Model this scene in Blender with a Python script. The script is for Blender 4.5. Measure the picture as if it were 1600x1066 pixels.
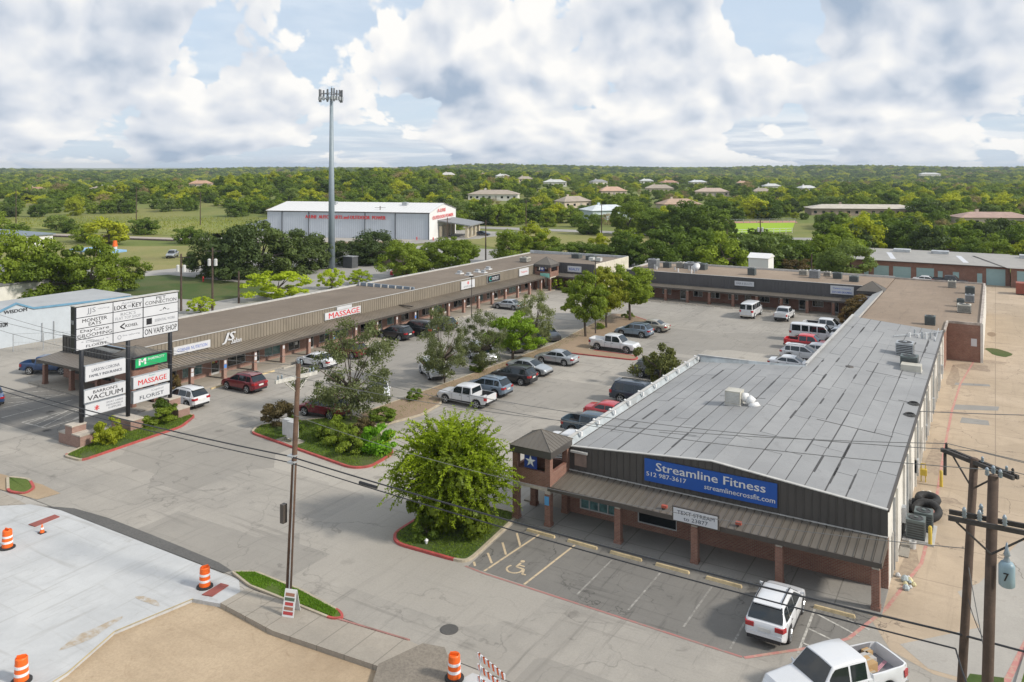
import bpy, math, random
import numpy as np
from mathutils import Vector, Matrix
random.seed(7)
for _o in list(bpy.data.objects):
    bpy.data.objects.remove(_o)
S = bpy.context.scene
COL = S.collection
R = math.radians

# ------------------------------------------------------------------ camera
cam = bpy.data.cameras.new('camera')
cam.lens = 28.395
cam.sensor_width = 36
cam.shift_y = -0.1706
cam.clip_start = 0.5
cam.clip_end = 20000
camo = bpy.data.objects.new('camera', cam)
COL.objects.link(camo)
camo.location = (0, 0, 21)
camo.rotation_euler = (R(90), 0, R(30.9))
S.camera = camo

# ------------------------------------------------------------------ exposure
S.view_settings.view_transform = 'Standard'
S.view_settings.look = 'None'
S.view_settings.exposure = 0.42
S.view_settings.gamma = 1
S.view_settings.use_curve_mapping = False

# ------------------------------------------------------------------ sun + sky
SUN_EL, SUN_AZ = R(36), math.atan2(0.16, 1.0)         # azimuth from +X towards +Y
sd = Vector((math.cos(SUN_AZ) * math.cos(SUN_EL), math.sin(SUN_AZ) * math.cos(SUN_EL), math.sin(SUN_EL)))
sun = bpy.data.lights.new('sun', 'SUN')
sun.energy = 3.0
sun.angle = R(6.0)
sun.color = (1.0, 0.935, 0.83)
suno = bpy.data.objects.new('sun', sun)
COL.objects.link(suno)
suno.rotation_euler = sd.to_track_quat('Z', 'Y').to_euler()

W = bpy.data.worlds.new('World')
S.world = W
W.use_nodes = True
nt = W.node_tree
nt.nodes.clear()


def wn(t, **k):
    n = nt.nodes.new(t)
    for a, b in k.items():
        setattr(n, a, b)
    return n


def wl(a, b):
    nt.links.new(a, b)


def wmath(op, a, b=None, c=None, clamp=False):
    n = wn('ShaderNodeMath', operation=op)
    n.use_clamp = clamp
    for i, v in enumerate((a, b, c)):
        if v is None:
            continue
        if isinstance(v, (int, float)):
            n.inputs[i].default_value = v
        else:
            wl(v, n.inputs[i])
    return n.outputs[0]


tc = wn('ShaderNodeTexCoord')
sep = wn('ShaderNodeSeparateXYZ')
wl(tc.outputs['Generated'], sep.inputs[0])
zc = wmath('MAXIMUM', sep.outputs[2], 0.0)
zl = wmath('MULTIPLY', wmath('LOGARITHM', wmath('ADD', zc, 0.07), math.e), 1.0)


def cloud_vec(dx, dy, dz, sx):
    c = wn('ShaderNodeCombineXYZ')
    wl(wmath('MULTIPLY_ADD', sep.outputs[0], sx, dx), c.inputs[0])
    wl(wmath('MULTIPLY_ADD', sep.outputs[1], sx, dy), c.inputs[1])
    wl(wmath('ADD', zl, dz), c.inputs[2])
    return c.outputs[0]


def fbm(vec, scale, detail=8, rough=0.52, lac=2.1, dist=0.0):
    n = wn('ShaderNodeTexNoise')
    n.inputs['Scale'].default_value = scale
    n.inputs['Detail'].default_value = detail
    n.inputs['Roughness'].default_value = rough
    n.inputs['Lacunarity'].default_value = lac
    n.inputs['Distortion'].default_value = dist
    wl(vec, n.inputs['Vector'])
    return n.outputs['Fac']


def blob(px, py, sig, amp):
    """a seamless soft bump of cloud cover about one direction of the sky"""
    l, u = (px - 800) / 1262, (260 - py) / 1262
    a = R(30.9)
    v = Vector((math.cos(a) * l - math.sin(a), math.sin(a) * l + math.cos(a), u)).normalized()
    d = wn('ShaderNodeVectorMath', operation='DISTANCE')
    wl(tc.outputs['Generated'], d.inputs[0])
    d.inputs[1].default_value = v
    q = wmath('POWER', wmath('DIVIDE', d.outputs['Value'], sig), 2.0)
    return wmath('MULTIPLY', wmath('EXPONENT', wmath('MULTIPLY', q, -1.0)), amp)


SX = 4.6


def voro(vec, scale):
    n = wn('ShaderNodeTexVoronoi', feature='F1')
    n.inputs['Scale'].default_value = scale
    wl(vec, n.inputs['Vector'])
    return wmath('POWER', n.outputs['Distance'], 2.0)


def cumulus(dx, dy, dz, octs):
    """billowing cloud density: broad masses crowned with ever smaller round puffs"""
    v0 = cloud_vec(1.7 + dx, 0.3 + dy, dz, SX)
    wob = wn('ShaderNodeTexNoise')
    wob.inputs['Scale'].default_value = 3.0
    wob.inputs['Detail'].default_value = 4
    wl(v0, wob.inputs['Vector'])
    sc = wn('ShaderNodeVectorMath', operation='SCALE')
    wl(wob.outputs['Color'], sc.inputs[0]); sc.inputs['Scale'].default_value = 0.30
    ad = wn('ShaderNodeVectorMath', operation='ADD')
    wl(v0, ad.inputs[0]); wl(sc.outputs[0], ad.inputs[1])
    v = ad.outputs[0]
    d = fbm(v0, 1.35, 3, 0.5, 2.1, 0.1)
    part = None
    for k, (scale, amp) in enumerate(((2.4, 0.18), (5.3, 0.085), (11.5, 0.050), (25.0, 0.028))[:octs]):
        d = wmath('ADD', d, wmath('MULTIPLY', wmath('SUBTRACT', 0.30, voro(v, scale)), amp))
        if k == 2:
            part = d
    return d, part or d


base, soft = cumulus(0, 0, 0, 4)
lit = cumulus(0.060, 0.042, 0.125, 2)[0]
cov = base
for args in ((60, 60, 0.14, 0.10), (170, 120, 0.08, 0.08), (640, 60, 0.06, 0.10), (800, 120, 0.14, 0.13), (1050, 110, 0.11, 0.12), (1330, 120, 0.12, 0.12),
             (1500, 60, 0.14, 0.12), (400, 130, 0.05, 0.10), (300, 20, 0.09, -0.08), (470, 30, 0.08, -0.14), (480, 120, 0.03, -0.08), (1170, 20, 0.05, -0.18), (1240, 55, 0.04, -0.10)):
    cov = wmath('ADD', cov, blob(*args))
mask = wn('ShaderNodeMapRange', interpolation_type='SMOOTHSTEP')
wl(cov, mask.inputs[0])
mask.inputs[1].default_value = 0.487
mask.inputs[2].default_value = 0.518
shade = wmath('SUBTRACT', soft, lit)
thick = wmath('MULTIPLY', wmath('SUBTRACT', cov, 0.50), 1.15)
sh = wmath('SUBTRACT', wmath('MULTIPLY_ADD', shade, 2.8, 0.73), thick)
ramp = wn('ShaderNodeValToRGB')
wl(sh, ramp.inputs[0])
ramp.color_ramp.elements[0].position = 0.16
ramp.color_ramp.elements[0].color = (0.30, 0.37, 0.47, 1)
ramp.color_ramp.elements[1].position = 0.85
ramp.color_ramp.elements[1].color = (0.76, 0.75, 0.73, 1)
e = ramp.color_ramp.elements.new(0.5)
e.color = (0.55, 0.58, 0.63, 1)
# thin layer clouds low down
strat = fbm(cloud_vec(5.1, 2.2, 0.0, 1.2), 3.2, 7, 0.55, 2.1, 0.3)
lowm = wn('ShaderNodeMapRange', interpolation_type='SMOOTHSTEP')
wl(zc, lowm.inputs[0])
lowm.inputs[1].default_value = 0.0
lowm.inputs[2].default_value = 0.13
lowm.inputs[3].default_value = 1.0
lowm.inputs[4].default_value = 0.25
sm = wn('ShaderNodeMapRange', interpolation_type='SMOOTHSTEP')
wl(strat, sm.inputs[0])
sm.inputs[1].default_value = 0.40
sm.inputs[2].default_value = 0.60
stratm = wmath('MULTIPLY', wmath('MULTIPLY', sm.outputs[0], lowm.outputs[0]), 0.85)

sky = wn('ShaderNodeTexSky')
sky.sky_type = 'NISHITA'
sky.sun_disc = False
sky.sun_elevation = SUN_EL
sky.sun_rotation = math.pi / 2 - SUN_AZ
sky.air_density = 1.0
sky.dust_density = 1.0
sky.ozone_density = 2.0
bg = wn('ShaderNodeBackground')
wl(sky.outputs[0], bg.inputs[0])
bg.inputs[1].default_value = 0.085
bgs = wn('ShaderNodeBackground')       # high thin veil that whitens the blue
bgs.inputs[0].default_value = (0.52, 0.61, 0.72, 1)
bgs.inputs[1].default_value = 1.0
strat2 = fbm(cloud_vec(5.13, 2.2, 0.05, 1.2), 3.2, 7, 0.55, 2.1, 0.3)
rl = wn('ShaderNodeValToRGB')
wl(wmath('MULTIPLY_ADD', wmath('SUBTRACT', strat, strat2), 5.0, 0.5), rl.inputs[0])
rl.color_ramp.elements[0].position = 0.2
rl.color_ramp.elements[0].color = (0.40, 0.46, 0.55, 1)
rl.color_ramp.elements[1].position = 0.8
rl.color_ramp.elements[1].color = (0.70, 0.71, 0.72, 1)
bgl = wn('ShaderNodeBackground')
wl(rl.outputs[0], bgl.inputs[0])
bgc = wn('ShaderNodeBackground')
wl(ramp.outputs[0], bgc.inputs[0])
mx0 = wn('ShaderNodeMixShader')
mx0.inputs[0].default_value = 0.78
wl(bg.outputs[0], mx0.inputs[1]); wl(bgs.outputs[0], mx0.inputs[2])
mx1 = wn('ShaderNodeMixShader')
wl(stratm, mx1.inputs[0]); wl(mx0.outputs[0], mx1.inputs[1]); wl(bgl.outputs[0], mx1.inputs[2])
mx2 = wn('ShaderNodeMixShader')
wl(mask.outputs[0], mx2.inputs[0]); wl(mx1.outputs[0], mx2.inputs[1]); wl(bgc.outputs[0], mx2.inputs[2])
wo = wn('ShaderNodeOutputWorld')
wl(mx2.outputs[0], wo.inputs[0])
W.cycles.sampling_method = 'MANUAL'
W.cycles.sample_map_resolution = 512

# ------------------------------------------------------------------ materials
MATS = {}


class NB:
    def __init__(self, name):
        self.m = bpy.data.materials.new(name)
        self.m.use_nodes = True
        self.t = self.m.node_tree
        self.t.nodes.clear()
        self.out = self.n('ShaderNodeOutputMaterial')
        self.p = self.n('ShaderNodeBsdfPrincipled')
        self.t.links.new(self.p.outputs[0], self.out.inputs[0])

    def n(self, t, **k):
        n = self.t.nodes.new(t)
        for a, b in k.items():
            setattr(n, a, b)
        return n

    def l(self, a, b):
        self.t.links.new(a, b)

    def math(self, op, a, b=None, clamp=False):
        n = self.n('ShaderNodeMath', operation=op)
        n.use_clamp = clamp
        for i, v in enumerate((a, b)):
            if v is None:
                continue
            if isinstance(v, (int, float)):
                n.inputs[i].default_value = v
            else:
                self.l(v, n.inputs[i])
        return n.outputs[0]

    def pos(self, scale=(1, 1, 1), obj=False, rot=0):
        c = self.n('ShaderNodeTexCoord') if obj else self.n('ShaderNodeNewGeometry')
        mp = self.n('ShaderNodeMapping')
        self.l(c.outputs['Object' if obj else 'Position'], mp.inputs[0])
        mp.inputs['Scale'].default_value = scale
        mp.inputs['Rotation'].default_value = (0, 0, rot)
        return mp.outputs[0]

    def noise(self, vec, scale, detail=6, rough=0.6, dist=0.0):
        n = self.n('ShaderNodeTexNoise')
        n.inputs['Scale'].default_value = scale
        n.inputs['Detail'].default_value = detail
        n.inputs['Roughness'].default_value = rough
        n.inputs['Distortion'].default_value = dist
        self.l(vec, n.inputs['Vector'])
        return n.outputs['Fac']

    def step(self, v, a, b, to0=0.0, to1=1.0):
        n = self.n('ShaderNodeMapRange')
        self.l(v, n.inputs[0])
        for i, x in enumerate((a, b, to0, to1)):
            n.inputs[i + 1].default_value = x
        return n.outputs[0]

    def mix(self, f, a, b, mode='MIX'):
        n = self.n('ShaderNodeMix', data_type='RGBA', blend_type=mode)
        for sock, v in ((n.inputs[0], f), (n.inputs[6], a), (n.inputs[7], b)):
            if isinstance(v, (int, float)):
                sock.default_value = v
            elif isinstance(v, tuple):
                sock.default_value = (*v[:3], 1)
            else:
                self.l(v, sock)
        return n.outputs[2]

    def bump(self, h, strength=0.3, dist=0.02):
        b = self.n('ShaderNodeBump')
        b.inputs['Strength'].default_value = strength
        b.inputs['Distance'].default_value = dist
        self.l(h, b.inputs['Height'])
        self.l(b.outputs[0], self.p.inputs['Normal'])


def c3(h, k=1.0):
    return tuple(v * k for v in h)


def mat(name, col, rough=0.6, metal=0.0, var=0.12, scale=1.5, fine=0.0, bump=0.0, coat=0.0, spec=0.5, rnd=0.0, dirt=0.0, obj=False):
    """painted / plain surface with soft wear, grain and optional dirt"""
    if name in MATS:
        return MATS[name]
    b = NB(name)
    v = b.pos(obj=obj)
    n1 = b.noise(v, scale, 5, 0.6)
    c = b.mix(b.step(n1, 0.3, 0.7), c3(col, 1 - var), c3(col, 1 + var))
    if fine:
        n2 = b.noise(v, 18, 3, 0.7)
        c = b.mix(b.math('MULTIPLY', b.step(n2, 0.35, 0.65), fine), c, c3(col, 0.55))
    if dirt:
        n3 = b.noise(v, 0.7, 6, 0.65, 0.6)
        c = b.mix(b.math('MULTIPLY', b.step(n3, 0.5, 0.68), dirt), c, (0.10, 0.085, 0.07))
    if rnd:
        oi = b.n('ShaderNodeObjectInfo')
        c = b.mix(b.math('MULTIPLY', oi.outputs['Random'], rnd), c, c3(col, 0.45))
    b.l(c, b.p.inputs['Base Color'])
    b.p.inputs['Roughness'].default_value = rough
    b.p.inputs['Metallic'].default_value = metal
    b.p.inputs['Coat Weight'].default_value = coat
    b.p.inputs['Coat Roughness'].default_value = 0.05
    b.p.inputs['Specular IOR Level'].default_value = spec
    if bump:
        b.bump(b.noise(v, 25, 4, 0.7), bump, 0.02)
    MATS[name] = b.m
    return b.m


def ground_mat(name, col, col2, stain, stain_amt=0.5, crack=0.5, tone=1.0, grit=0.25, tyre=0.0, joints=None, patch=0.0, crack_scale=0.11, oil=0.0):
    """weathered paving: large tonal drift, blotches, cracks, aggregate grain, tyre wear, oil, saw joints"""
    b = NB(name)
    v = b.pos()
    big = b.noise(v, 0.045, 6, 0.6, 0.8)
    c = b.mix(b.step(big, 0.34, 0.66), col, col2)
    med = b.noise(v, 0.32, 7, 0.68, 0.4)
    c = b.mix(b.math('MULTIPLY', b.step(med, 0.38, 0.72), 0.42), c, c3(col, 0.66))
    st = b.noise(v, 0.85, 6, 0.7, 1.2)
    c = b.mix(b.math('MULTIPLY', b.step(st, 0.60, 0.74), stain_amt), c, stain)
    lt = b.noise(b.pos((1, 1, 1), rot=0.7), 0.21, 5, 0.6, 1.5)
    c = b.mix(b.math('MULTIPLY', b.step(lt, 0.58, 0.75), 0.28), c, c3(col2, 1.25))
    if tyre:
        ty = b.noise(b.pos((2.6, 0.16, 1), rot=0.35), 0.9, 6, 0.65, 0.8)
        c = b.mix(b.math('MULTIPLY', b.step(ty, 0.55, 0.75), tyre), c, c3(stain, 0.9))
        ty2 = b.noise(b.pos((0.13, 2.2, 1), rot=0.12), 0.8, 6, 0.65, 0.5)
        c = b.mix(b.math('MULTIPLY', b.step(ty2, 0.56, 0.76), tyre), c, c3(stain, 0.9))
    if patch:
        vo = b.n('ShaderNodeTexVoronoi', distance='CHEBYCHEV')
        vo.inputs['Scale'].default_value = 0.085
        b.l(v, vo.inputs['Vector'])
        sp = b.n('ShaderNodeSeparateColor')
        b.l(vo.outputs['Color'], sp.inputs[0])
        c = b.mix(b.math('MULTIPLY', b.step(sp.outputs[0], 0.66, 0.68), patch), c, c3(col, 0.74))
        c = b.mix(b.math('MULTIPLY', b.step(sp.outputs[1], 0.80, 0.82), patch * 0.7), c, c3(col2, 1.22))
    gr = b.noise(v, 9.0, 4, 0.8)
    c = b.mix(b.math('MULTIPLY', b.step(gr, 0.4, 0.7), grit), c, c3(col, 0.55))
    # cracks
    if crack:
        wv = b.n('ShaderNodeVectorMath', operation='ADD')
        nn = b.n('ShaderNodeTexNoise')
        nn.inputs['Scale'].default_value = 0.55
        nn.inputs['Detail'].default_value = 6
        b.l(v, nn.inputs['Vector'])
        sc = b.n('ShaderNodeVectorMath', operation='SCALE')
        b.l(nn.outputs['Color'], sc.inputs[0])
        sc.inputs['Scale'].default_value = 3.2
        b.l(v, wv.inputs[0]); b.l(sc.outputs[0], wv.inputs[1])
        vo = b.n('ShaderNodeTexVoronoi', feature='DISTANCE_TO_EDGE')
        vo.inputs['Scale'].default_value = crack_scale
        b.l(wv.outputs[0], vo.inputs['Vector'])
        ck = b.step(vo.outputs['Distance'], 0.0, 0.0075, 1.0, 0.0)
        gate = b.step(b.noise(v, 0.13, 4, 0.6), 0.40, 0.56)
        c = b.mix(b.math('MULTIPLY', b.math('MULTIPLY', ck, gate), crack), c, c3(stain, 0.6))
    if oil:
        vo = b.n('ShaderNodeTexVoronoi')
        vo.inputs['Scale'].default_value = 0.42
        b.l(v, vo.inputs['Vector'])
        wob = b.math('ADD', vo.outputs['Distance'], b.math('MULTIPLY', b.noise(v, 3.5, 4, .7), 0.35))
        sp2 = b.n('ShaderNodeSeparateColor'); b.l(vo.outputs['Color'], sp2.inputs[0])
        spot = b.math('MULTIPLY', b.step(wob, 0.26, 0.36, 1.0, 0.0), b.step(sp2.outputs[0], 0.45, 0.75))
        c = b.mix(b.math('MULTIPLY', spot, oil), c, c3(stain, 0.5))
    h = gr
    if joints:
        jx, jy = joints
        br = b.n('ShaderNodeTexBrick')
        br.offset = 0.0
        br.inputs['Scale'].default_value = 1.0
        br.inputs['Brick Width'].default_value = jx
        br.inputs['Row Height'].default_value = jy
        br.inputs['Mortar Size'].default_value = 0.03
        b.l(v, br.inputs['Vector'])
        c = b.mix(b.math('MULTIPLY', br.outputs['Fac'], 0.6), c, c3(stain, 0.9))
    b.l(c, b.p.inputs['Base Color'])
    b.p.inputs['Roughness'].default_value = 0.85
    b.p.inputs['Specular IOR Level'].default_value = 0.3
    b.bump(h, 0.35, 0.02)
    MATS[name] = b.m
    return b.m


def brick_mat(name, c1, c2, mortar, flat='x', soldier=False):
    b = NB(name)
    g = b.n('ShaderNodeNewGeometry')
    s = b.n('ShaderNodeSeparateXYZ')
    b.l(g.outputs['Position'], s.inputs[0])
    comb = b.n('ShaderNodeCombineXYZ')
    b.l(b.math('ADD', s.outputs[0], s.outputs[1]), comb.inputs[0])
    b.l(s.outputs[2], comb.inputs[1])
    br = b.n('ShaderNodeTexBrick')
    br.inputs['Scale'].default_value = 1.0
    br.inputs['Brick Width'].default_value = 0.22
    br.inputs['Row Height'].default_value = 0.075
    br.inputs['Mortar Size'].default_value = 0.011
    br.inputs['Color1'].default_value = (*c1, 1)
    br.inputs['Color2'].default_value = (*c2, 1)
    br.inputs['Mortar'].default_value = (*mortar, 1)
    br.inputs['Bias'].default_value = -0.1
    b.l(comb.outputs[0], br.inputs['Vector'])
    n1 = b.noise(g.outputs['Position'], 1.3, 6, 0.7)
    c = b.mix(b.math('MULTIPLY', b.step(n1, 0.4, 0.7), 0.4), br.outputs['Color'], c3(c1, 0.6))
    b.l(c, b.p.inputs['Base Color'])
    b.p.inputs['Roughness'].default_value = 0.85
    b.bump(b.math('SUBTRACT', 1.0, br.outputs['Fac']), 0.5, 0.012)
    MATS[name] = b.m
    return b.m


def leaf_mat(name, dark, light, tip=None, trans=0.35):
    dark, light = (dark[0] * 1.3, dark[1] * 1.25, dark[2] * .9), (light[0] * 1.72, light[1] * 1.62, light[2] * .95)
    b = NB(name)
    b.t.nodes.remove(b.p)
    v = b.pos(obj=True)
    oi = b.n('ShaderNodeObjectInfo')
    n1 = b.noise(v, 0.9, 3, 0.6)
    n2 = b.noise(v, 7.0, 2, 0.6)
    f = b.math('ADD', b.math('MULTIPLY', b.step(n1, 0.3, 0.7), 0.45), b.math('MULTIPLY', b.step(n2, 0.3, 0.7), 0.2))
    f = b.math('ADD', b.math('MULTIPLY', f, 0.75), b.math('MULTIPLY', oi.outputs['Random'], 0.6), True)
    c = b.mix(f, dark, light)
    d = b.n('ShaderNodeBsdfDiffuse')
    t = b.n('ShaderNodeBsdfTranslucent')
    g = b.n('ShaderNodeBsdfGlossy')
    g.inputs['Roughness'].default_value = 0.5
    g.inputs['Color'].default_value = (0.35, 0.4, 0.4, 1)
    b.l(c, d.inputs[0])
    b.l(b.mix(0.35, c, tuple(x * k for x, k in zip(light, (1.5, 1.6, 0.6)))), t.inputs[0])
    m = b.n('ShaderNodeMixShader'); m.inputs[0].default_value = trans
    b.l(d.outputs[0], m.inputs[1]); b.l(t.outputs[0], m.inputs[2])
    m2 = b.n('ShaderNodeMixShader'); m2.inputs[0].default_value = 0.03
    b.l(m.outputs[0], m2.inputs[1]); b.l(g.outputs[0], m2.inputs[2])
    b.l(m2.outputs[0], b.out.inputs[0])
    MATS[name] = b.m
    return b.m


def glass_mat(name, col=(0.012, 0.017, 0.02), rough=0.04):
    b = NB(name)
    b.p.inputs['Base Color'].default_value = (*col, 1)
    b.p.inputs['Roughness'].default_value = rough
    b.p.inputs['Specular IOR Level'].default_value = 0.8
    MATS[name] = b.m
    return b.m


# ------------------------------------------------------------------ mesh helpers
class MB:
    def __init__(s):
        s.v = []; s.f = []; s.mi = []

    def add(s, vs, fs, mi=0):
        o = len(s.v)
        s.v += [tuple(p) for p in vs]
        s.f += [tuple(i + o for i in f) for f in fs]
        s.mi += [mi] * len(fs)
        return s

    def box(s, x0, x1, y0, y1, z0, z1, mi=0):
        v = [(x0, y0, z0), (x1, y0, z0), (x1, y1, z0), (x0, y1, z0), (x0, y0, z1), (x1, y0, z1), (x1, y1, z1), (x0, y1, z1)]
        return s.add(v, [(0, 3, 2, 1), (4, 5, 6, 7), (0, 1, 5, 4), (1, 2, 6, 5), (2, 3, 7, 6), (3, 0, 4, 7)], mi)

    def hexa(s, pts, mi=0):
        return s.add(pts, [(0, 3, 2, 1), (4, 5, 6, 7), (0, 1, 5, 4), (1, 2, 6, 5), (2, 3, 7, 6), (3, 0, 4, 7)], mi)

    def tube(s, p0, p1, r0, r1=None, n=8, cap=True, mi=0):
        p0, p1 = Vector(p0), Vector(p1)
        r1 = r0 if r1 is None else r1
        d = (p1 - p0).normalized()
        a = d.orthogonal().normalized(); b = d.cross(a)
        vs = []
        for p, r in ((p0, r0), (p1, r1)):
            for i in range(n):
                t = 2 * math.pi * i / n
                vs.append(p + a * (r * math.cos(t)) + b * (r * math.sin(t)))
        fs = [(i, (i + 1) % n, n + (i + 1) % n, n + i) for i in range(n)]
        if cap:
            fs += [tuple(range(n - 1, -1, -1)), tuple(range(n, 2 * n))]
        return s.add(vs, fs, mi)

    def path(s, pts, r, n=6, mi=0):
        for i in range(len(pts) - 1):
            r0 = r[i] if isinstance(r, (list, tuple)) else r
            r1 = r[i + 1] if isinstance(r, (list, tuple)) else r
            s.tube(pts[i], pts[i + 1], r0, r1, n, True, mi)
        return s

    def prism(s, poly, z0, z1, mi=0):
        n = len(poly)
        a = sum(poly[i][0] * poly[(i + 1) % n][1] - poly[(i + 1) % n][0] * poly[i][1] for i in range(n))
        if a < 0:
            poly = poly[::-1]
        vs = [(x, y, z0) for x, y in poly] + [(x, y, z1) for x, y in poly]
        fs = [tuple(range(n - 1, -1, -1)), tuple(range(n, 2 * n))] + [(i, (i + 1) % n, n + (i + 1) % n, n + i) for i in range(n)]
        return s.add(vs, fs, mi)

    def sheet(s, poly, z, mi=0):
        n = len(poly)
        a = sum(poly[i][0] * poly[(i + 1) % n][1] - poly[(i + 1) % n][0] * poly[i][1] for i in range(n))
        if a < 0:
            poly = poly[::-1]
        return s.add([(x, y, z) for x, y in poly], [tuple(range(n))], mi)

    def stripe(s, pts, w, z, mi=0):
        for (x0, y0), (x1, y1) in zip(pts[:-1], pts[1:]):
            d = Vector((x1 - x0, y1 - y0)).normalized() * (w / 2)
            s.sheet([(x0 - d.y, y0 + d.x), (x0 + d.y, y0 - d.x), (x1 + d.y, y1 - d.x), (x1 - d.y, y1 + d.x)], z, mi)
        return s

    def lathe(s, prof, n=16, c=(0, 0, 0), mi=0):
        vs = []
        for r, z in prof:
            for i in range(n):
                t = 2 * math.pi * i / n
                vs.append((c[0] + r * math.cos(t), c[1] + r * math.sin(t), c[2] + z))
        fs = []
        for j in range(len(prof) - 1):
            for i in range(n):
                k = (i + 1) % n
                fs.append((j * n + i, j * n + k, (j + 1) * n + k, (j + 1) * n + i))
        fs.append(tuple(range((len(prof) - 1) * n, len(prof) * n)))
        return s.add(vs, fs, mi)

    def mesh(s, name, mats, origin=(0, 0, 0), smooth=False):
        me = bpy.data.meshes.new(name)
        o = origin
        me.from_pydata([(a - o[0], b - o[1], c - o[2]) for a, b, c in s.v], [], s.f)
        for m in (mats if isinstance(mats, (list, tuple)) else [mats]):
            me.materials.append(m)
        if any(s.mi):
            me.polygons.foreach_set('material_index', s.mi)
        if smooth:
            me.shade_smooth() if hasattr(me, 'shade_smooth') else me.polygons.foreach_set('use_smooth', [True] * len(me.polygons))
        me.update()
        return me

    def build(s, name, mats, parent=None, smooth=False, **props):
        """world coordinates in, ONE mesh object out; child of parent if given"""
        o = parent_origin(parent)
        ob = bpy.data.objects.new(name, s.mesh(name, mats, o, smooth))
        COL.objects.link(ob)
        if parent:
            ob.parent = parent
        for k, v in props.items():
            ob[k] = v
        return ob


def parent_origin(p):
    o = Vector((0, 0, 0))
    while p:
        o += p.location
        p = p.parent
    return o


def thing(name, label, cat, loc=(0, 0, 0), rz=0, group=None):
    o = bpy.data.objects.new(name, None)
    COL.objects.link(o)
    o.location = loc
    o.rotation_euler = (0, 0, rz)
    o.empty_display_size = 0.3
    tag(o, label, cat, group)
    return o


def tag(o, label, cat, group=None):
    o['label'] = label
    o['category'] = cat
    if group:
        o['group'] = group
    return o


def struct(name, mb, m, smooth=False):
    return mb.build(name, m, None, smooth, kind='structure')


def inst(name, me, parent=None, loc=(0, 0, 0), rot=(0, 0, 0), sc=1.0, m=None):
    o = bpy.data.objects.new(name, me)
    COL.objects.link(o)
    if parent:
        o.parent = parent
    o.location = loc
    o.rotation_euler = rot
    o.scale = (sc, sc, sc) if isinstance(sc, (int, float)) else sc
    if m:
        o.material_slots[0].link = 'OBJECT'
        o.material_slots[0].material = m
    return o


def text_mesh(txt, bold=0.0, shear=0.0, space=1.0):
    cu = bpy.data.curves.new('lettering', 'FONT')
    cu.body = txt
    cu.size = 1.0
    cu.offset = bold
    cu.shear = shear
    cu.space_character = space
    cu.extrude = 0.004
    cu.resolution_u = 2
    ob = bpy.data.objects.new('tmp', cu)
    me = bpy.data.meshes.new_from_object(ob)
    bpy.data.objects.remove(ob)
    bpy.data.curves.remove(cu)
    xs = [v.co.x for v in me.vertices]; ys = [v.co.y for v in me.vertices]
    return me, min(xs), max(xs), min(ys), max(ys)


def lettering(txt, m, parent, centre, udir, w, h, bold=0.0, shear=0.0, space=1.0, name='lettering'):
    """flat letters w x h metres, centred at a world point, running along udir, upright"""
    wide = min(.06, bold * 1.1) * h if bold > 0 else 0
    me, x0, x1, y0, y1 = text_mesh(txt, 0.0, shear, space)
    sx, sy = w / (x1 - x0), h / (y1 - y0)
    for v in me.vertices:
        v.co = ((v.co.x - (x0 + x1) / 2) * sx, (v.co.y - (y0 + y1) / 2) * sy, v.co.z)
    me.materials.append(m)
    o = bpy.data.objects.new(name, me)
    COL.objects.link(o)
    if wide:
        import bmesh
        bm = bmesh.new()
        for k, dx in enumerate((-wide, 0, wide)):
            me2 = me.copy(); me2.transform(Matrix.Translation((dx, 0, .0008 * k))); bm.from_mesh(me2); bpy.data.meshes.remove(me2)
        bm.to_mesh(me); bm.free()
    u = Vector(udir).normalized(); up = Vector((0, 0, 1)); nrm = u.cross(up)
    M = Matrix((u, up, nrm)).transposed().to_4x4()
    M.translation = Vector(centre) - (parent_origin(parent) if parent else Vector((0, 0, 0)))
    if parent:
        o.parent = parent
    o.matrix_local = M
    return o


def sstep(x, a, b):
    t = max(0.0, min(1.0, (x - a) / (b - a)))
    return t * t * (3 - 2 * t)
# ================================================================== GROUND
A0 = R(30.9)
FW = Vector((-math.sin(A0), math.cos(A0))); RT = Vector((math.cos(A0), math.sin(A0)))


def hill(x, y):
    """terrain height away from the flat site"""
    d = math.hypot(x, y)
    dep = FW.x * x + FW.y * y
    lat = RT.x * x + RT.y * y
    z = 0.0
    z += 11 * math.exp(-((lat + 110) / 150) ** 2) * sstep(dep, 300, 560) * (1 - 0.4 * sstep(dep, 700, 1300))
    z -= 3 * sstep(dep, 600, 1200) * (1 - sstep(dep, 1500, 2300))
    z += (3 + 9 * sstep(lat / max(dep, 1), -.45, -.1)) * sstep(dep, 1500, 2300)
    z += 3.5 * sstep(dep, 500, 900) * math.sin(lat / 140 + 1.0)
    z += 14 * sstep(d, 900, 2400) * (1 if dep < 0 else 0)
    return z


def base_z(x, y):
    d = math.hypot(x + 45, y - 60)
    return hill(x, y) - 0.04 - 0.5 * (1 - sstep(d, 62, 80))


rings = [0.0] + [8 * 1.105 ** i for i in range(71)]
NA = 180
vs = []; fs = []
cx, cy = -45.0, 60.0
for r in rings[1:]:
    for i in range(NA):
        t = 2 * math.pi * i / NA
        x, y = cx + r * math.cos(t), cy + r * math.sin(t)
        vs.append((x, y, base_z(x, y)))
for j in range(len(rings) - 2):
    for i in range(NA):
        k = (i + 1) % NA
        fs.append((j * NA + i, j * NA + k, (j + 1) * NA + k, (j + 1) * NA + i))
vs.append((cx, cy, base_z(cx, cy)))
fs += [(len(vs) - 1, i, (i + 1) % NA) for i in range(NA)]


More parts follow.
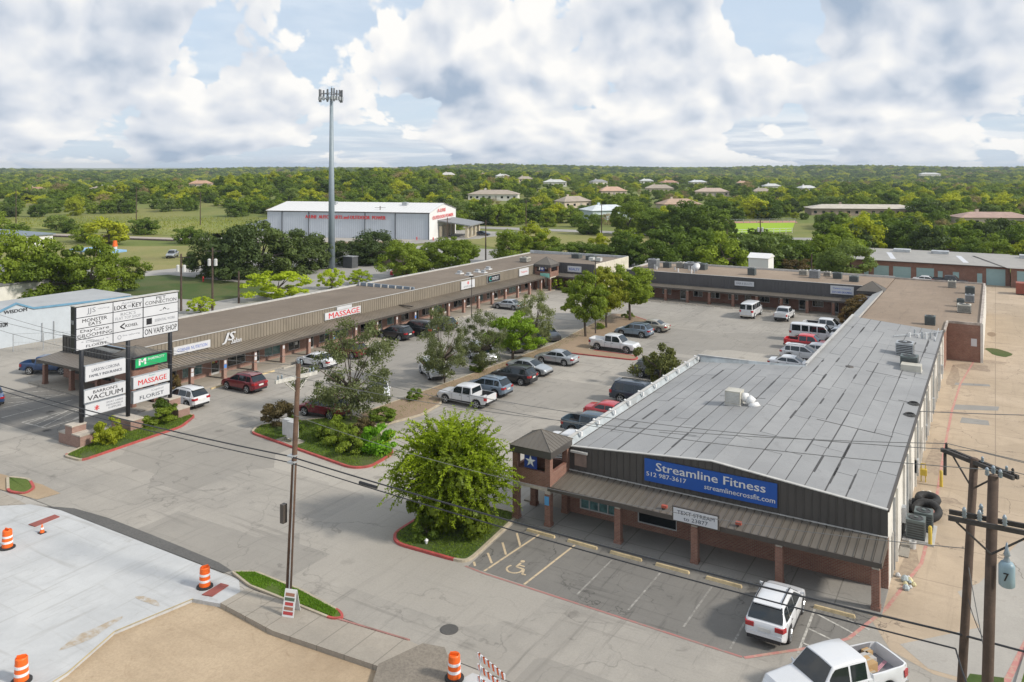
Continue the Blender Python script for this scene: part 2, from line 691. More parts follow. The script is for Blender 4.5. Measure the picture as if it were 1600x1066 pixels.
def grass_mat(name, a, b2, dry, amt=0.5, sc=1.0):
    b = NB(name)
    v = b.pos()
    n1 = b.noise(v, 0.02 * sc, 6, 0.6, 0.5)
    n2 = b.noise(v, 0.35 * sc, 6, 0.7)
    n3 = b.noise(v, 6.0, 4, 0.8)
    c = b.mix(b.step(n2, 0.3, 0.7), a, b2)
    c = b.mix(b.math('MULTIPLY', b.step(n1, 0.42, 0.62), amt), c, dry)
    c = b.mix(b.math('MULTIPLY', b.step(n3, 0.35, 0.7), 0.5), c, c3(a, 0.5))
    b.l(c, b.p.inputs['Base Color'])
    b.p.inputs['Roughness'].default_value = 0.9
    b.p.inputs['Specular IOR Level'].default_value = 0.15
    b.bump(n3, 0.6, 0.06)
    MATS[name] = b.m
    return b.m


M_terrain = grass_mat('terrain_grass', (0.12, 0.16, 0.04), (0.19, 0.22, 0.06), (0.30, 0.27, 0.10), 0.6)
M_meadow = grass_mat('meadow_grass', (0.16, 0.20, 0.05), (0.26, 0.28, 0.07), (0.33, 0.30, 0.11), 0.6, 3)
M_mown = grass_mat('mown_grass', (0.20, 0.21, 0.07), (0.27, 0.26, 0.10), (0.34, 0.28, 0.13), 0.5, 3)
M_field = grass_mat('sports_turf', (0.27, 0.42, 0.03), (0.33, 0.48, 0.04), (0.36, 0.48, 0.05), 0.3, 2)
M_isl = grass_mat('island_grass', (0.055, 0.095, 0.025), (0.085, 0.12, 0.035), (0.16, 0.14, 0.07), 0.45, 8)
M_lush = grass_mat('lush_grass', (0.075, 0.125, 0.025), (0.11, 0.16, 0.035), (0.16, 0.18, 0.05), 0.4, 8)

M_asph = ground_mat('worn_asphalt', (0.300, 0.281, 0.253), (0.385, 0.355, 0.312), (0.12, 0.11, 0.10), 0.55, 0.42, tyre=0.55, patch=0.45, oil=0.35)
M_bay = ground_mat('bay_asphalt', (0.172, 0.164, 0.152), (0.215, 0.203, 0.185), (0.05, 0.048, 0.046), 0.75, 0.8, tyre=0.6, crack_scale=0.22, oil=0.8)
M_alley = ground_mat('alley_concrete', (0.40, 0.315, 0.225), (0.50, 0.40, 0.30), (0.19, 0.15, 0.12), 0.5, 1.0, joints=(5.5, 4.6), crack_scale=0.20, tyre=0.28, patch=0.25)
M_greyc = ground_mat('grey_concrete', (0.36, 0.34, 0.31), (0.42, 0.39, 0.35), (0.16, 0.14, 0.12), 0.4, 0.7)
M_patch = ground_mat('patched_asphalt', (0.26, 0.25, 0.235), (0.30, 0.29, 0.27), (0.13, 0.12, 0.11), 0.4, 0.7)
M_patchd = ground_mat('fresh_asphalt_strip', (0.10, 0.098, 0.095), (0.15, 0.145, 0.138), (0.055, 0.052, 0.05), 0.5, 0.0, grit=0.6)
M_new = ground_mat('new_concrete', (0.43, 0.44, 0.45), (0.51, 0.515, 0.515), (0.27, 0.25, 0.22), 0.5, 0.0, tyre=0.5, grit=0.1)
M_walk = ground_mat('sidewalk_concrete', (0.33, 0.295, 0.25), (0.38, 0.34, 0.285), (0.17, 0.15, 0.125), 0.4, 0.3, joints=(1.5, 30), grit=0.3)
M_walks = ground_mat('porch_concrete', (0.26, 0.25, 0.235), (0.31, 0.295, 0.27), (0.12, 0.11, 0.10), 0.5, 0.3, joints=(2.2, 2.2))
M_dirt = ground_mat('bare_dirt', (0.35, 0.26, 0.17), (0.50, 0.39, 0.27), (0.26, 0.18, 0.11), 0.7, 0.0, grit=0.35, tyre=0.22)
M_soil = ground_mat('island_soil', (0.27, 0.195, 0.13), (0.34, 0.25, 0.17), (0.14, 0.105, 0.07), 0.5, 0.0, grit=0.5)
M_gravel = ground_mat('loose_gravel', (0.23, 0.20, 0.165), (0.29, 0.255, 0.21), (0.12, 0.10, 0.085), 0.6, 0.0, grit=0.8)
M_road = ground_mat('road_surface', (0.30, 0.29, 0.275), (0.36, 0.345, 0.32), (0.2, 0.19, 0.18), 0.3, 0.3)
M_ballast = ground_mat('rail_ballast', (0.38, 0.33, 0.28), (0.44, 0.38, 0.33), (0.24, 0.2, 0.17), 0.4, 0.0, grit=0.6)

mb = MB(); mb.add(vs, fs)
struct('ground', mb, M_terrain, True)

g = MB().sheet([(-112, 28.2), (3, 28.2), (3, 44), (-3.0, 44), (-3.0, 125), (-112, 125)], 0.0)
struct('parking_lot', g, M_asph)
g = MB().sheet([(-148, 70), (-80, 70), (-80, 141), (-60, 141), (-60, 175), (-130, 172), (-150, 125)], 0.004)
struct('rear_parking_lot', g, M_road)
struct('alley', MB().sheet([(-5.2, 41.2), (-3.9, 38.5), (-2.2, 37.6), (14, 37.6), (14, 172), (-22, 172), (-22, 134), (-4.5, 134)], 0.004), M_alley)
struct('alley_patch', MB().sheet([(-3.6, 39.2), (-2.4, 37.9), (6, 37.9), (6, 53.5), (1.2, 53.5), (-0.7, 47.0), (-1.6, 45.5), (-0.6, 42.5)], 0.008), M_greyc)
for q in ([(-2.5, 75.6), (-0.4, 76.0), (-0.5, 77.4), (-2.4, 77.3)], [(-3.2, 79.3), (0.2, 81.0), (0.3, 82.4), (-3.0, 81.2)], [(-3.4, 88.4), (-0.4, 89.5), (-0.5, 90.3), (-3.3, 89.4)]):
    struct('alley_patch', MB().sheet(q, 0.010), M_patch)
struct('parking_bay', MB().sheet([(-23.75, 35.2), (-9.2, 34.7), (-6.0, 37.9), (-4.7, 41.0), (-24.3, 41.0)], 0.006), M_bay)
struct('parking_bay', MB().sheet([(-78.5, 38.8), (-74, 35.2), (-60.5, 35.2), (-62.6, 43.0), (-78.5, 43.0)], 0.006), M_bay)

# street frontage (lower than the lot, under construction)
struct('dirt_lot', MB().sheet([(-33.8, 25.6), (-34.3, 22.2), (-33.2, 19.3), (-32.5, 14), (-32, 4), (10, 4), (10, 27.9), (-19, 27.9), (-20, 26.2), (-22.4, 25.7), (-28, 25.2)], -0.19), M_dirt)
struct('dirt_lot', MB().sheet([(-34.2, 24), (-33.6, 27.2), (-19, 27.4), (12, 27.5), (12, 4), (-33, 4)], -0.196), M_dirt)
struct('paving_base', MB().prism([(-66, 27.2), (-53, 27.2), (-50, 27.0), (-34, 27.0), (-31.5, 27.0), (-22, 27.5), (-20, 26.6), (-17, 26.4), (12, 26.6), (12, 30), (-66, 30)], -0.5, -0.03), M_greyc)
struct('new_driveway', MB().prism([(-56, 24.5), (-52.9, 26.6), (-51.5, 27.7), (-49.0, 28.2), (-34.6, 28.1), (-33.0, 28.1), (-31.95, 27.3), (-31.95, 26.1), (-33.5, 25.7), (-34.2, 22.1), (-33.1, 19.3), (-32.4, 14), (-32, 2), (-60, 2)], -0.45, -0.012), M_new)
struct('formwork_edge', MB().stripe([(-33.45, 25.72), (-34.14, 22.1), (-33.04, 19.3), (-32.34, 14)], 0.07, 0.0), mat('form_timber', (0.42, 0.33, 0.16), 0.8))
struct('driveway_patch', MB().sheet([(-51.4, 27.85), (-50.3, 28.05), (-48.5, 28.75), (-45.5, 29.0), (-41.3, 28.95), (-38, 28.85), (-35.3, 28.75), (-34.0, 28.5), (-34.2, 28.15), (-41, 28.15), (-49.0, 28.2)], 0.012), M_patchd)
struct('sidewalk', MB().prism([(-31.94, 26.1), (-31.94, 27.7), (-26.46, 27.97), (-22.3, 28.3), (-20.9, 28.2), (-22.2, 26.2), (-28.0, 25.75)], -0.45, 0.03), M_walk)
struct('sidewalk', MB().prism([(-66, 24.2), (-52.95, 26.58), (-51.7, 27.55), (-56.2, 27.9), (-66, 27.4)], -0.45, 0.02), M_walk)
struct('gravel_ramp', MB().sheet([(-22.3, 26.3), (-21.6, 28.45), (-20.6, 28.7), (-19.4, 27.6), (-19.1, 26.6), (-19.6, 24.6), (-21, 24.0)], 0.04), M_gravel)
struct('sidewalk', MB().prism([(-19.3, 25.2), (-18.6, 27.9), (-9, 28.3), (9, 28.6), (9, 24.8)], -0.4, 0.0), M_new)
for q in ([(-33.35, 26.15), (-33.45, 27.35), (-32.95, 27.42), (-32.8, 26.3)], [(-48.6, 26.05), (-48.62, 27.6), (-48.1, 27.6), (-48.0, 26.1)]):
    struct('tactile_paving', MB().prism(q, -0.012, 0.035), mat('tactile_red', (0.27, 0.075, 0.06), 0.8, dirt=0.3))
struct('dirt_fringe', MB().sheet([(-60, 27.5), (-56, 27.9), (-51.8, 28.3), (-51.5, 29.6), (-54, 29.8), (-60, 29.2)], 0.016), M_dirt)

M_red = mat('red_kerb_paint', (0.42, 0.075, 0.065), 0.7, var=0.25, scale=3, fine=0.5, dirt=0.4)
M_fadered = mat('faded_red_paint', (0.40, 0.19, 0.165), 0.8, var=0.3, scale=2, fine=0.6, dirt=0.5)
M_kerb = mat('kerb_concrete', (0.42, 0.36, 0.27), 0.8, var=0.2, scale=2, fine=0.4)


def inset(poly, w):
    n = len(poly)
    a = sum(poly[i][0] * poly[(i + 1) % n][1] - poly[(i + 1) % n][0] * poly[i][1] for i in range(n))
    sg = 1 if a > 0 else -1
    out = []
    for i in range(n):
        p, q, r = Vector(poly[i - 1]), Vector(poly[i]), Vector(poly[(i + 1) % n])
        d1 = (q - p).normalized(); d2 = (r - q).normalized()
        n1 = Vector((-d1.y, d1.x)) * sg; n2 = Vector((-d2.y, d2.x)) * sg
        m = (n1 + n2)
        m = m.normalized() * (w / max(0.35, m.normalized().dot(n1)))
        out.append((q.x + m.x, q.y + m.y))
    return out


def rounded(poly, rad=0.8, k=4):
    out = []
    n = len(poly)
    for i in range(n):
        p, q, r = Vector(poly[i - 1]), Vector(poly[i]), Vector(poly[(i + 1) % n])
        a = q + (p - q).normalized() * min(rad, (p - q).length * 0.45)
        b = q + (r - q).normalized() * min(rad, (r - q).length * 0.45)
        for j in range(k + 1):
            t = j / k
            out.append(tuple((a * (1 - t) ** 2 + q * 2 * t * (1 - t) + b * t * t)))
    return out


def island(poly, m_soil, redtest=None, h=0.13, w=0.17, rad=0.8, mk=None):
    poly = rounded(poly, rad)
    ins = inset(poly, w)
    n = len(poly)
    reds, plain = MB(), MB()
    for i in range(n):
        j = (i + 1) % n
        a, b, c, d = poly[i], poly[j], ins[j], ins[i]
        t = reds if (redtest and redtest((a[0] + b[0]) / 2, (a[1] + b[1]) / 2)) else plain
        t.add([(a[0], a[1], 0), (b[0], b[1], 0), (c[0], c[1], 0), (d[0], d[1], 0), (a[0], a[1], h), (b[0], b[1], h), (c[0], c[1], h), (d[0], d[1], h)],
              [(4, 5, 6, 7), (0, 1, 5, 4), (2, 3, 7, 6)])
    if reds.v:
        struct('kerb', reds, M_red)
    if plain.v:
        struct('kerb', plain, mk or M_kerb)
    struct('planting_bed', MB().sheet(inset(poly, w * 0.9), h - 0.02), m_soil)


island([(-29.5, 36.0), (-28.6, 35.1), (-24.3, 35.25), (-23.9, 35.7), (-24.5, 42.0), (-29.6, 42.0)], M_isl, lambda x, y: y < 36.0 and x < -24.6 or x < -29.0)
island([(-57.9, 33.4), (-55.7, 33.5), (-56.1, 42.1), (-57.6, 44.6), (-59.2, 44.6), (-60.6, 41.5)], M_isl, lambda x, y: x > -58.0 and y > 33.6, rad=0.6)
island([(-50.35, 43.9), (-38.3, 42.3), (-37.3, 43.2), (-37.6, 46.2), (-42.6, 50.2), (-46.3, 51.6), (-51.2, 45.6)], M_isl, lambda x, y: y < 46.6 and not (x < -50.2), rad=0.8)
# long planting strip down the middle of the lot
island([(-46.2, 51.7), (-42.6, 50.3), (-41.4, 54.5), (-41.9, 58.0), (-43.4, 60.0), (-42.7, 80.8), (-33.6, 81.6), (-33.3, 82.6), (-34.2, 83.6), (-39.9, 83.6), (-40.4, 103.5), (-44.5, 106.5), (-46.8, 105.5), (-44.7, 84.0), (-45.4, 66)], M_soil,
       lambda x, y: x > -38.5 or (x > -44 and y > 103), rad=0.7)
island([(-33.95, 28.35), (-32.8, 29.05), (-29.4, 28.95), (-26.4, 28.5), (-25.9, 28.15), (-26.3, 27.75), (-32.0, 27.85)], M_lush, lambda x, y: x > -26.9, rad=0.35, h=0.10, w=0.12)
struct('kerb', MB().prism([(-26.3, 27.9), (-22.3, 28.28), (-22.25, 28.38), (-26.3, 28.0)], 0, 0.06), M_fadered)
island([(-17.6, 117.2), (-13.0, 112.0), (-12.6, 118.6), (-17.4, 119.2)], M_isl, rad=0.5)
island([(-57.4, 29.3), (-54.6, 27.9), (-53.2, 28.3), (-53.6, 29.2), (-55.5, 29.9)], M_lush, lambda x, y: x > -55, rad=0.5, h=0.1)
island([(0.4, 36.5), (1.2, 41.9), (2.2, 46.5), (9, 47), (9, 33), (0.2, 33)], M_lush, rad=0.6, h=0.1, mk=M_greyc)
struct('grass_verge', MB().sheet([(-2.5, 31), (-0.9, 38.4), (0.3, 38.8), (0.4, 31)], 0.02), M_isl)
struct('weed_patch', MB().sheet([(-.4 + .5 * math.cos(t_), 117.4 + 1.6 * math.sin(t_)) for t_ in [R(30 * i) for i in range(12)]], 0.012), M_soil)
struct('weed_patch', MB().sheet([(.3 + 1.25 * math.cos(t_) * (1 + .2 * math.sin(3 * t_)) , 106.3 + 2.0 * math.sin(t_) - .9 * math.cos(t_)) for t_ in [R(24 * i) for i in range(15)]], 0.012), M_isl)

# porch slabs along the three shop rows
struct('porch_slab', MB().box(-24.9, -4.55, 41.05, 43.9, 0, 0.10), M_walks)
struct('porch_slab', MB().box(-68, -64.0, 45, 122, 0, 0.10), M_walk)
struct('porch_slab', MB().box(-80.3, -62.6, 43.0, 47, 0, 0.10), M_walk)
struct('porch_slab', MB().box(-62, -13, 119.3, 123, 0, 0.10), M_walk)
struct('porch_slab', MB().box(-25.4, -22, 43.9, 70, 0, 0.10), M_walk)
struct('porch_slab', MB().box(-16, -13, 70, 119.3, 0, 0.10), M_walk)

# far roads, railway, fields
struct('road', MB().stripe([(-158, 232), (-105, 236.5), (-80.4, 235.2), (-62, 236), (-40, 247), (20, 280)], 9, 0.03), M_road)
struct('road', MB().stripe([(-150, 128), (-134, 196), (-128, 236)], 8, 0.026), M_road)
struct('road', MB().stripe([(-230, 72), (-143, 97), (-136, 110)], 7, 0.034), M_road)
struct('mown_verge', MB().sheet([(-134, 190), (-124, 230), (-78, 230), (-62, 228), (-58, 190), (-62, 178), (-110, 176)], 0.016), M_mown)
struct('mown_verge', MB().sheet([(-235, 105), (-165, 150), (-142, 125), (-146, 100), (-232, 78)], 0.016), M_mown)
struct('mown_verge', MB().sheet([(-140, 100), (-104, 100), (-104, 84), (-138, 78)], 0.02), M_isl)
struct('mown_verge', MB().sheet([(-160, 165), (-141, 181), (-133, 178), (-140, 166)], 0.022), M_soil)
struct('bare_yard', MB().sheet([(-215, 160), (-195, 150), (-142, 172), (-128, 196), (-137, 220), (-160, 220), (-204, 180)], 0.02), M_greyc)
struct('meadow', MB().sheet([(-300, 150), (-195, 158), (-200, 185), (-245, 235), (-330, 210), (-345, 175)], 0.02), M_meadow)
struct('sports_field', MB().sheet([(-92, 290), (-64, 312), (-56, 268), (-73, 244), (-80, 252)], 0.05), M_field)
struct('running_track', MB().sheet([(-94, 298), (-66, 322), (-63, 312.5), (-92.5, 291)], 0.05), mat('track_red', (0.42, 0.2, 0.16), 0.85))
struct('meadow', MB().sheet([(-60, 190), (-34, 232), (-20, 236), (-20, 182), (-52, 178)], 0.02), M_meadow)
struct('rail_ballast', MB().stripe([(-330, 112), (-262, 137), (-200, 150), (-160, 161)], 7, 0.05), M_ballast)
for off in (-0.75, 0.75):
    struct('rail', MB().path([(-330 - off * .3, 109.5 + off, 0.16), (-262 - off * .3, 133 + off, 0.16), (-200 - off * .2, 146.2 + off, 0.16), (-165 - off * .2, 156 + off, 0.16)], 0.10, 4), mat('rail_steel', (0.09, 0.06, 0.05), 0.6))
tb = MB()
for i in range(230):
    t = i / 229
    for (x0, y0, x1, y1, a, b) in ((-262, 133, -200, 146.2, 0, .62), (-200, 146.2, -165, 156, .62, 1)):
        if a <= t < b or (b == 1 and t == 1):
            s2 = (t - a) / (b - a)
            x, y = x0 + (x1 - x0) * s2, y0 + (y1 - y0) * s2
            tb.box(x - .12, x + .12, y - 1.3, y + 1.3, 0.055, 0.13)
struct('rail_sleepers', tb, mat('sleeper_wood', (0.06, 0.045, 0.035), 0.9))['kind'] = 'stuff'

# paint on the paving
def worn_paint(name, col, under, keep=0.5):
    b = NB(name)
    v = b.pos()
    n = b.noise(v, 3.0, 6, 0.75)
    c = b.mix(b.step(n, keep - 0.08, keep + 0.12), col, under)
    b.l(c, b.p.inputs['Base Color']); b.p.inputs['Roughness'].default_value = 0.8
    MATS[name] = b.m
    return b.m


P_y = worn_paint('faded_yellow_paint', (0.52, 0.41, 0.27), (0.18, 0.165, 0.15), 0.60)
P_w = worn_paint('faded_white_paint', (0.50, 0.48, 0.44), (0.20, 0.19, 0.17), 0.50)
P_w2 = worn_paint('ghost_white_paint', (0.34, 0.325, 0.30), (0.19, 0.18, 0.165), 0.44)
P_r = worn_paint('worn_red_paint', (0.36, 0.15, 0.135), (0.24, 0.2, 0.175), 0.52)
P_r2 = worn_paint('worn_red_paint_on_concrete', (0.44, 0.19, 0.17), (0.43, 0.335, 0.25), 0.54)


def line(pts, w=0.11, m=None, z=0.012, name='parking_line'):
    struct(name, MB().stripe(pts, w, z), m or P_w)


line([(-23.9, 35.15), (-22.64, 35.0), (-15.6, 34.85), (-9.3, 34.7)], 0.13, P_r, name='fire_lane_line')
line([(-22.3, 40.5), (-22.75, 35.2)], 0.12, P_y)
for a_, b_ in (((-23.75, 35.75), (-23.45, 35.4)), ((-23.65, 36.95), (-22.85, 36.1)), ((-23.6, 38.4), (-22.7, 37.3)), ((-23.5, 39.8), (-22.5, 38.5))):
    line([a_, b_], 0.12, P_y)
line([(-20.3, 35.1), (-20.0, 40.2)], 0.12, P_y)
for x in (-17.6, -14.9, -12.2):
    line([(x, 35.6), (x + .05, 39.7)], 0.10, P_w2)
line([(-9.9, 35.0), (-9.9, 39.2)], 0.10, P_w2)
line([(-7.3, 36.2), (-7.35, 40.2)], 0.11, P_w)
for a, b2 in (((-7.3, 37.1), (-6.3, 36.9)), ((-7.3, 38.4), (-5.6, 37.8)), ((-7.3, 39.9), (-5.2, 38.9)), ((-5.9, 40.1), (-4.9, 39.7))):
    line([a, b2], 0.10, P_w)
line([(-9.2, 34.7), (-6.4, 37.4), (-5.6, 38.5), (-4.45, 42.0), (-3.35, 47.8), (-3.18, 55.3), (-3.25, 68), (-3.2, 79), (-2.9, 89), (-2.0, 100)], 0.17, P_r2, 0.014, 'fire_lane_line')
line([(0.25, 37.9), (1.35, 43.0), (2.2, 49.5)], 0.25, P_r2, 0.014, 'fire_lane_line')
# wheelchair symbol (ring, figure)
cxs, cys = -21.5, 36.3
sy = MB()
ring = [(cxs + 0.42 * math.cos(t), cys - 0.1 + 0.42 * math.sin(t)) for t in [R(-215 + 20 * i) for i in range(13)]]
sy.stripe(ring, 0.11, 0.013)
sy.stripe([(cxs - .05, cys + .62), (cxs - .05, cys + .15), (cxs + .42, cys + .12), (cxs + .62, cys - .38), (cxs + .8, cys - .32)], 0.12, 0.0135)
sy.stripe([(cxs - .05, cys + .38), (cxs + .33, cys + .38)], 0.1, 0.014)
sy.sheet([(cxs - .05 + .13 * math.cos(t), cys + .82 + .13 * math.sin(t)) for t in [R(45 * i) for i in range(8)]], 0.013)
struct('wheelchair_marking', sy, P_y)
# hatching in the left bay
for a, b2 in (((-68.5, 36.2), (-65.3, 36.4)), ((-65.3, 36.4), (-65.9, 42.8)), ((-68.5, 36.2), (-68.3, 42.8)), ((-67.9, 36.3), (-68.3, 38.2)), ((-66.9, 36.3), (-68.3, 39.8)), ((-65.9, 36.4), (-68.3, 41.4)), ((-65.5, 38.6), (-67.4, 42.6)),
               ((-71.2, 36.0), (-71.2, 42.0)), ((-74.0, 37.4), (-73.6, 42.8)), ((-75.2, 38.5), (-74.2, 39.6)), ((-76.6, 39.5), (-73.9, 42.2)), ((-77.4, 41.0), (-76, 42.6))):
    line([a, b2], 0.11, P_w)
for y in (53.2, 56.2, 59.2, 62.2, 65.2, 68.2, 71.2, 74.2, 77.2, 80.2, 83.2, 86.2, 89.2, 92.2, 95.2, 98.2):
    line([(-63.9, y), (-59.4, y)], 0.11, P_w2)
for i in range(15):
    x = -43.5 + i * 1.9
    line([(x, 114.4), (x, 118.8)], 0.09, P_w2) if i % 2 == 0 else None
for i in range(17):
    y = 53.0 + 2.75 * i
    line([(-30.2, y), (-26.2, y)], 0.1, P_w2) if y < 68 else line([(-20.2, y + 4), (-16.2, y + 4)], 0.1, P_w2)
for y in (57.6, 61.2, 65.0, 69.4, 73.8, 78.0):
    line([(-41.0, y), (-36.4, y)], 0.1, P_w2)
struct('manhole_cover', MB().lathe([(0.42, 0.0), (0.42, 0.02), (0.36, 0.024)], 20, (-21.24, 29.95, 0)), mat('cast_iron', (0.09, 0.085, 0.08), 0.7, fine=0.6))

# mud on the new driveway edge
M_mud = worn_paint('mud_smear', (0.36, 0.29, 0.21), (0.45, 0.44, 0.42), 0.50)
for (x_, y_, a_, b_) in ((-35.2, 24.5, .8, .22), (-34.9, 21.5, .35, 1.2)):
    struct('mud_smear', MB().sheet([(x_ + a_ * math.cos(t) * (1 + .25 * math.sin(3 * t + x_)), y_ + b_ * math.sin(t) * (1 + .3 * math.cos(2 * t + y_))) for t in [R(20 * i) for i in range(18)]], -0.003), M_mud)

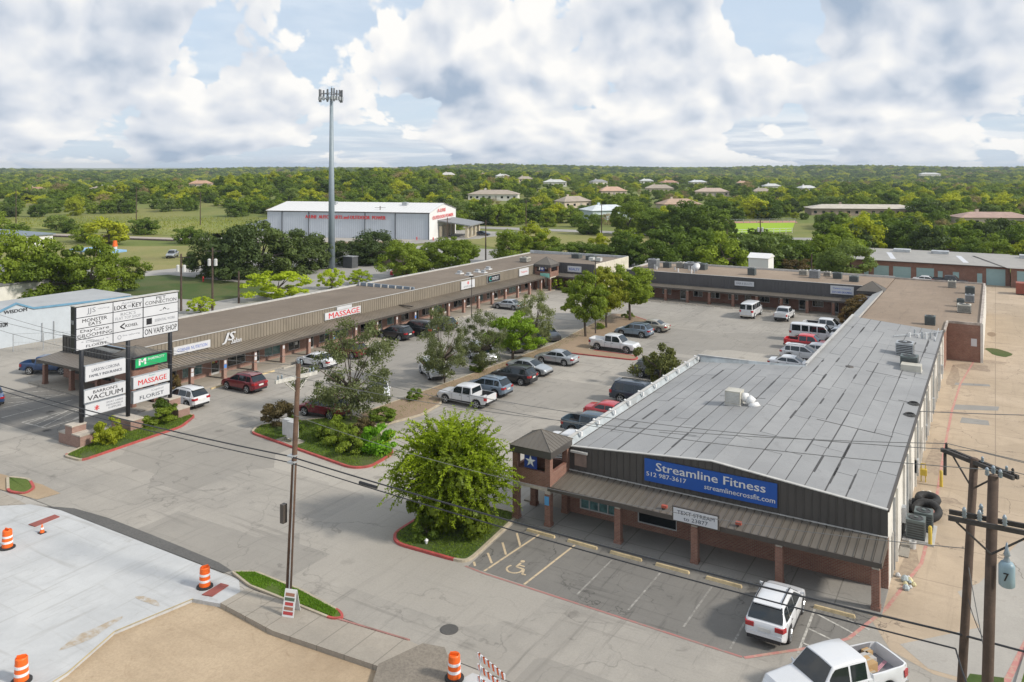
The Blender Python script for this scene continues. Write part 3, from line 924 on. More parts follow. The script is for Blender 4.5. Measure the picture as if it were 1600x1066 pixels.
M_alley_dark = worn_paint('alley_dark_tone', (0.25, 0.19, 0.14), (0.36, 0.285, 0.205), 0.50)
for (x_, y_, a_, b_) in ((-3.7, 66.0, .55, 4.5), (-2.9, 78.5, 1.0, .5), (-3.6, 92.0, .5, 5.0), (-1.9, 97.2, 1.6, 1.6), (-3.9, 47.5, .4, 2.2), (-2.6, 57.6, .9, .5), (.2, 112.0, 1.3, .3), (-.4, 100.9, 1.5, .7)):
    struct('dark_alley_patch', MB().sheet([(x_ + a_ * math.cos(t) * (1 + .25 * math.sin(3 * t + x_)), y_ + b_ * math.sin(t) * (1 + .2 * math.cos(4 * t + y_))) for t in [R(18 * i) for i in range(20)]], 0.0085), M_alley_dark)  # darker brown patches on the alley paving, the longest beside the wall
HOUSES = [
    (-628.7, 342.0, 16, 9, 3, 2.4, (0.34, 0.20, 0.14), (0.52, 0.44, 0.36), 0.1, 'house with a red-brown roof among the trees at the far left'),
    (-596.48, 378.39, 20, 9, 3, 2.2, (0.33, 0.28, 0.23), (0.62, 0.6, 0.56), 0, 'house with a grey-tan roof left of centre among the far left trees'),
    (-520.17, 406.96, 16, 9, 3, 2.4, (0.4, 0.25, 0.17), (0.52, 0.44, 0.36), 0.2, 'house with an orange tiled roof behind the left meadow'),
    (-227.65, 361.91, 26, 12, 3, 2.2, (0.33, 0.28, 0.23), (0.62, 0.6, 0.56), -0.1, 'long tan-roofed house right behind the warehouse'),
    (-420.61, 684.2, 13, 9, 3, 2, (0.48, 0.49, 0.48), (0.62, 0.6, 0.56), 0.2, 'house with a pale metal roof above the warehouse gable'),
    (-513.74, 795.6, 12, 9, 3, 2, (0.34, 0.20, 0.14), (0.62, 0.6, 0.56), 0.2, 'orange-roofed house left of the pale metal roofed one'),
    (-302.5, 572.27, 18, 10, 3.2, 2, (0.48, 0.49, 0.48), (0.62, 0.6, 0.56), 0, 'white-roofed house left of centre in the far suburb'),
    (-207.67, 469.67, 16, 10, 3, 2.6, (0.45, 0.3, 0.22), (0.52, 0.44, 0.36), 0.15, 'pinkish tan roofed house left of the big round tree'),
    (-215.12, 573.2, 20, 11, 3, 2.6, (0.33, 0.28, 0.23), (0.52, 0.44, 0.36), -0.1, 'wide tan-roofed house right of the big round tree'),
    (-174.97, 349.48, 15, 9, 3, 2.4, (0.33, 0.28, 0.23), (0.52, 0.44, 0.36), 0.5, 'brown-roofed house half hidden behind bare brown trees'),
    (-133.67, 296.66, 17, 13, 3.6, 2.0, (0.56, 0.6, 0.62), (0.5, 0.58, 0.62), 0.3, 'pale blue-white metal barn near the far road'),
    (-327.53, 833.51, 14, 9, 3, 2, (0.48, 0.49, 0.48), (0.62, 0.6, 0.56), 0, 'white house in front of the far ridge'),
    (-279.48, 862.26, 18, 9, 3, 2, (0.5, 0.52, 0.54), (0.62, 0.6, 0.56), 0.1, 'blue-white roofed house right of the yellow-green tree'),
    (-166.41, 543.86, 22, 11, 3, 2.4, (0.42, 0.33, 0.27), (0.52, 0.44, 0.36), -0.15, 'long brownish roofed house left of the sports field'),
    (-170.6, 732.65, 14, 8, 3, 2, (0.48, 0.49, 0.48), (0.62, 0.6, 0.56), 0.1, 'small white house above the right woods'),
    (-49.86, 376.55, 44, 12, 3, 1.6, (0.46, 0.42, 0.36), (0.32, 0.25, 0.2), -0.12, 'long pale-roofed school building in the right woods'),
    (-1.43, 334.86, 24, 10, 3, 1.8, (0.36, 0.25, 0.21), (0.52, 0.44, 0.36), -0.1, 'pink-roofed house at the right edge of the woods'),
    (-116.33, 1860.74, 40, 14, 4, 3, (0.48, 0.49, 0.48), (0.62, 0.6, 0.56), 0, 'large white building on the far ridge'),
    (-201.9, 1349.92, 16, 9, 3, 2, (0.48, 0.49, 0.48), (0.62, 0.6, 0.56), 0, 'tiny white-roofed house beyond the right woods'),
    (-310.48, 672.12, 14, 9, 3, 2, (0.26, 0.26, 0.26), (0.62, 0.6, 0.56), 0.3, 'grey-roofed house behind the white one'),
    (-127.5, 364.92, 18, 10, 3, 2.4, (0.38, 0.27, 0.2), (0.52, 0.44, 0.36), 0.2, 'brown-roofed house behind the pair of dark round trees'),
    (-2106.67, 2599.91, 18, 10, 4, 3, (0.4, 0.3, 0.22), (0.52, 0.44, 0.36), 0.2, 'tan house on top of the wooded hill'),
    (-358.09, 620.44, 13, 9, 2.8, 2.2, (0.33, 0.28, 0.23), (0.52, 0.44, 0.36), 0.22, 'small tan-roofed suburban house half buried in trees'),
    (-426.63, 774.19, 12, 9, 2.8, 2.2, (0.26, 0.26, 0.26), (0.52, 0.44, 0.36), -0.43, 'small grey-roofed suburban house half buried in trees'),
    (-366.18, 746.02, 15, 9, 2.8, 2.2, (0.26, 0.26, 0.26), (0.62, 0.6, 0.56), 0.3, 'small grey-roofed suburban house half buried in trees'),
    (-290.46, 684.1, 12, 9, 2.8, 2.2, (0.34, 0.20, 0.14), (0.62, 0.6, 0.56), -0.22, 'small red-brown-roofed suburban house half buried in trees'),
    (-232.7, 579.01, 17, 9, 2.8, 2.2, (0.33, 0.28, 0.23), (0.52, 0.44, 0.36), -0.24, 'small tan-roofed suburban house half buried in trees'),
    (-278.64, 769.17, 17, 9, 2.8, 2.2, (0.34, 0.20, 0.14), (0.62, 0.6, 0.56), 0.3, 'small red-brown-roofed suburban house half buried in trees'),
    (-216.36, 642.65, 12, 9, 2.8, 2.2, (0.33, 0.28, 0.23), (0.62, 0.6, 0.56), -0.21, 'small tan-roofed suburban house half buried in trees'),
    (-210.37, 732.03, 17, 9, 2.8, 2.2, (0.5, 0.48, 0.46), (0.62, 0.6, 0.56), -0.41, 'small pale grey-roofed suburban house half buried in trees'),
    (-254.39, 950.81, 13, 9, 2.8, 2.2, (0.4, 0.25, 0.17), (0.62, 0.6, 0.56), 0.01, 'small orange-roofed suburban house half buried in trees'),
    (-143.09, 585.79, 12, 9, 2.8, 2.2, (0.33, 0.28, 0.23), (0.62, 0.6, 0.56), -0.22, 'small tan-roofed suburban house half buried in trees'),
    (-180.36, 857.24, 17, 9, 2.8, 2.2, (0.4, 0.25, 0.17), (0.62, 0.6, 0.56), -0.49, 'small orange-roofed suburban house half buried in trees'),
    (-133.02, 692.53, 15, 9, 2.8, 2.2, (0.48, 0.49, 0.48), (0.62, 0.6, 0.56), 0.35, 'small white-roofed suburban house half buried in trees'),
    (-181.96, 463.06, 12, 9, 2.8, 2.2, (0.4, 0.25, 0.17), (0.62, 0.6, 0.56), -0.08, 'small orange-roofed suburban house half buried in trees'),
    (-146.11, 445.07, 14, 9, 2.8, 2.2, (0.48, 0.49, 0.48), (0.62, 0.6, 0.56), -0.34, 'small white-roofed suburban house half buried in trees'),
    (-241.56, 473.14, 13, 9, 2.8, 2.2, (0.48, 0.49, 0.48), (0.52, 0.44, 0.36), -0.42, 'small white-roofed suburban house half buried in trees'),
    (-247.87, 445.61, 16, 9, 2.8, 2.2, (0.26, 0.26, 0.26), (0.62, 0.6, 0.56), 0.02, 'small grey-roofed suburban house half buried in trees'),
    (-135.24, 491.02, 14, 9, 2.8, 2.2, (0.5, 0.48, 0.46), (0.62, 0.6, 0.56), -0.35, 'small pale grey-roofed suburban house half buried in trees'),
    (-428.11, 601.72, 12, 9, 2.8, 2.2, (0.5, 0.48, 0.46), (0.52, 0.44, 0.36), -0.09, 'small pale grey-roofed suburban house half buried in trees'),
    (-537.75, 707.69, 16, 9, 2.8, 2.2, (0.33, 0.28, 0.23), (0.62, 0.6, 0.56), -0.22, 'small tan-roofed suburban house half buried in trees'),
    (-177.16, 997.03, 14, 9, 2.8, 2.2, (0.48, 0.49, 0.48), (0.62, 0.6, 0.56), 0.13, 'small white-roofed suburban house half buried in trees'),
    (-90.26, 911.16, 13, 9, 2.8, 2.2, (0.33, 0.28, 0.23), (0.52, 0.44, 0.36), 0.34, 'small tan-roofed suburban house half buried in trees'),
    (-38.32, 1164.98, 12, 9, 2.8, 2.2, (0.5, 0.48, 0.46), (0.62, 0.6, 0.56), 0.27, 'small pale grey-roofed suburban house half buried in trees'),
    (-560.45, 629.76, 17, 9, 2.8, 2.2, (0.4, 0.25, 0.17), (0.52, 0.44, 0.36), -0.38, 'small orange-roofed suburban house half buried in trees'),
]
MID_TREES = [
    (-128.08, 66.34, 9.7, 4.67, 'oak', 'tree', 'bright leafy tree cut by the left edge, behind the white shop', None),
    (-124.06, 70.08, 8.0, 4.91, 'oak', 'tree', 'bright leafy tree second from the left edge', None),
    (-120.13, 73.79, 8.7, 4.56, 'oak', 'tree', 'bright leafy tree directly above the tall sign', None),
    (-125.98, 82.99, 5.7, 3.02, 'oak', 'tree', 'smaller yellow-green tree right of the big three above the tall sign', None),
    (-129.2, 102.24, 8.5, 3.3, 'live', 'tree', 'dark live oak at the left end of the oak clump by the cell tower', None),
    (-121.87, 102.55, 10.7, 4.77, 'live', 'tree', 'largest dark live oak left of the cell tower', None),
    (-119.99, 107.76, 11.0, 5.13, 'live', 'tree', 'dark live oak left of the cell tower with a leaning trunk', None),
    (-118.34, 113.02, 9.0, 4.75, 'live', 'tree', 'dark live oak just left of the cell tower pole', None),
    (-119.75, 121.37, 7.3, 3.94, 'live', 'tree', 'dark live oak partly behind the cell tower pole', None),
    (-117.86, 130.02, 5.5, 3.27, 'live', 'tree', 'small dark oak just right of the cell tower pole', None),
    (-116.92, 135.93, 7.3, 5.04, 'live', 'tree', 'dark oak above the tan board screen', None),
    (-111.47, 136.48, 5.2, 3.87, 'live', 'tree', 'rusty dark oak right of the tan board screen', None),
    (-97.05, 90.4, 4.8, 4.64, 'limes', 'tree', 'lime-green broad young tree behind the taupe roof', None),
    (-97.35, 102.6, 3.7, 2.08, 'limes', 'tree', 'narrow lime-green tree at the foot of the cell tower', None),
    (-97.27, 109.64, 2.7, 2.05, 'limes', 'tree', 'second narrow lime-green tree right of the cell tower foot', None),
    (-97.33, 76.04, 2.5, 1.64, 'limes', 'tree', 'small lime-green sapling right of the tall sign', None),
    (-94.94, 118.67, 6.2, 3.58, 'oak', 'tree', 'green tree behind the middle of the taupe roof', None),
    (-94.69, 125.01, 4.9, 3.46, 'oak', 'tree', 'round green tree behind the taupe roof, left of the yellow-green one', None),
    (-92.38, 128.56, 6.0, 4.25, 'oak', 'shrub', 'bushy bright tree where the taupe roof passes the road', None),
    (-95.26, 138.47, 5.8, 3.46, 'oak', 'tree', 'yellow-green tree by the road right of the warehouse lawn', None),
    (-89.3, 149.75, 6.4, 4.14, 'oak', 'tree', 'leafy green tree behind the far end of the taupe roof', None),
    (-86.48, 156.93, 5.4, 4.26, 'oak', 'tree', 'green tree behind the far corner tower', None),
    (-78.43, 153.62, 4.9, 3.82, 'wood', 'tree', 'dark green tree left of the hedge behind the white end wall', None),
    (-74.92, 155.72, 5.2, 3.82, 'wood', 'tree', 'dark green tree behind the white end wall', None),
    (-70.15, 156.0, 4.8, 3.5, 'wood', 'tree', 'dark green tree right of the white end wall', None),
    (-66.45, 158.22, 7.3, 3.23, 'wood', 'tree', 'tall dark tree rising from the hedge behind the back row', None),
    (-61.96, 158.4, 6.1, 3.72, 'wood', 'tree', 'dark tree behind the tall duct box', None),
    (-58.94, 162.71, 5.4, 3.77, 'wood', 'tree', 'dark tree behind the left roof cluster', None),
    (-55.13, 164.99, 5.7, 3.77, 'wood', 'tree', 'dark tree behind the satellite dish', None),
    (-51.67, 167.06, 7.0, 4.04, 'wood', 'tree', 'tall dark tree left of the white storage shed', None),
    (-43.08, 164.87, 3.9, 2.59, 'wood', 'shrub', 'low bush right of the white storage shed', None),
    (-39.04, 164.96, 3.8, 3.07, 'wood', 'shrub', 'dense bush left of the reddish shrub beyond the back row', None),
    (-77.59, 229.33, 11.2, 6.38, 'wood', 'tree', 'big dark round tree, left of the pair by the sports field', None),
    (-71.96, 232.7, 10.9, 6.38, 'wood', 'tree', 'big dark round tree, right of the pair by the sports field', None),
    (-89.64, 232.33, 7.8, 5.44, 'wood', 'tree', 'dark tree left of the dark pair by the road', None),
    (-95.99, 228.53, 8.9, 5.06, 'oak', 'tree', 'medium tree in front of the pale barn', None),
    (-108.0, 226.74, 7.1, 3.96, 'wood', 'tree', 'small dark tree left of the pale barn', None),
    (-61.34, 216.45, 6.9, 1.89, 'wood', 'tree', 'small lollipop tree on the near side of the sports field', None),
    (-22.25, 158.27, 7.2, 4.9, 'light', 'tree', 'broad pale green tree in front of the brick garages', None),
    (-27.16, 159.23, 5.7, 2.39, 'light', 'tree', 'smaller pale green tree left of the broad one by the garages', None),
    (-33.17, 163.99, 3.9, 3.25, 'rusty', 'shrub', 'reddish brown bush behind the back row roof', None),
    (-15.48, 116.29, 3.8, 2.56, 'rusty', 'shrub', 'pink-tinged crape myrtle in the courtyard corner', None),
    (-17.16, 115.8, 2.3, 1.2, 'rusty', 'shrub', 'small shrub left of the pink-tinged crape myrtle', None),
    (-64.13, 122.48, 2.2, 1.31, 'limes', 'shrub', 'small bright shrub at the foot of the far corner tower', None),
    (-29.55, 285.11, 6.6, 1.65, 'oak', 'tree', 'slim young tree on the warehouse lawn', None),
]
FAR_POLES = [
    (-249.35, 169.18, 14.1, 'tall pole with a lamp bulb beyond the railway, left of centre', 1.3, 0),
    (-275.75, 143.83, 13.4, 'leftmost tall pole beyond the railway', 1.3, 0),
    (-101.44, 75.95, 8.3, 'pole with two white transformers, left of the pair behind the taupe roof', 1.2, 2),
    (-96.68, 77.6, 9.3, 'pole with two white transformers, right of the pair behind the taupe roof', 1.2, 2),
    (-99.55, 84.75, 4.9, 'short bare wooden post behind the taupe roof', 0, 0),
    (-154.66, 183.2, 9.4, 'pole with a wide crossarm in front of the warehouse wall', 1.6, 0),
    (-251.08, 284.74, 11.8, 'grey pole sticking up behind the warehouse roof', 1.0, 0),
    (-128.58, 180.43, 7.0, 'pole at the warehouse corner', 0.9, 0),
    (-96.95, 150.66, 9.1, 'dark pole by the road right of the warehouse', 0.9, 0),
    (-127.05, 220.94, 10.5, 'slim pole left of the suburban houses', 0.9, 0),
    (-102.66, 224.54, 9.7, 'pole in front of the pale barn', 0.9, 0),
    (-50.37, 175.76, 7.3, 'pole with white transformer left of the sports field', 0.6, 2),
    (-44.72, 181.92, 9.1, 'pole with white transformer in front of the sports field', 0.6, 2),
    (-243.32, 190.09, 11.9, 'faint pole at the right end of the left meadow', 0.8, 0),
    (-368.18, 551.8, 16.8, 'pole among the houses above the warehouse', 0.8, 0),
    (-30.1, 161.56, 4.3, 'dark stub pole beside the reddish bush', 0, 0),
]
# ================================================================== BUILDINGS
M_brick = brick_mat('red_brown_brick', (0.215, 0.085, 0.058), (0.30, 0.130, 0.088), (0.32, 0.27, 0.22))
M_brickL = brick_mat('light_red_brick', (0.29, 0.14, 0.105), (0.36, 0.185, 0.14), (0.36, 0.31, 0.27))
M_brickP = brick_mat('column_brick', (0.20, 0.085, 0.06), (0.27, 0.125, 0.09), (0.26, 0.2, 0.16))
M_stone = mat('cap_stone', (0.48, 0.43, 0.37), 0.8, fine=0.3, dirt=0.3)
M_fasc = mat('charcoal_ribbed_metal', (0.072, 0.066, 0.062), 0.5, var=0.12, scale=0.7, dirt=0.1)
M_fascL = mat('taupe_ribbed_metal', (0.225, 0.195, 0.155), 0.5, var=0.10, scale=0.5, dirt=0.15)
M_fascB = mat('slate_metal', (0.085, 0.082, 0.085), 0.5, var=0.12, scale=0.5)
M_awn = mat('bronze_seam_metal', (0.128, 0.113, 0.095), 0.45, var=0.14, scale=0.5, dirt=0.22, rnd=0.18)
M_awnL = mat('taupe_seam_metal', (0.19, 0.16, 0.125), 0.45, var=0.14, scale=0.5, dirt=0.2)
M_trim = mat('pale_metal_trim', (0.46, 0.45, 0.43), 0.5, dirt=0.25)
M_dtrim = mat('dark_bronze_trim', (0.07, 0.06, 0.052), 0.5)
M_membr = None
b = NB('cap_sheet_membrane')
v = b.pos()
oi = b.n('ShaderNodeObjectInfo')
n1 = b.noise(v, 0.22, 6, 0.6, 0.6); n2 = b.noise(v, 1.4, 6, 0.7, 0.8); n3 = b.noise(v, 14, 3, 0.8)
c = b.mix(b.step(n1, 0.3, 0.7), (0.245, 0.247, 0.250), (0.325, 0.327, 0.328))
c = b.mix(b.math('MULTIPLY', oi.outputs['Random'], 0.38), c, (0.225, 0.228, 0.232))
c = b.mix(b.math('MULTIPLY', b.step(n2, 0.55, 0.75), 0.35), c, (0.13, 0.13, 0.13))
c = b.mix(b.math('MULTIPLY', b.step(n3, 0.35, 0.7), 0.18), c, (0.12, 0.12, 0.13))
b.l(c, b.p.inputs['Base Color']); b.p.inputs['Roughness'].default_value = 0.72
b.bump(n3, 0.3, 0.01)
M_membr = b.m
M_seam = mat('bitumen_seam', (0.05, 0.048, 0.046), 0.6, var=0.3, scale=2)
M_gravroof = ground_mat('gravel_roof', (0.175, 0.140, 0.108), (0.245, 0.20, 0.158), (0.10, 0.082, 0.068), 0.5, 0.0, grit=0.5, tyre=0.45)
M_gravroof2 = ground_mat('tan_gravel_roof', (0.255, 0.195, 0.145), (0.34, 0.265, 0.20), (0.14, 0.11, 0.088), 0.45, 0.3, grit=0.5, tyre=0.4)
M_wallW = mat('cream_painted_wall', (0.62, 0.60, 0.56), 0.75, var=0.08, dirt=0.35, scale=0.8)
M_white = mat('white_paint', (0.66, 0.66, 0.66), 0.5, var=0.05)
M_signw = mat('sign_face_white', (0.56, 0.57, 0.60), 0.35, var=0.04, scale=0.8)
M_black = mat('black_paint', (0.015, 0.015, 0.018), 0.5)
M_glass = glass_mat('dark_window_glass')
M_glassT = mat('teal_window_glass', (0.10, 0.19, 0.19), 0.12, var=0.5, scale=2.5, spec=0.8)
M_alu = mat('aluminium_frame', (0.50, 0.50, 0.49), 0.4)
M_soff = mat('porch_soffit', (0.16, 0.15, 0.14), 0.8)
M_galv = mat('galvanised_metal', (0.40, 0.42, 0.44), 0.42, metal=0.4, var=0.2, scale=2)
M_silver = mat('silver_roof_coating', (0.46, 0.48, 0.50), 0.45, metal=0.2, var=0.25, scale=1.2, dirt=0.3)
M_acg = mat('ac_grey_green', (0.10, 0.125, 0.125), 0.5, dirt=0.2)
M_acc = mat('ac_cream', (0.50, 0.48, 0.42), 0.5, dirt=0.3)
M_acd = mat('ac_coil_dark', (0.045, 0.047, 0.05), 0.6, var=0.3, scale=6)
M_door = mat('service_door', (0.30, 0.29, 0.27), 0.6, dirt=0.3)
M_intr = mat('shop_interior_dark', (0.025, 0.022, 0.02), 0.9)


class FR:
    """wall frame: u along the wall, n out of the wall"""
    def __init__(s, o, u, n):
        s.o = Vector(o); s.u = Vector((*u, 0)); s.n = Vector((*n, 0))

    def p(s, u, n, z):
        q = s.o + s.u * u + s.n * n
        return (q.x, q.y, z)

    def box(s, mb, u0, u1, n0, n1, z0, z1, mi=0):
        mb.hexa([s.p(u0, n0, z0), s.p(u1, n0, z0), s.p(u1, n1, z0), s.p(u0, n1, z0), s.p(u0, n0, z1), s.p(u1, n0, z1), s.p(u1, n1, z1), s.p(u0, n1, z1)], mi)
        return mb


def fixn(o):
    """make normals consistent"""
    import bmesh
    bm = bmesh.new(); bm.from_mesh(o.data)
    bmesh.ops.recalc_face_normals(bm, faces=bm.faces)
    bm.to_mesh(o.data); bm.free()
    return o


def wall_with_holes(fr, mb, u0, u1, z0, z1, holes, t=0.25):
    """solid wall between -t and 0 with rectangular openings (u0,u1,z0,z1), sorted"""
    cur = u0
    for (a, b_, c, d) in sorted(holes):
        if a > cur:
            fr.box(mb, cur, a, -t, 0, z0, z1)
        if c > z0:
            fr.box(mb, a, b_, -t, 0, z0, c)
        if d < z1:
            fr.box(mb, a, b_, -t, 0, d, z1)
        cur = b_
    if cur < u1:
        fr.box(mb, cur, u1, -t, 0, z0, z1)
    return mb


def window(fr, par, u0, u1, z0, z1, glass=None, mull=1, fm=None, w=0.06, name='window'):
    m = MB()
    fr.box(m, u0, u0 + w, -0.14, -0.03, z0, z1); fr.box(m, u1 - w, u1, -0.14, -0.03, z0, z1)
    fr.box(m, u0 + w, u1 - w, -0.14, -0.03, z0, z0 + w); fr.box(m, u0 + w, u1 - w, -0.14, -0.03, z1 - w, z1)
    for i in range(1, mull):
        c = u0 + (u1 - u0) * i / mull
        fr.box(m, c - w / 2, c + w / 2, -0.13, -0.04, z0 + w, z1 - w)
    f = m.build(name, fm or M_alu, par)
    for i in range(mull):
        a = u0 + (u1 - u0) * i / mull; b_ = u0 + (u1 - u0) * (i + 1) / mull
        g_ = MB(); fr.box(g_, a + w * .8, b_ - w * .8, -0.10, -0.085, z0 + w * .8, z1 - w * .8)
        g_.build('pane', glass or M_glass, f)
    return f


def door(fr, par, u0, u1, z1, fm=None, glass=True, z0=0.1):
    m = MB(); w = 0.07
    fr.box(m, u0, u0 + w, -0.14, -0.03, z0, z1); fr.box(m, u1 - w, u1, -0.14, -0.03, z0, z1)
    fr.box(m, u0 + w, u1 - w, -0.14, -0.03, z1 - w, z1); fr.box(m, u0 + w, u1 - w, -0.13, -0.05, z0, z0 + 0.2)
    f = m.build('door', fm or M_alu, par)
    g_ = MB(); fr.box(g_, u0 + w * .8, u1 - w * .8, -0.10, -0.085, z0 + 0.2, z1 - w * .9)
    g_.build('pane', M_glass if glass else M_door, f)
    h = MB(); fr.box(h, u1 - 0.2, u1 - 0.17, -0.08, 0.0, z0 + 0.9, z0 + 1.15)
    h.build('handle', M_alu, f)
    return f


def column(par, x, y, ztop, m=None, w=0.36, plaque=None):
    c_ = MB().box(x - w / 2, x + w / 2, y - w / 2, y + w / 2, 0.1, ztop - 0.17)
    c_.box(x - w / 2 - .03, x + w / 2 + .03, y - w / 2 - .03, y + w / 2 + .03, 0.1, 0.28)
    o = c_.build('column', m or M_brickP, par)
    MB().box(x - w / 2 + .02, x + w / 2 - .02, y - w / 2 + .02, y + w / 2 - .02, ztop - 0.17, ztop).build('capital', M_stone, o)
    return o


def awning_ribs(fr, par, u0, u1, n0, z0, n1, z1, step, m, m_rib=None, panels=True, fasc=0.19, fmat=None):
    """sloping standing-seam roof from (n0,z0) at the wall down to (n1,z1) at the edge"""
    n = max(1, round((u1 - u0) / step)); s = (u1 - u0) / n
    sl = Vector((n1 - n0, z1 - z0)); t = 0.05
    if panels:
        a = MB(); g_ = 0.012
        a.hexa([(g_, 0, 0), (s - g_, 0, 0), (s - g_, n1 - n0, z1 - z0), (g_, n1 - n0, z1 - z0), (g_, 0, t), (s - g_, 0, t), (s - g_, n1 - n0, z1 - z0 + t), (g_, n1 - n0, z1 - z0 + t)])
        for q in (s - 0.045,):
            a.hexa([(q, 0, t), (q + .03, 0, t), (q + .03, n1 - n0, z1 - z0 + t), (q, n1 - n0, z1 - z0 + t), (q, 0, t + .045), (q + .03, 0, t + .045), (q + .03, n1 - n0, z1 - z0 + t + .045), (q, n1 - n0, z1 - z0 + t + .045)])
        me = a.mesh('roof_panel', m)
        po = parent_origin(par)
        for i in range(n):
            o = bpy.data.objects.new('roof_panel', me); COL.objects.link(o); o.parent = par
            M = Matrix.Identity(4)
            M.col[0] = (*fr.u.xy, 0, 0); M.col[1] = (*fr.n.xy, 0, 0)
            M.translation = Vector(fr.p(u0 + i * s, n0, z0)) - po
            o.matrix_local = M
        MBb = MB()
        MBb.hexa([fr.p(u0, n0, z0 - .03), fr.p(u1, n0, z0 - .03), fr.p(u1, n1, z1 - .03), fr.p(u0, n1, z1 - .03), fr.p(u0, n0, z0 - .004), fr.p(u1, n0, z0 - .004), fr.p(u1, n1, z1 - .004), fr.p(u0, n1, z1 - .004)])
        MBb.build('awning_deck', M_dtrim, par)
    else:
        a = MB()
        a.hexa([fr.p(u0, n0, z0), fr.p(u1, n0, z0), fr.p(u1, n1, z1), fr.p(u0, n1, z1), fr.p(u0, n0, z0 + t), fr.p(u1, n0, z0 + t), fr.p(u1, n1, z1 + t), fr.p(u0, n1, z1 + t)])
        a.build('awning_roof', m, par)
        a = MB()
        for i in range(n + 1):
            q = min(u0 + i * s, u1 - .03)
            a.hexa([fr.p(q, n0, z0 + t), fr.p(q + .03, n0, z0 + t), fr.p(q + .03, n1, z1 + t), fr.p(q, n1, z1 + t), fr.p(q, n0, z0 + t + .04), fr.p(q + .03, n0, z0 + t + .04), fr.p(q + .03, n1, z1 + t + .04), fr.p(q, n1, z1 + t + .04)])
        a.build('roof_seam', m_rib or m, par)['kind'] = 'stuff'
    f = MB(); fr.box(f, u0, u1, n1 + .002, n1 + 0.06, z1 - fasc, z1 + 0.06)
    fixn(f.build('fascia', fmat or M_dtrim, par))
    f = MB(); fr.box(f, u0 + .02, u1 - .02, min(n0, 0) + .01, n1 - .01, z1 - fasc + .03, z1 - fasc + .06)
    fixn(f.build('soffit', M_soff, par))


def ribbed_face(fr, par, u0, u1, n, z0, ztop, step, m, panels=True):
    """vertical ribbed metal front; ztop is a function of u"""
    k = max(1, round((u1 - u0) / step)); s = (u1 - u0) / k
    if panels:
        for i in range(k):
            a, b_ = u0 + i * s, u0 + (i + 1) * s
            w = MB()
            w.hexa([fr.p(a + .006, n, z0), fr.p(b_ - .006, n, z0), fr.p(b_ - .006, n + .03, z0), fr.p(a + .006, n + .03, z0), fr.p(a + .006, n, ztop(a)), fr.p(b_ - .006, n, ztop(b_)), fr.p(b_ - .006, n + .03, ztop(b_)), fr.p(a + .006, n + .03, ztop(a))])
            w.hexa([fr.p(a + .006, n + .03, z0), fr.p(a + .05, n + .03, z0), fr.p(a + .05, n + .075, z0), fr.p(a + .006, n + .075, z0), fr.p(a + .006, n + .03, ztop(a)), fr.p(a + .05, n + .03, ztop(a)), fr.p(a + .05, n + .075, ztop(a)), fr.p(a + .006, n + .075, ztop(a))])
            fixn(w.build('wall_panel', m, par))
    else:
        w = MB()
        w.hexa([fr.p(u0, n, z0), fr.p(u1, n, z0), fr.p(u1, n + .03, z0), fr.p(u0, n + .03, z0), fr.p(u0, n, ztop(u0)), fr.p(u1, n, ztop(u1)), fr.p(u1, n + .03, ztop(u1)), fr.p(u0, n + .03, ztop(u0))])
        fixn(w.build('fascia_wall', m, par))
        w = MB()
        for i in range(k):
            a = u0 + i * s
            fr.box(w, a, a + .05, n + .03, n + .075, z0, ztop(a))
        fixn(w.build('fascia_rib', m, par))['kind'] = 'stuff'


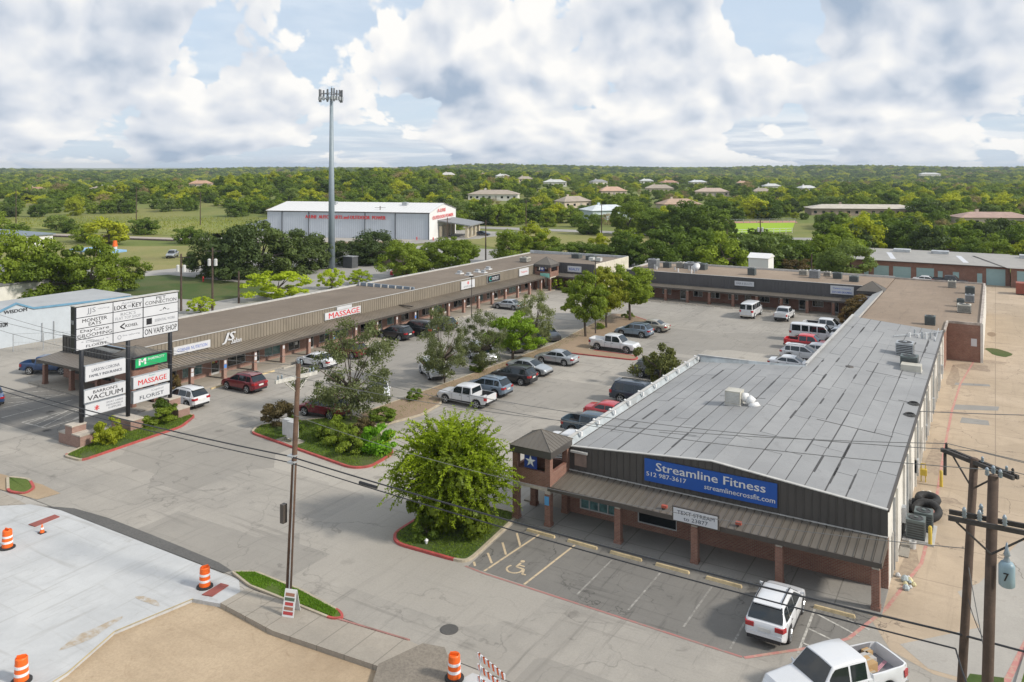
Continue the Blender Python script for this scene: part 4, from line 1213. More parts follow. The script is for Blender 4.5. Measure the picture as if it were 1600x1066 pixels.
def pyramid_tower(par, x0, x1, y0, y1, zb, ze, za, star=True, ribs=True, open_sides=((0, -1), (1, 0), (-1, 0)), post=0.36):
    """corner tower: four brick posts, open brick belfry, pyramid metal roof"""
    for x in (x0 + post / 2, x1 - post / 2):
        for y in (y0 + post / 2, y1 - post / 2):
            column(par, x, y, zb, w=post)
    MB().box(x0, x1, y0, y1, zb, zb + 0.18).build('lintel', M_stone, par)
    w = 0.34; z0 = zb + 0.182; zmid = zb + 1.05
    b_ = MB()
    for x in (x0, x1 - w):
        for y in (y0, y1 - w):
            b_.box(x, x + w, y, y + w, z0, ze)
    b_.box(x0 + w, x1 - w, y0, y0 + .2, z0, zmid); b_.box(x0 + w, x1 - w, y1 - .2, y1, z0, zmid)
    b_.box(x0, x0 + .2, y0 + w, y1 - w, z0, zmid); b_.box(x1 - .2, x1, y0 + w, y1 - w, z0, zmid)
    b_.build('belfry', M_brickP, par)
    MB().box(x0 + .21, x1 - .21, y0 + .21, y1 - .21, z0, z0 + .1).build('belfry_floor', M_dtrim, par)
    o_ = 0.12
    MB().box(x0 - o_, x1 + o_, y0 - o_, y1 + o_, ze, ze + 0.42).build('fascia', M_fasc, par)
    cx_, cy_ = (x0 + x1) / 2, (y0 + y1) / 2
    z1 = ze + 0.425; o_ = 0.16
    c4 = [(x0 - o_, y0 - o_), (x1 + o_, y0 - o_), (x1 + o_, y1 + o_), (x0 - o_, y1 + o_)]
    r = MB(); r.add([(x, y, z1) for x, y in c4] + [(cx_, cy_, za)], [(0, 1, 4), (1, 2, 4), (2, 3, 4), (3, 0, 4), (3, 2, 1, 0)])
    roof = r.build('roof', M_awn, par)
    s = MB()
    for i in range(4):
        p, q = Vector((*c4[i], z1)), Vector((*c4[(i + 1) % 4], z1))
        ap = Vector((cx_, cy_, za))
        s.tube(p, ap, 0.035, n=4)
        mid = (p + q) / 2
        for k in range(1, 9):
            t = k / 9
            e_ = p.lerp(q, t)
            frac = 1 - abs(2 * t - 1)
            top = e_.lerp(e_ + (ap - mid), frac)
            s.tube(e_, top + Vector((0, 0, 0.0)), 0.02, n=4)
    s.build('roof_seam', M_awn, roof)['kind'] = 'stuff'
    if star:
        cz = (zmid + ze) / 2 + 0.1
        MB().box(cx_ - .42, cx_ + .42, y0 - .06, y0 - .02, cz - .42, cz + .42).build('star_sign', mat('deep_blue_paint', (0.02, 0.045, 0.22), 0.5), par)
        st = MB(); pts = []
        for i in range(10):
            rr = 0.36 if i % 2 == 0 else 0.14
            t = R(90 + 36 * i)
            pts.append((cx_ + rr * math.cos(t), cz + rr * math.sin(t)))
        st.add([(x, y0 - .075, z) for x, z in pts] + [(cx_, y0 - .11, cz)], [(i, (i + 1) % 10, 10) for i in range(10)])
        st.build('star', M_white, par)


def ac_unit(x, y, z, label, w=0.9, h=0.8, kind='grey', group='condensers standing on the shop roofs', rz=0.0):
    t = thing('air_conditioner', label, 'air conditioner', (x, y, z), rz, group)
    m1 = {'grey': M_acg, 'cream': M_acc, 'galv': M_galv}[kind]
    MB2 = MB().box(-w / 2, w / 2, -w / 2, w / 2, 0.0, 0.08)
    inst('base', MB2.mesh('base', M_acd), t)
    inst('casing', MB().box(-w / 2, w / 2, -w / 2, w / 2, 0.082, h).mesh('casing', m1), t)
    gb = MB()
    for s_ in (-1, 1):
        for k in range(6):
            zz = 0.16 + k * (h - .26) / 6
            gb.box(-w / 2 + .06, w / 2 - .06, s_ * (w / 2 + .004) - .004, s_ * (w / 2 + .004) + .004, zz, zz + (h - .26) / 11)
            gb.box(s_ * (w / 2 + .004) - .004, s_ * (w / 2 + .004) + .004, -w / 2 + .06, w / 2 - .06, zz, zz + (h - .26) / 11)
    inst('louvre', gb.mesh('louvre', M_acd), t)
    inst('fan_guard', MB().lathe([(w * .40, 0.0), (w * .40, 0.03), (w * .34, 0.045), (w * .33, 0.02), (w * .1, 0.02)], 16).mesh('fan_guard', M_acd), t, (0, 0, h + .002))
    inst('fan_hub', MB().lathe([(w * .12, 0), (w * .12, .06)], 10).mesh('fan_hub', m1), t, (0, 0, h + .022))
    return t


# ------------------------------------------------------------------ fitness hall (right foreground)
XL, XR, XP, YF = -22.3, -4.55, -13.4, 43.8
XN, YN, YB = -13.2, 68.6, 94.0


def zr(x):
    return 4.05 + (4.78 - 4.05) * (x - XL) / (XP - XL) if x <= XP else 4.78 - (4.78 - 4.02) * (x - XP) / (XR - XP)


F1 = thing('fitness_hall', 'long grey-roofed brick shop hall with a blue banner on its charcoal gable front', 'building', (XL, YF, 0))
fr = FR((XL, YF, 0), (1, 0), (0, -1))
WL = XR - XL
h1 = (0.84, 3.25, 0.42, 1.95); h2 = (4.55, 6.9, 0.42, 1.95)
w = MB(); wall_with_holes(fr, w, 0, WL, 0.1, 2.6, [h1, h2]); fixn(w.build('front_wall', M_brick, F1))
window(fr, F1, *h1, glass=M_glassT, mull=4, fm=M_alu); window(fr, F1, *h2, mull=1, fm=M_alu)
w = MB(); fr.box(w, 0, WL, -.45, -.3, 0.1, 2.55); fixn(w.build('interior_partition', M_intr, F1))
# side walls
frR = FR((XR, YF, 0), (0, 1), (1, 0))
w = MB(); frR.box(w, 0.252, YB - YF, -0.25, 0, 0.0, 3.95); frR.box(w, 0, .252, -.25, 0, 2.601, 3.95); fixn(w.build('side_wall', M_wallW, F1))
for k in range(12):
    u = 3.5 + k * 3.9
    fixn(frR.box(MB(), u, u + .14, 0.002, 0.12, 0, 3.9).build('pilaster', M_wallW, F1))
for u in (2.2, 9.6, 17, 25.2, 33, 41):
    fixn(frR.box(MB(), u, u + .10, 0.002, 0.11, 0.1, 3.85).build('downspout', M_galv, F1))
for u in (1.4, 12.3, 20.5, 28.4, 37.1):
    d_ = MB(); frR.box(d_, u, u + 1.0, 0.004, 0.05, 0.05, 2.15); fixn(d_.build('service_door', M_door, F1))
for u in (6.6, 15.2, 23.4, 31.5, 44.5):
    d_ = MB(); frR.box(d_, u, u + .5, 0.002, 0.22, 0.9, 1.75); fixn(d_.build('meter_box', M_galv, F1))
w = MB().box(XL, XL + .25, YF + .002, YN, 0, 4.0).box(XL + .25, XN, YN - .25, YN, 0, 4.0).box(XN, XN + .25, YN + .002, YB, 0, 3.95).box(XN + .25, XR, YB - .25, YB - .002, 0, 3.9)
w.build('rear_walls', M_brick, F1)
# gable front
ribbed_face(fr, F1, 0, XP - XL, 0.03, 2.64, lambda u: zr(XL + u), 0.40, M_fasc)
ribbed_face(fr, F1, XP - XL, WL, 0.03, 2.64, lambda u: zr(XL + u), 0.40, M_fasc)
w = MB(); fr.box(w, -0.02, 0.0, -1.2, 0.10, 2.64, 4.05); fixn(w.build('gable_return', M_fasc, F1))
cp = MB()
for a, b_ in ((XL, XP), (XP, XR)):
    cp.hexa([(a, YF - .14, zr(a)), (b_, YF - .14, zr(b_)), (b_, YF + .06, zr(b_)), (a, YF + .06, zr(a)), (a, YF - .14, zr(a) + .05), (b_, YF - .14, zr(b_) + .05), (b_, YF + .06, zr(b_) + .05), (a, YF + .06, zr(a) + .05)])
cp.build('gable_coping', M_trim, F1)
# awning
awning_ribs(fr, F1, 0.0, WL, 0.10, 2.60, 2.5, 2.36, 0.405, M_awn)
w = MB(); fr.box(w, 0, WL, 0.08, 0.16, 2.665, 2.71); fixn(w.build('awning_flashing', M_trim, F1))
w = MB(); w.add([fr.p(WL + .003, 0, 2.64), fr.p(WL + .003, 2.5, 2.40), fr.p(WL + .003, 2.5, 2.16), fr.p(WL + .003, 0, 2.16), fr.p(WL - .04, 0, 2.64), fr.p(WL - .04, 2.5, 2.40), fr.p(WL - .04, 2.5, 2.16), fr.p(WL - .04, 0, 2.16)], [(0, 1, 2, 3), (7, 6, 5, 4), (0, 4, 5, 1), (1, 5, 6, 2), (2, 6, 7, 3), (3, 7, 4, 0)])
fixn(w.build('awning_end', M_dtrim, F1))
for x in (-17.97, -13.6, -9.27, -4.84):
    column(F1, x, 41.55, 2.19)
# roof deck + cap sheets
rd = MB()


def rslab(mb, x0, x1, y0, y1, up=0.0, t=0.1, mi=0):
    mb.hexa([(x0, y0, zr(x0) + up - t), (x1, y0, zr(x1) + up - t), (x1, y1, zr(x1) + up - t), (x0, y1, zr(x0) + up - t), (x0, y0, zr(x0) + up), (x1, y0, zr(x1) + up), (x1, y1, zr(x1) + up), (x0, y1, zr(x0) + up)], mi)


rslab(rd, XL + .3, XP, YF + .07, YN - .05); rslab(rd, XP, XR - .02, YF + .07, YB)
rd.build('roof_deck', M_seam, F1)
rr = random.Random(5)
for side in (0, 1):
    xa, xb = (XL + .35, XP) if side == 0 else (XP, XR - .05)
    n_ = 9
    sx = (xb - xa) / n_
    for i in range(n_):
        y = YF + .1
        y1 = (YN - .1) if side == 0 else YB - .05
        first = rr.uniform(3.0, 7.5)
        while y < y1 - .5:
            ln = first if first else rr.choice((7.6, 8.0, 8.3, 8.0))
            first = None
            ye = min(y1, y + ln)
            if y1 - ye < 1.5:
                ye = y1
            q = MB()
            g0, g1 = rr.uniform(.005, .04), rr.uniform(.005, .045); jx0 = rr.uniform(-.035, .035) if 0 < i < n_ - 1 else 0
            rslab(q, xa + i * sx + g0 + jx0, xa + (i + 1) * sx - g1 + jx0, y + rr.uniform(.01, .05), ye - rr.uniform(.01, .04), rr.uniform(.008, .014), .02)
            q.build('roof_sheet', M_membr, F1)
            y = ye
for k in range(7):        # cross seams of built-up tar
    pass
for k in range(34):
    tar = MB()
    i = rr.randint(1, 8); side = rr.random() < .7
    xa = (XP if side else XL + .35) + i * ((XR - XP) / 9 if side else (XP - XL - .35) / 9)
    y = rr.uniform(45, 88 if side else 64)
    rslab(tar, xa - rr.uniform(.03, .08), xa + rr.uniform(.03, .08), y, y + rr.uniform(.7, 3.2), .020, .008)
    tar.build('tar_repair', M_seam, F1)
for (x, y, a, b_) in ((-17, 57.5, 3.2, .09), (-10, 55.4, 4.5, .08), (-6, 64.2, 1.5, .1), (-9, 71, 3, .07), (-14.5, 62, 1.6, .08), (-18, 47.9, 2.4, .06), (-8, 82, 4, .07)):
    tar = MB(); rslab(tar, x, x + a, y, y + b_, .021, .008)
    tar.build('tar_repair', M_seam, F1)
# parapet flashing along the courtyard sides
pp = MB().box(XL, XL + .06, YF + .08, YN, 4.0, 4.50).box(XL + .06, XN - .01, YN - .06, YN, 4.0, 4.62)
pp.box(XN - .06, XN, YN, YB, 4.3, 4.95)
pp.build('parapet', M_silver, F1)
pin = MB()
pin.hexa([(XL + .07, YF + .1, 4.02), (XL + .30, YF + .1, 4.09), (XL + .30, YN - .1, 4.09), (XL + .07, YN - .1, 4.02), (XL + .07, YF + .1, 4.42), (XL + .10, YF + .1, 4.42), (XL + .10, YN - .1, 4.42), (XL + .07, YN - .1, 4.42)])
pin.hexa([(XL + .4, YN - .38, 4.08), (XN, YN - .38, 4.80), (XN, YN - .07, 4.80), (XL + .4, YN - .07, 4.08), (XL + .4, YN - .12, 4.5), (XN, YN - .12, 4.83), (XN, YN - .07, 4.83), (XL + .4, YN - .07, 4.5)])
pin.build('parapet_flashing', mat('pale_blue_grey_flashing', (0.33, 0.36, 0.375), 0.5, dirt=0.45, var=.2), F1)
cpx = MB().box(XL - .06, XL + .12, YF + .1, YN + .05, 4.502, 4.55).box(XL + .12, XN - .07, YN - .12, YN + .05, 4.622, 4.67).box(XN - .12, XN + .1, YN + .06, YB, 4.952, 5.0)
cpx.build('parapet_coping', M_trim, F1)
for k in range(10):
    y = YF + 1.2 + k * 2.55
    q = MB().box(XL + .03, XL + .34, y, y + .06, 4.56, 4.60).box(XL + .28, XL + .36, y, y + .2, 4.3, 4.559).box(XL - .02, XL + .06, y - .12, y + .06, 4.601, 4.68)
    q.build('parapet_lamp_bracket', M_white, F1)
eg = MB().box(XR - .08, XR + .06, YF - .08, YB, 3.93, 4.045)
eg.build('roof_edge', M_dtrim, F1)
# wall lamp box at the gable's left end
MB().box(XL + .55, XL + 1.35, YF - .12, YF - .11 + .0, 3.0, 3.75).build('meter_panel', mat('rusty_panel', (0.26, 0.19, 0.16), 0.7, dirt=0.5), F1)
MB().box(XL + .35, XL + 1.45, YF - .3, YF - .12, 3.80, 3.92).build('strip_light', M_trim, F1)
# left side awning
frL = FR((XL, YF, 0), (0, 1), (-1, 0))
awning_ribs(frL, F1, 0.3, YN - YF, 0.02, 2.62, 2.3, 2.36, 0.42, M_awn, panels=False)
for k in range(6):
    column(F1, XL - 2.05, YF + 3.6 + k * 4.1, 2.19)
# tower at the corner
pyramid_tower(F1, -24.65, -22.12, 41.25, 43.75, 2.13, 4.06, 5.22)
P_hc = mat('sign_blue', (0.10, 0.33, 0.62), 0.5)
hp = MB().box(-22.46, -22.18, 41.2, 41.23, 1.35, 1.85); hp.build('parking_sign', P_hc, F1)
# banner
M_ban = mat('banner_blue', (0.012, 0.085, 0.37), 0.45, var=0.06)
BN = tag(MB().hexa([(-17.25, 43.60, 3.02), (-9.85, 43.60, 3.02), (-9.85, 43.67, 3.02), (-17.25, 43.67, 3.02), (-17.25, 43.60, 4.28), (-9.85, 43.60, 4.28), (-9.85, 43.67, 4.28), (-17.25, 43.67, 4.28)]).build('banner', M_ban), 'wide blue vinyl banner with white gym lettering on the charcoal gable', 'banner')
lettering('Streamline Fitness', M_white, BN, (-13.5, 43.585, 3.93), (1, 0, 0), 6.1, 0.46, 0.022)
lettering('512 987-3617', M_white, BN, (-15.95, 43.585, 3.45), (1, 0, 0), 2.35, 0.24, 0.018)
lettering('streamlinecrossfit.com', M_white, BN, (-11.85, 43.585, 3.38), (1, 0, 0), 3.8, 0.27, 0.014)
TS = thing('text_sign', 'white framed board reading TEXT STREAM standing on the bronze awning', 'sign', (-13.45, 41.75, 2.5))
MB().box(-14.7, -12.2, 41.10, 41.22, 2.24, 3.02).build('frame', M_dtrim, TS)
MB().box(-14.63, -12.27, 41.075, 41.098, 2.30, 2.96).build('panel', M_signw, TS)
M_ink = mat('sign_ink_grey', (0.05, 0.06, 0.085), 0.6)
lettering('TEXT STREAM', M_ink, TS, (-13.42, 41.07, 2.76), (1, 0, 0), 2.0, 0.2)
lettering('to 23877', M_ink, TS, (-13.42, 41.07, 2.48), (1, 0, 0), 1.3, 0.2)
for i, x in enumerate((-15.35, -11.35)):
    t = thing('flood_light', ('small red-orange spotlight left of the text board on the bronze awning', 'small red-orange spotlight right of the text board on the bronze awning')[i], 'light', (x, 41.7, 2.45), 0, 'red spotlights on the awning')
    MB().box(x - .15, x + .15, 41.6, 41.8, 2.55, 2.68).build('housing', mat('rust_red', (0.36, 0.08, 0.05), 0.6), t)
    MB().tube((x, 41.72, 2.44), (x, 41.72, 2.56), .03).build('stem', M_dtrim, t)

# things on the fitness roof
t = thing('swamp_cooler', 'cream box cooler with white sealed duct, alone on the front of the grey roof', 'cooler', (-15.4, 55.6, zr(-15.4)))
zz = zr(-15.4)
MB().box(-15.95, -14.9, 55.1, 56.1, zz + .12, zz + 1.0).build('casing', M_acc, t)
MB().box(-16.0, -14.85, 55.05, 56.15, zz + .0, zz + .118).build('base', M_trim, t)
lv = MB()
for k in range(7):
    lv.box(-15.88, -14.97, 55.085, 55.097, zz + .22 + k * .1, zz + .27 + k * .1)
lv.build('louvre', M_alu, t)
du = MB().path([(-14.9, 55.6, zz + .6), (-14.5, 55.6, zz + .55), (-14.15, 55.55, zz + .3), (-14.05, 55.5, zz + .02)], [.3, .32, .34, .45], 10)
du.build('duct', M_white, t, True)
MB().lathe([(.95, .03), (.7, .07), (.3, .1)], 14, (-13.9, 55.4, zz)).build('sealant', M_white, t, True)
ac_unit(-6.2, 75.4, zr(-6.2), 'dark condenser on a cream plinth, nearest of the two on the grey roof', 1.3, .95, 'grey')
MB()
t = thing('rooftop_package_unit', 'low cream rooftop unit just in front of the dark condenser on the grey roof', 'air conditioner', (-5.9, 74.1, zr(-6)))
MB().box(-6.7, -5.2, 73.5, 74.6, zr(-6) + .05, zr(-6) + .55).build('casing', M_acc, t)
MB().box(-6.75, -5.15, 73.45, 74.65, zr(-6) - .05, zr(-6) + .048).build('base', M_trim, t)
ac_unit(-6.9, 79.6, zr(-6.9), 'dark open-coil condenser behind the cream-plinth unit on the grey roof', 1.4, 1.15, 'galv')
for i, (x, y) in enumerate(((-5.0, 61.0), (-5.0, 64.0))):
    q = MB()
    for k in range(3):
        rrd = .38 - .05 * k
        q.path([(x + rrd * math.cos(R(30 * j)), y + rrd * math.sin(R(30 * j)), zr(x) + .04 + .05 * k) for j in range(13)], .028, 5)
    tag(q.build('coiled_hose', M_seam), ('coiled dark hose nearer the front at the right edge of the grey roof', 'coiled dark hose farther back at the right edge of the grey roof')[i], 'hose', 'coiled hoses on the grey roof')
t = thing('roof_pipework', 'tangle of pipes and small vents near the far right corner of the grey roof', 'pipes', (-6, 90, zr(-6)))
q = MB(); q.path([(-8.5, 86.5, zr(-8.5) + .15), (-5.2, 91.5, zr(-5.2) + .25), (-4.6, 93.5, 4.2)], .05, 5); q.path([(-5.0, 88, 4.1), (-5.0, 93.6, 4.35)], .05, 5); q.build('pipe', M_galv, t)
for k in range(7):
    x, y = -7.2 + .35 * k, 88.4 + rr.uniform(-.5, .8)
    MB().tube((x, y, zr(x)), (x, y, zr(x) + rr.uniform(.3, .8)), .09, n=8).build('vent', M_galv if k % 2 else M_white, t)
tag(MB().lathe([(.35, 0), (.3, .06), (.1, .08)], 10, (-10.3, 71.2, zr(-10.3) + .01)).build('roof_drain', M_dtrim), 'small dark round drain in the middle of the grey roof', 'drain')

# things along the alley wall
for i, (x, y, lb) in enumerate(((-3.85, 50.9, 'dark grey condenser nearest the front on the alley slab'), (-3.55, 52.2, 'dark grey condenser between the tyres and the front condenser'))):
    ac_unit(x, y, 0.09, lb, .95, 1.05, 'grey', 'condensers on the alley slab')
struct('equipment_pad', MB().box(-4.5, -2.9, 50.1, 53.0, 0.006, 0.085), M_trim)
M_rub = mat('tyre_rubber', (0.022, 0.022, 0.023), 0.8, var=0.3, scale=4)


def torus(mb, c, R0, r0, tilt, n=20, k=8):
    vs = []
    for i in range(n):
        a = 2 * math.pi * i / n
        for j in range(k):
            b_ = 2 * math.pi * j / k
            p = Vector(((R0 + r0 * math.cos(b_)) * math.cos(a), (R0 + r0 * math.cos(b_)) * math.sin(a), r0 * 1.1 * math.sin(b_)))
            vs.append(tilt @ p + Vector(c))
    mb.add(vs, [(i * k + j, ((i + 1) % n) * k + j, ((i + 1) % n) * k + (j + 1) % k, i * k + (j + 1) % k) for i in range(n) for j in range(k)])
    return mb


for i, (x, y, z, r0, tx, lb) in enumerate(((-3.5, 54.1, .36, .62, 24, 'big tractor tyre leaning against the alley condensers'), (-3.55, 55.6, .5, .52, 6, 'big tractor tyre lying on top of the alley pile'), (-4.05, 54.9, .2, .55, 4, 'big tractor tyre flat at the bottom of the alley pile'))):
    tag(torus(MB(), (x, y, z + .1), r0, .22, Matrix.Rotation(R(tx), 3, 'X')).build('tractor_tyre', M_rub, None, True), lb, 'tyre', 'old tractor tyres by the alley wall')
M_by = mat('bollard_yellow', (0.52, 0.38, 0.05), 0.6, dirt=0.3)
for i, (x, y, lb) in enumerate(((-3.1, 50.3, 'yellow bollard beside the front alley condenser'), (-3.05, 59.9, 'yellow bollard farther back along the alley wall'))):
    t = tag(MB().lathe([(.1, 0), (.1, 1.0), (.06, 1.07)], 12, (x, y, .004)).build('bollard', M_by, None, True), lb, 'bollard', 'yellow bollards in the alley')
for i, (x, y, lb) in enumerate(((-4.1, 60.2, 'yellow gas meter with pipes beside the alley wall'),)):
    t = thing('gas_meter', lb, 'gas meter', (x, y, 0))
    MB().box(x - .2, x + .2, y - .15, y + .15, .45, .85).build('meter', M_by, t)
    MB().path([(x - .15, y, 0), (x - .15, y, 1.2), (x + .12, y, 1.2), (x + .12, y, 0)], .035, 6).build('pipe', M_by, t)
jr = random.Random(3)
for nm, lb, x0, y0, cols in (('rubbish_pile', 'scattered rubbish bags and bottles at the alley corner of the fitness hall', -4.0, 45.0, ((0.55, .5, .3), (.35, .4, .42), (.5, .5, .5))), ('scrap_heap', 'heap of pale rags and broken pots behind the tyre pile', -4.0, 57.0, ((.5, .42, .33), (.36, .16, .14), (.62, .58, .5)))):
    t = thing(nm, lb, 'rubbish', (x0, y0, 0))
    for k in range(9):
        q = MB(); r_ = jr.uniform(.1, .24)
        q.lathe([(r_ * .8, 0), (r_, r_ * .6), (r_ * .6, r_ * 1.2), (r_ * .1, r_ * 1.5)], 7, (x0 + jr.uniform(-.3, .5), y0 + jr.uniform(-.7, .8), .01))
        q.build('rag', mat('rag%d%s' % (k % 3, nm), cols[k % 3], .8), t)
tag(MB().box(-4.5, -4.0, 48.0, 49.9, .006, .07).build('wooden_pallet', mat('grey_timber', (.25, .23, .2), .9)), 'flat grey board lying by the alley wall of the fitness hall', 'board')
tag(MB().lathe([(.16, 0), (.19, .4), (.15, .41), (.13, .05)], 10, (-3.9, 49.4, 0.004)).build('bucket', M_alu), 'pale bucket standing by the alley wall in front of the condensers', 'bucket')

# ------------------------------------------------------------------ brown-roofed rear shop (right, behind the fitness hall)
B2 = thing('rear_shop', 'tan gravel-roofed brick shop behind the grey roof on the alley side', 'building', (-13, 94, 0))
x0, x1, y0, y1 = -13.0, -1.25, 99.8, 134
w = MB().box(x0, XR, YB + .01, y0 - .005, 0, 3.95).box(x0, x1, y0, y1, 0, 3.95)
fixn(w.build('wall', M_brick, B2))
MB().box(x0 + .1, XR, YB + .02, y0 + .1, 3.955, 4.06).box(x0 + .1, x1 - .2, y0 + .102, y1 - .1, 3.955, 4.06).build('roof', M_gravroof2, B2)
MB().box(x1 - .2, x1 + .04, y0 - .03, y1, 3.96, 4.25).box(XR - .02, XR + .16, YB, y0 - .03, 3.96, 4.25).box(x0, x1 - .21, y1 - .16, y1 + .05, 3.96, 4.28).box(XR + .17, x1 - .21, y0 - .03, y0 + .12, 3.96, 4.22).build('parapet', mat('patchy_parapet', (.40, .35, .31), .8, var=.3, dirt=.6, scale=1.5), B2)
MB().box(x1 + .002, x1 + .12, y0 + .1, y1 - .2, 0, 3.94).build('alley_wall_skin', M_wallW, B2)
MB().box(x1 - .12, x1 + .13, y0 - .12, y0 - .035, 0, 4.2).build('corner_post', M_wallW, B2)
MB().box(x1 - 1.0, x1 - .45, y0 - .05, y0 - .005, 1.7, 2.5).build('notice', M_signw, B2)
eave = MB()
eave.hexa([(x0 - 1.3, YB - .2, 3.55), (x0 - .02, YB - .2, 4.0), (x0 - .02, 119, 4.0), (x0 - 1.3, 119, 3.55), (x0 - 1.3, YB - .2, 3.65), (x0 - .02, YB - .2, 4.3), (x0 - .02, 119, 4.3), (x0 - 1.3, 119, 3.65)])
eave.build('mansard', M_trim, B2)
frE = FR((x0, 70, 0), (0, 1), (-1, 0))
awning_ribs(frE, B2, 24, 49, 0.02, 2.62, 2.3, 2.36, 0.5, M_awn, panels=False)
for k in range(11):
    column(B2, x0 - 2.05, 72 + k * 4.3, 2.19)
for i, (x, y, lb, kd, w_) in enumerate(((-6.0, 97.2, 'square condenser nearest the grey roof edge on the tan gravel roof', 'grey', 1.0), (-3.1, 107.4, 'cream condenser at mid-length on the tan gravel roof', 'cream', 1.4), (-2.75, 115.8, 'tall galvanised unit behind the cream one on the tan gravel roof', 'galv', 1.0), (-2.9, 123.5, 'dark condenser farther along the right edge of the tan gravel roof', 'grey', 1.1), (-5.2, 128.5, 'pale unit near the far end of the tan gravel roof', 'cream', 1.0), (-3.6, 111.5, 'small dark vent unit between the cream and galvanised units', 'grey', .8))):
    ac_unit(x, y, 4.06, lb, w_, .95, kd)

# ------------------------------------------------------------------ back shop row (faces the courtyard and the camera)
B3 = thing('back_shop_row', 'low slate-fronted shop row with brick columns across the back of the courtyard', 'building', (-50, 122.4, 0))
x0, x1, yf, yb = -51.5, -13.0, 122.4, 134.5
fr3 = FR((x0, yf, 0), (1, 0), (0, -1))
Lb = x1 - x0
holes = []
u = 1.2
items = []
rr = random.Random(11)
pat = ['d', 'w', 'w', 'd', 'w', 'w', 'w', 'd', 'w', 'w', 'd', 'w', 'd', 'w']
for p_ in pat:
    wd = 0.95 if p_ == 'd' else 1.5
    if u + wd > Lb - .6:
        break
    items.append((p_, u, u + wd)); holes.append((u, u + wd, 0.1 if p_ == 'd' else 0.75, 2.05 if p_ == 'd' else 1.95))
    u += wd + rr.uniform(.9, 1.5)
w = MB(); wall_with_holes(fr3, w, 0, Lb, 0.1, 2.3, holes); fixn(w.build('front_wall', M_brickP, B3))
for p_, a, b_ in items:
    if p_ == 'd':
        door(fr3, B3, a, b_, 2.05)
    else:
        window(fr3, B3, a, b_, .75, 1.95, mull=2)
w = MB(); fr3.box(w, 0, Lb, -.5, -.3, .1, 2.3); fixn(w.build('interior_partition', M_intr, B3))
MB().box(x0, x1, yf + .51, yb, 0, 3.9).build('body_walls', M_brick, B3)
ribbed_face(fr3, B3, 0, Lb - 3, 0.02, 2.25, lambda u: 4.22, .5, M_fascB, False)
MB().box(x0, x1 - .02, yf + .0, yb, 3.905, 4.1).build('roof', M_gravroof2, B3)
MB().box(x0, x1 - 3, yf - .08, yf + .12, 4.225, 4.27).box(x0, x1, yb - .2, yb + .02, 4.1, 4.4).box(x0 - .02, x0 + .15, yf + .13, yb - .21, 4.1, 4.35).build('coping', M_trim, B3)
awning_ribs(fr3, B3, 0, Lb - 3, 0.08, 2.36, 2.3, 2.14, .5, M_awn, panels=False)
for x in (-50.8, -47.5, -44.1, -40.6, -37.2, -33.6, -30.1, -26.6, -23.0, -19.5):
    column(B3, x, 120.4, 1.97, w=.38)
pyramid_tower(B3, -16.2, -12.9, 119.4, 122.35, 2.1, 3.55, 5.2, star=False)
SG = []


def wall_sign(fr, u0, u1, z0, z1, label, face=None, frame=None, n=.09, t=.14, texts=(), cat='sign', group=None):
    s_ = thing('shop_sign', label, cat, fr.p((u0 + u1) / 2, n, z0), 0, group)
    m = MB(); fr.box(m, u0, u1, n, n + t, z0, z1); fixn(m.build('case', frame or M_alu, s_))
    m = MB(); fr.box(m, u0 + .04, u1 - .04, n + t + .001, n + t + .012, z0 + .04, z1 - .04); fixn(m.build('panel', face or M_signw, s_))
    for (tx, cu, cz, w_, h_, m_, bold) in texts:
        lettering(tx, m_, s_, fr.p(u0 + (u1 - u0) * cu, n + t + .014, z0 + (z1 - z0) * cz), fr.u, w_, h_, bold)
    return s_


M_txr = mat('ink_red', (0.55, 0.03, 0.03), 0.5); M_txb = mat('ink_blue', (0.03, 0.10, 0.42), 0.5); M_txk = mat('ink_black', (0.015, 0.015, 0.018), 0.5)
M_txg = mat('ink_grey', (0.22, 0.23, 0.26), 0.5); M_txt = mat('ink_teal', (0.05, 0.30, 0.30), 0.5)
wall_sign(fr3, 17.6, 20.6, 2.95, 3.75, 'pale green-white lightbox in the middle of the slate back row', texts=(('HAIR & BEAUTY', .5, .5, 2.4, .32, M_txg, 0),), frame=M_black)
wall_sign(fr3, 31.3, 34.4, 2.85, 4.0, 'blue-lettered white sign at the right end of the slate back row', texts=(('Canine Country', .5, .7, 2.4, .28, M_txb, .01), ('DAY CARE GROOMING', .5, .25, 2.6, .26, M_txb, .02)), frame=M_signw)
t = thing('shop_sign', 'small blue sign hung in the right corner tower', 'sign', (-15.6, 119.2, 2.6))
MB().box(-16.1, -14.4, 119.15, 119.28, 2.55, 3.35).build('panel', M_signw, t)
lettering('GROOMING', M_txb, t, (-15.25, 119.13, 2.95), (1, 0, 0), 1.4, .3, .02)
jk = random.Random(9)
acs = (('galv', -48.8, 127.5, 1.5, 1.5), ('grey', -47.0, 129, 1.1, .9), ('cream', -45.2, 130.5, 1.2, .9), ('galv', -43.0, 130, 2.2, 1.0), ('grey', -41.3, 129.5, 1.6, 1.0), ('grey', -32.5, 127.0, 1.1, 1.1), ('cream', -25.6, 131.0, 1.2, .8), ('galv', -23.5, 128.6, 1.4, 1.2), ('grey', -20.4, 129.6, 1.2, .9), ('grey', -17.8, 127.5, 1.2, .8), ('cream', -22.2, 131.6, 1, .7))
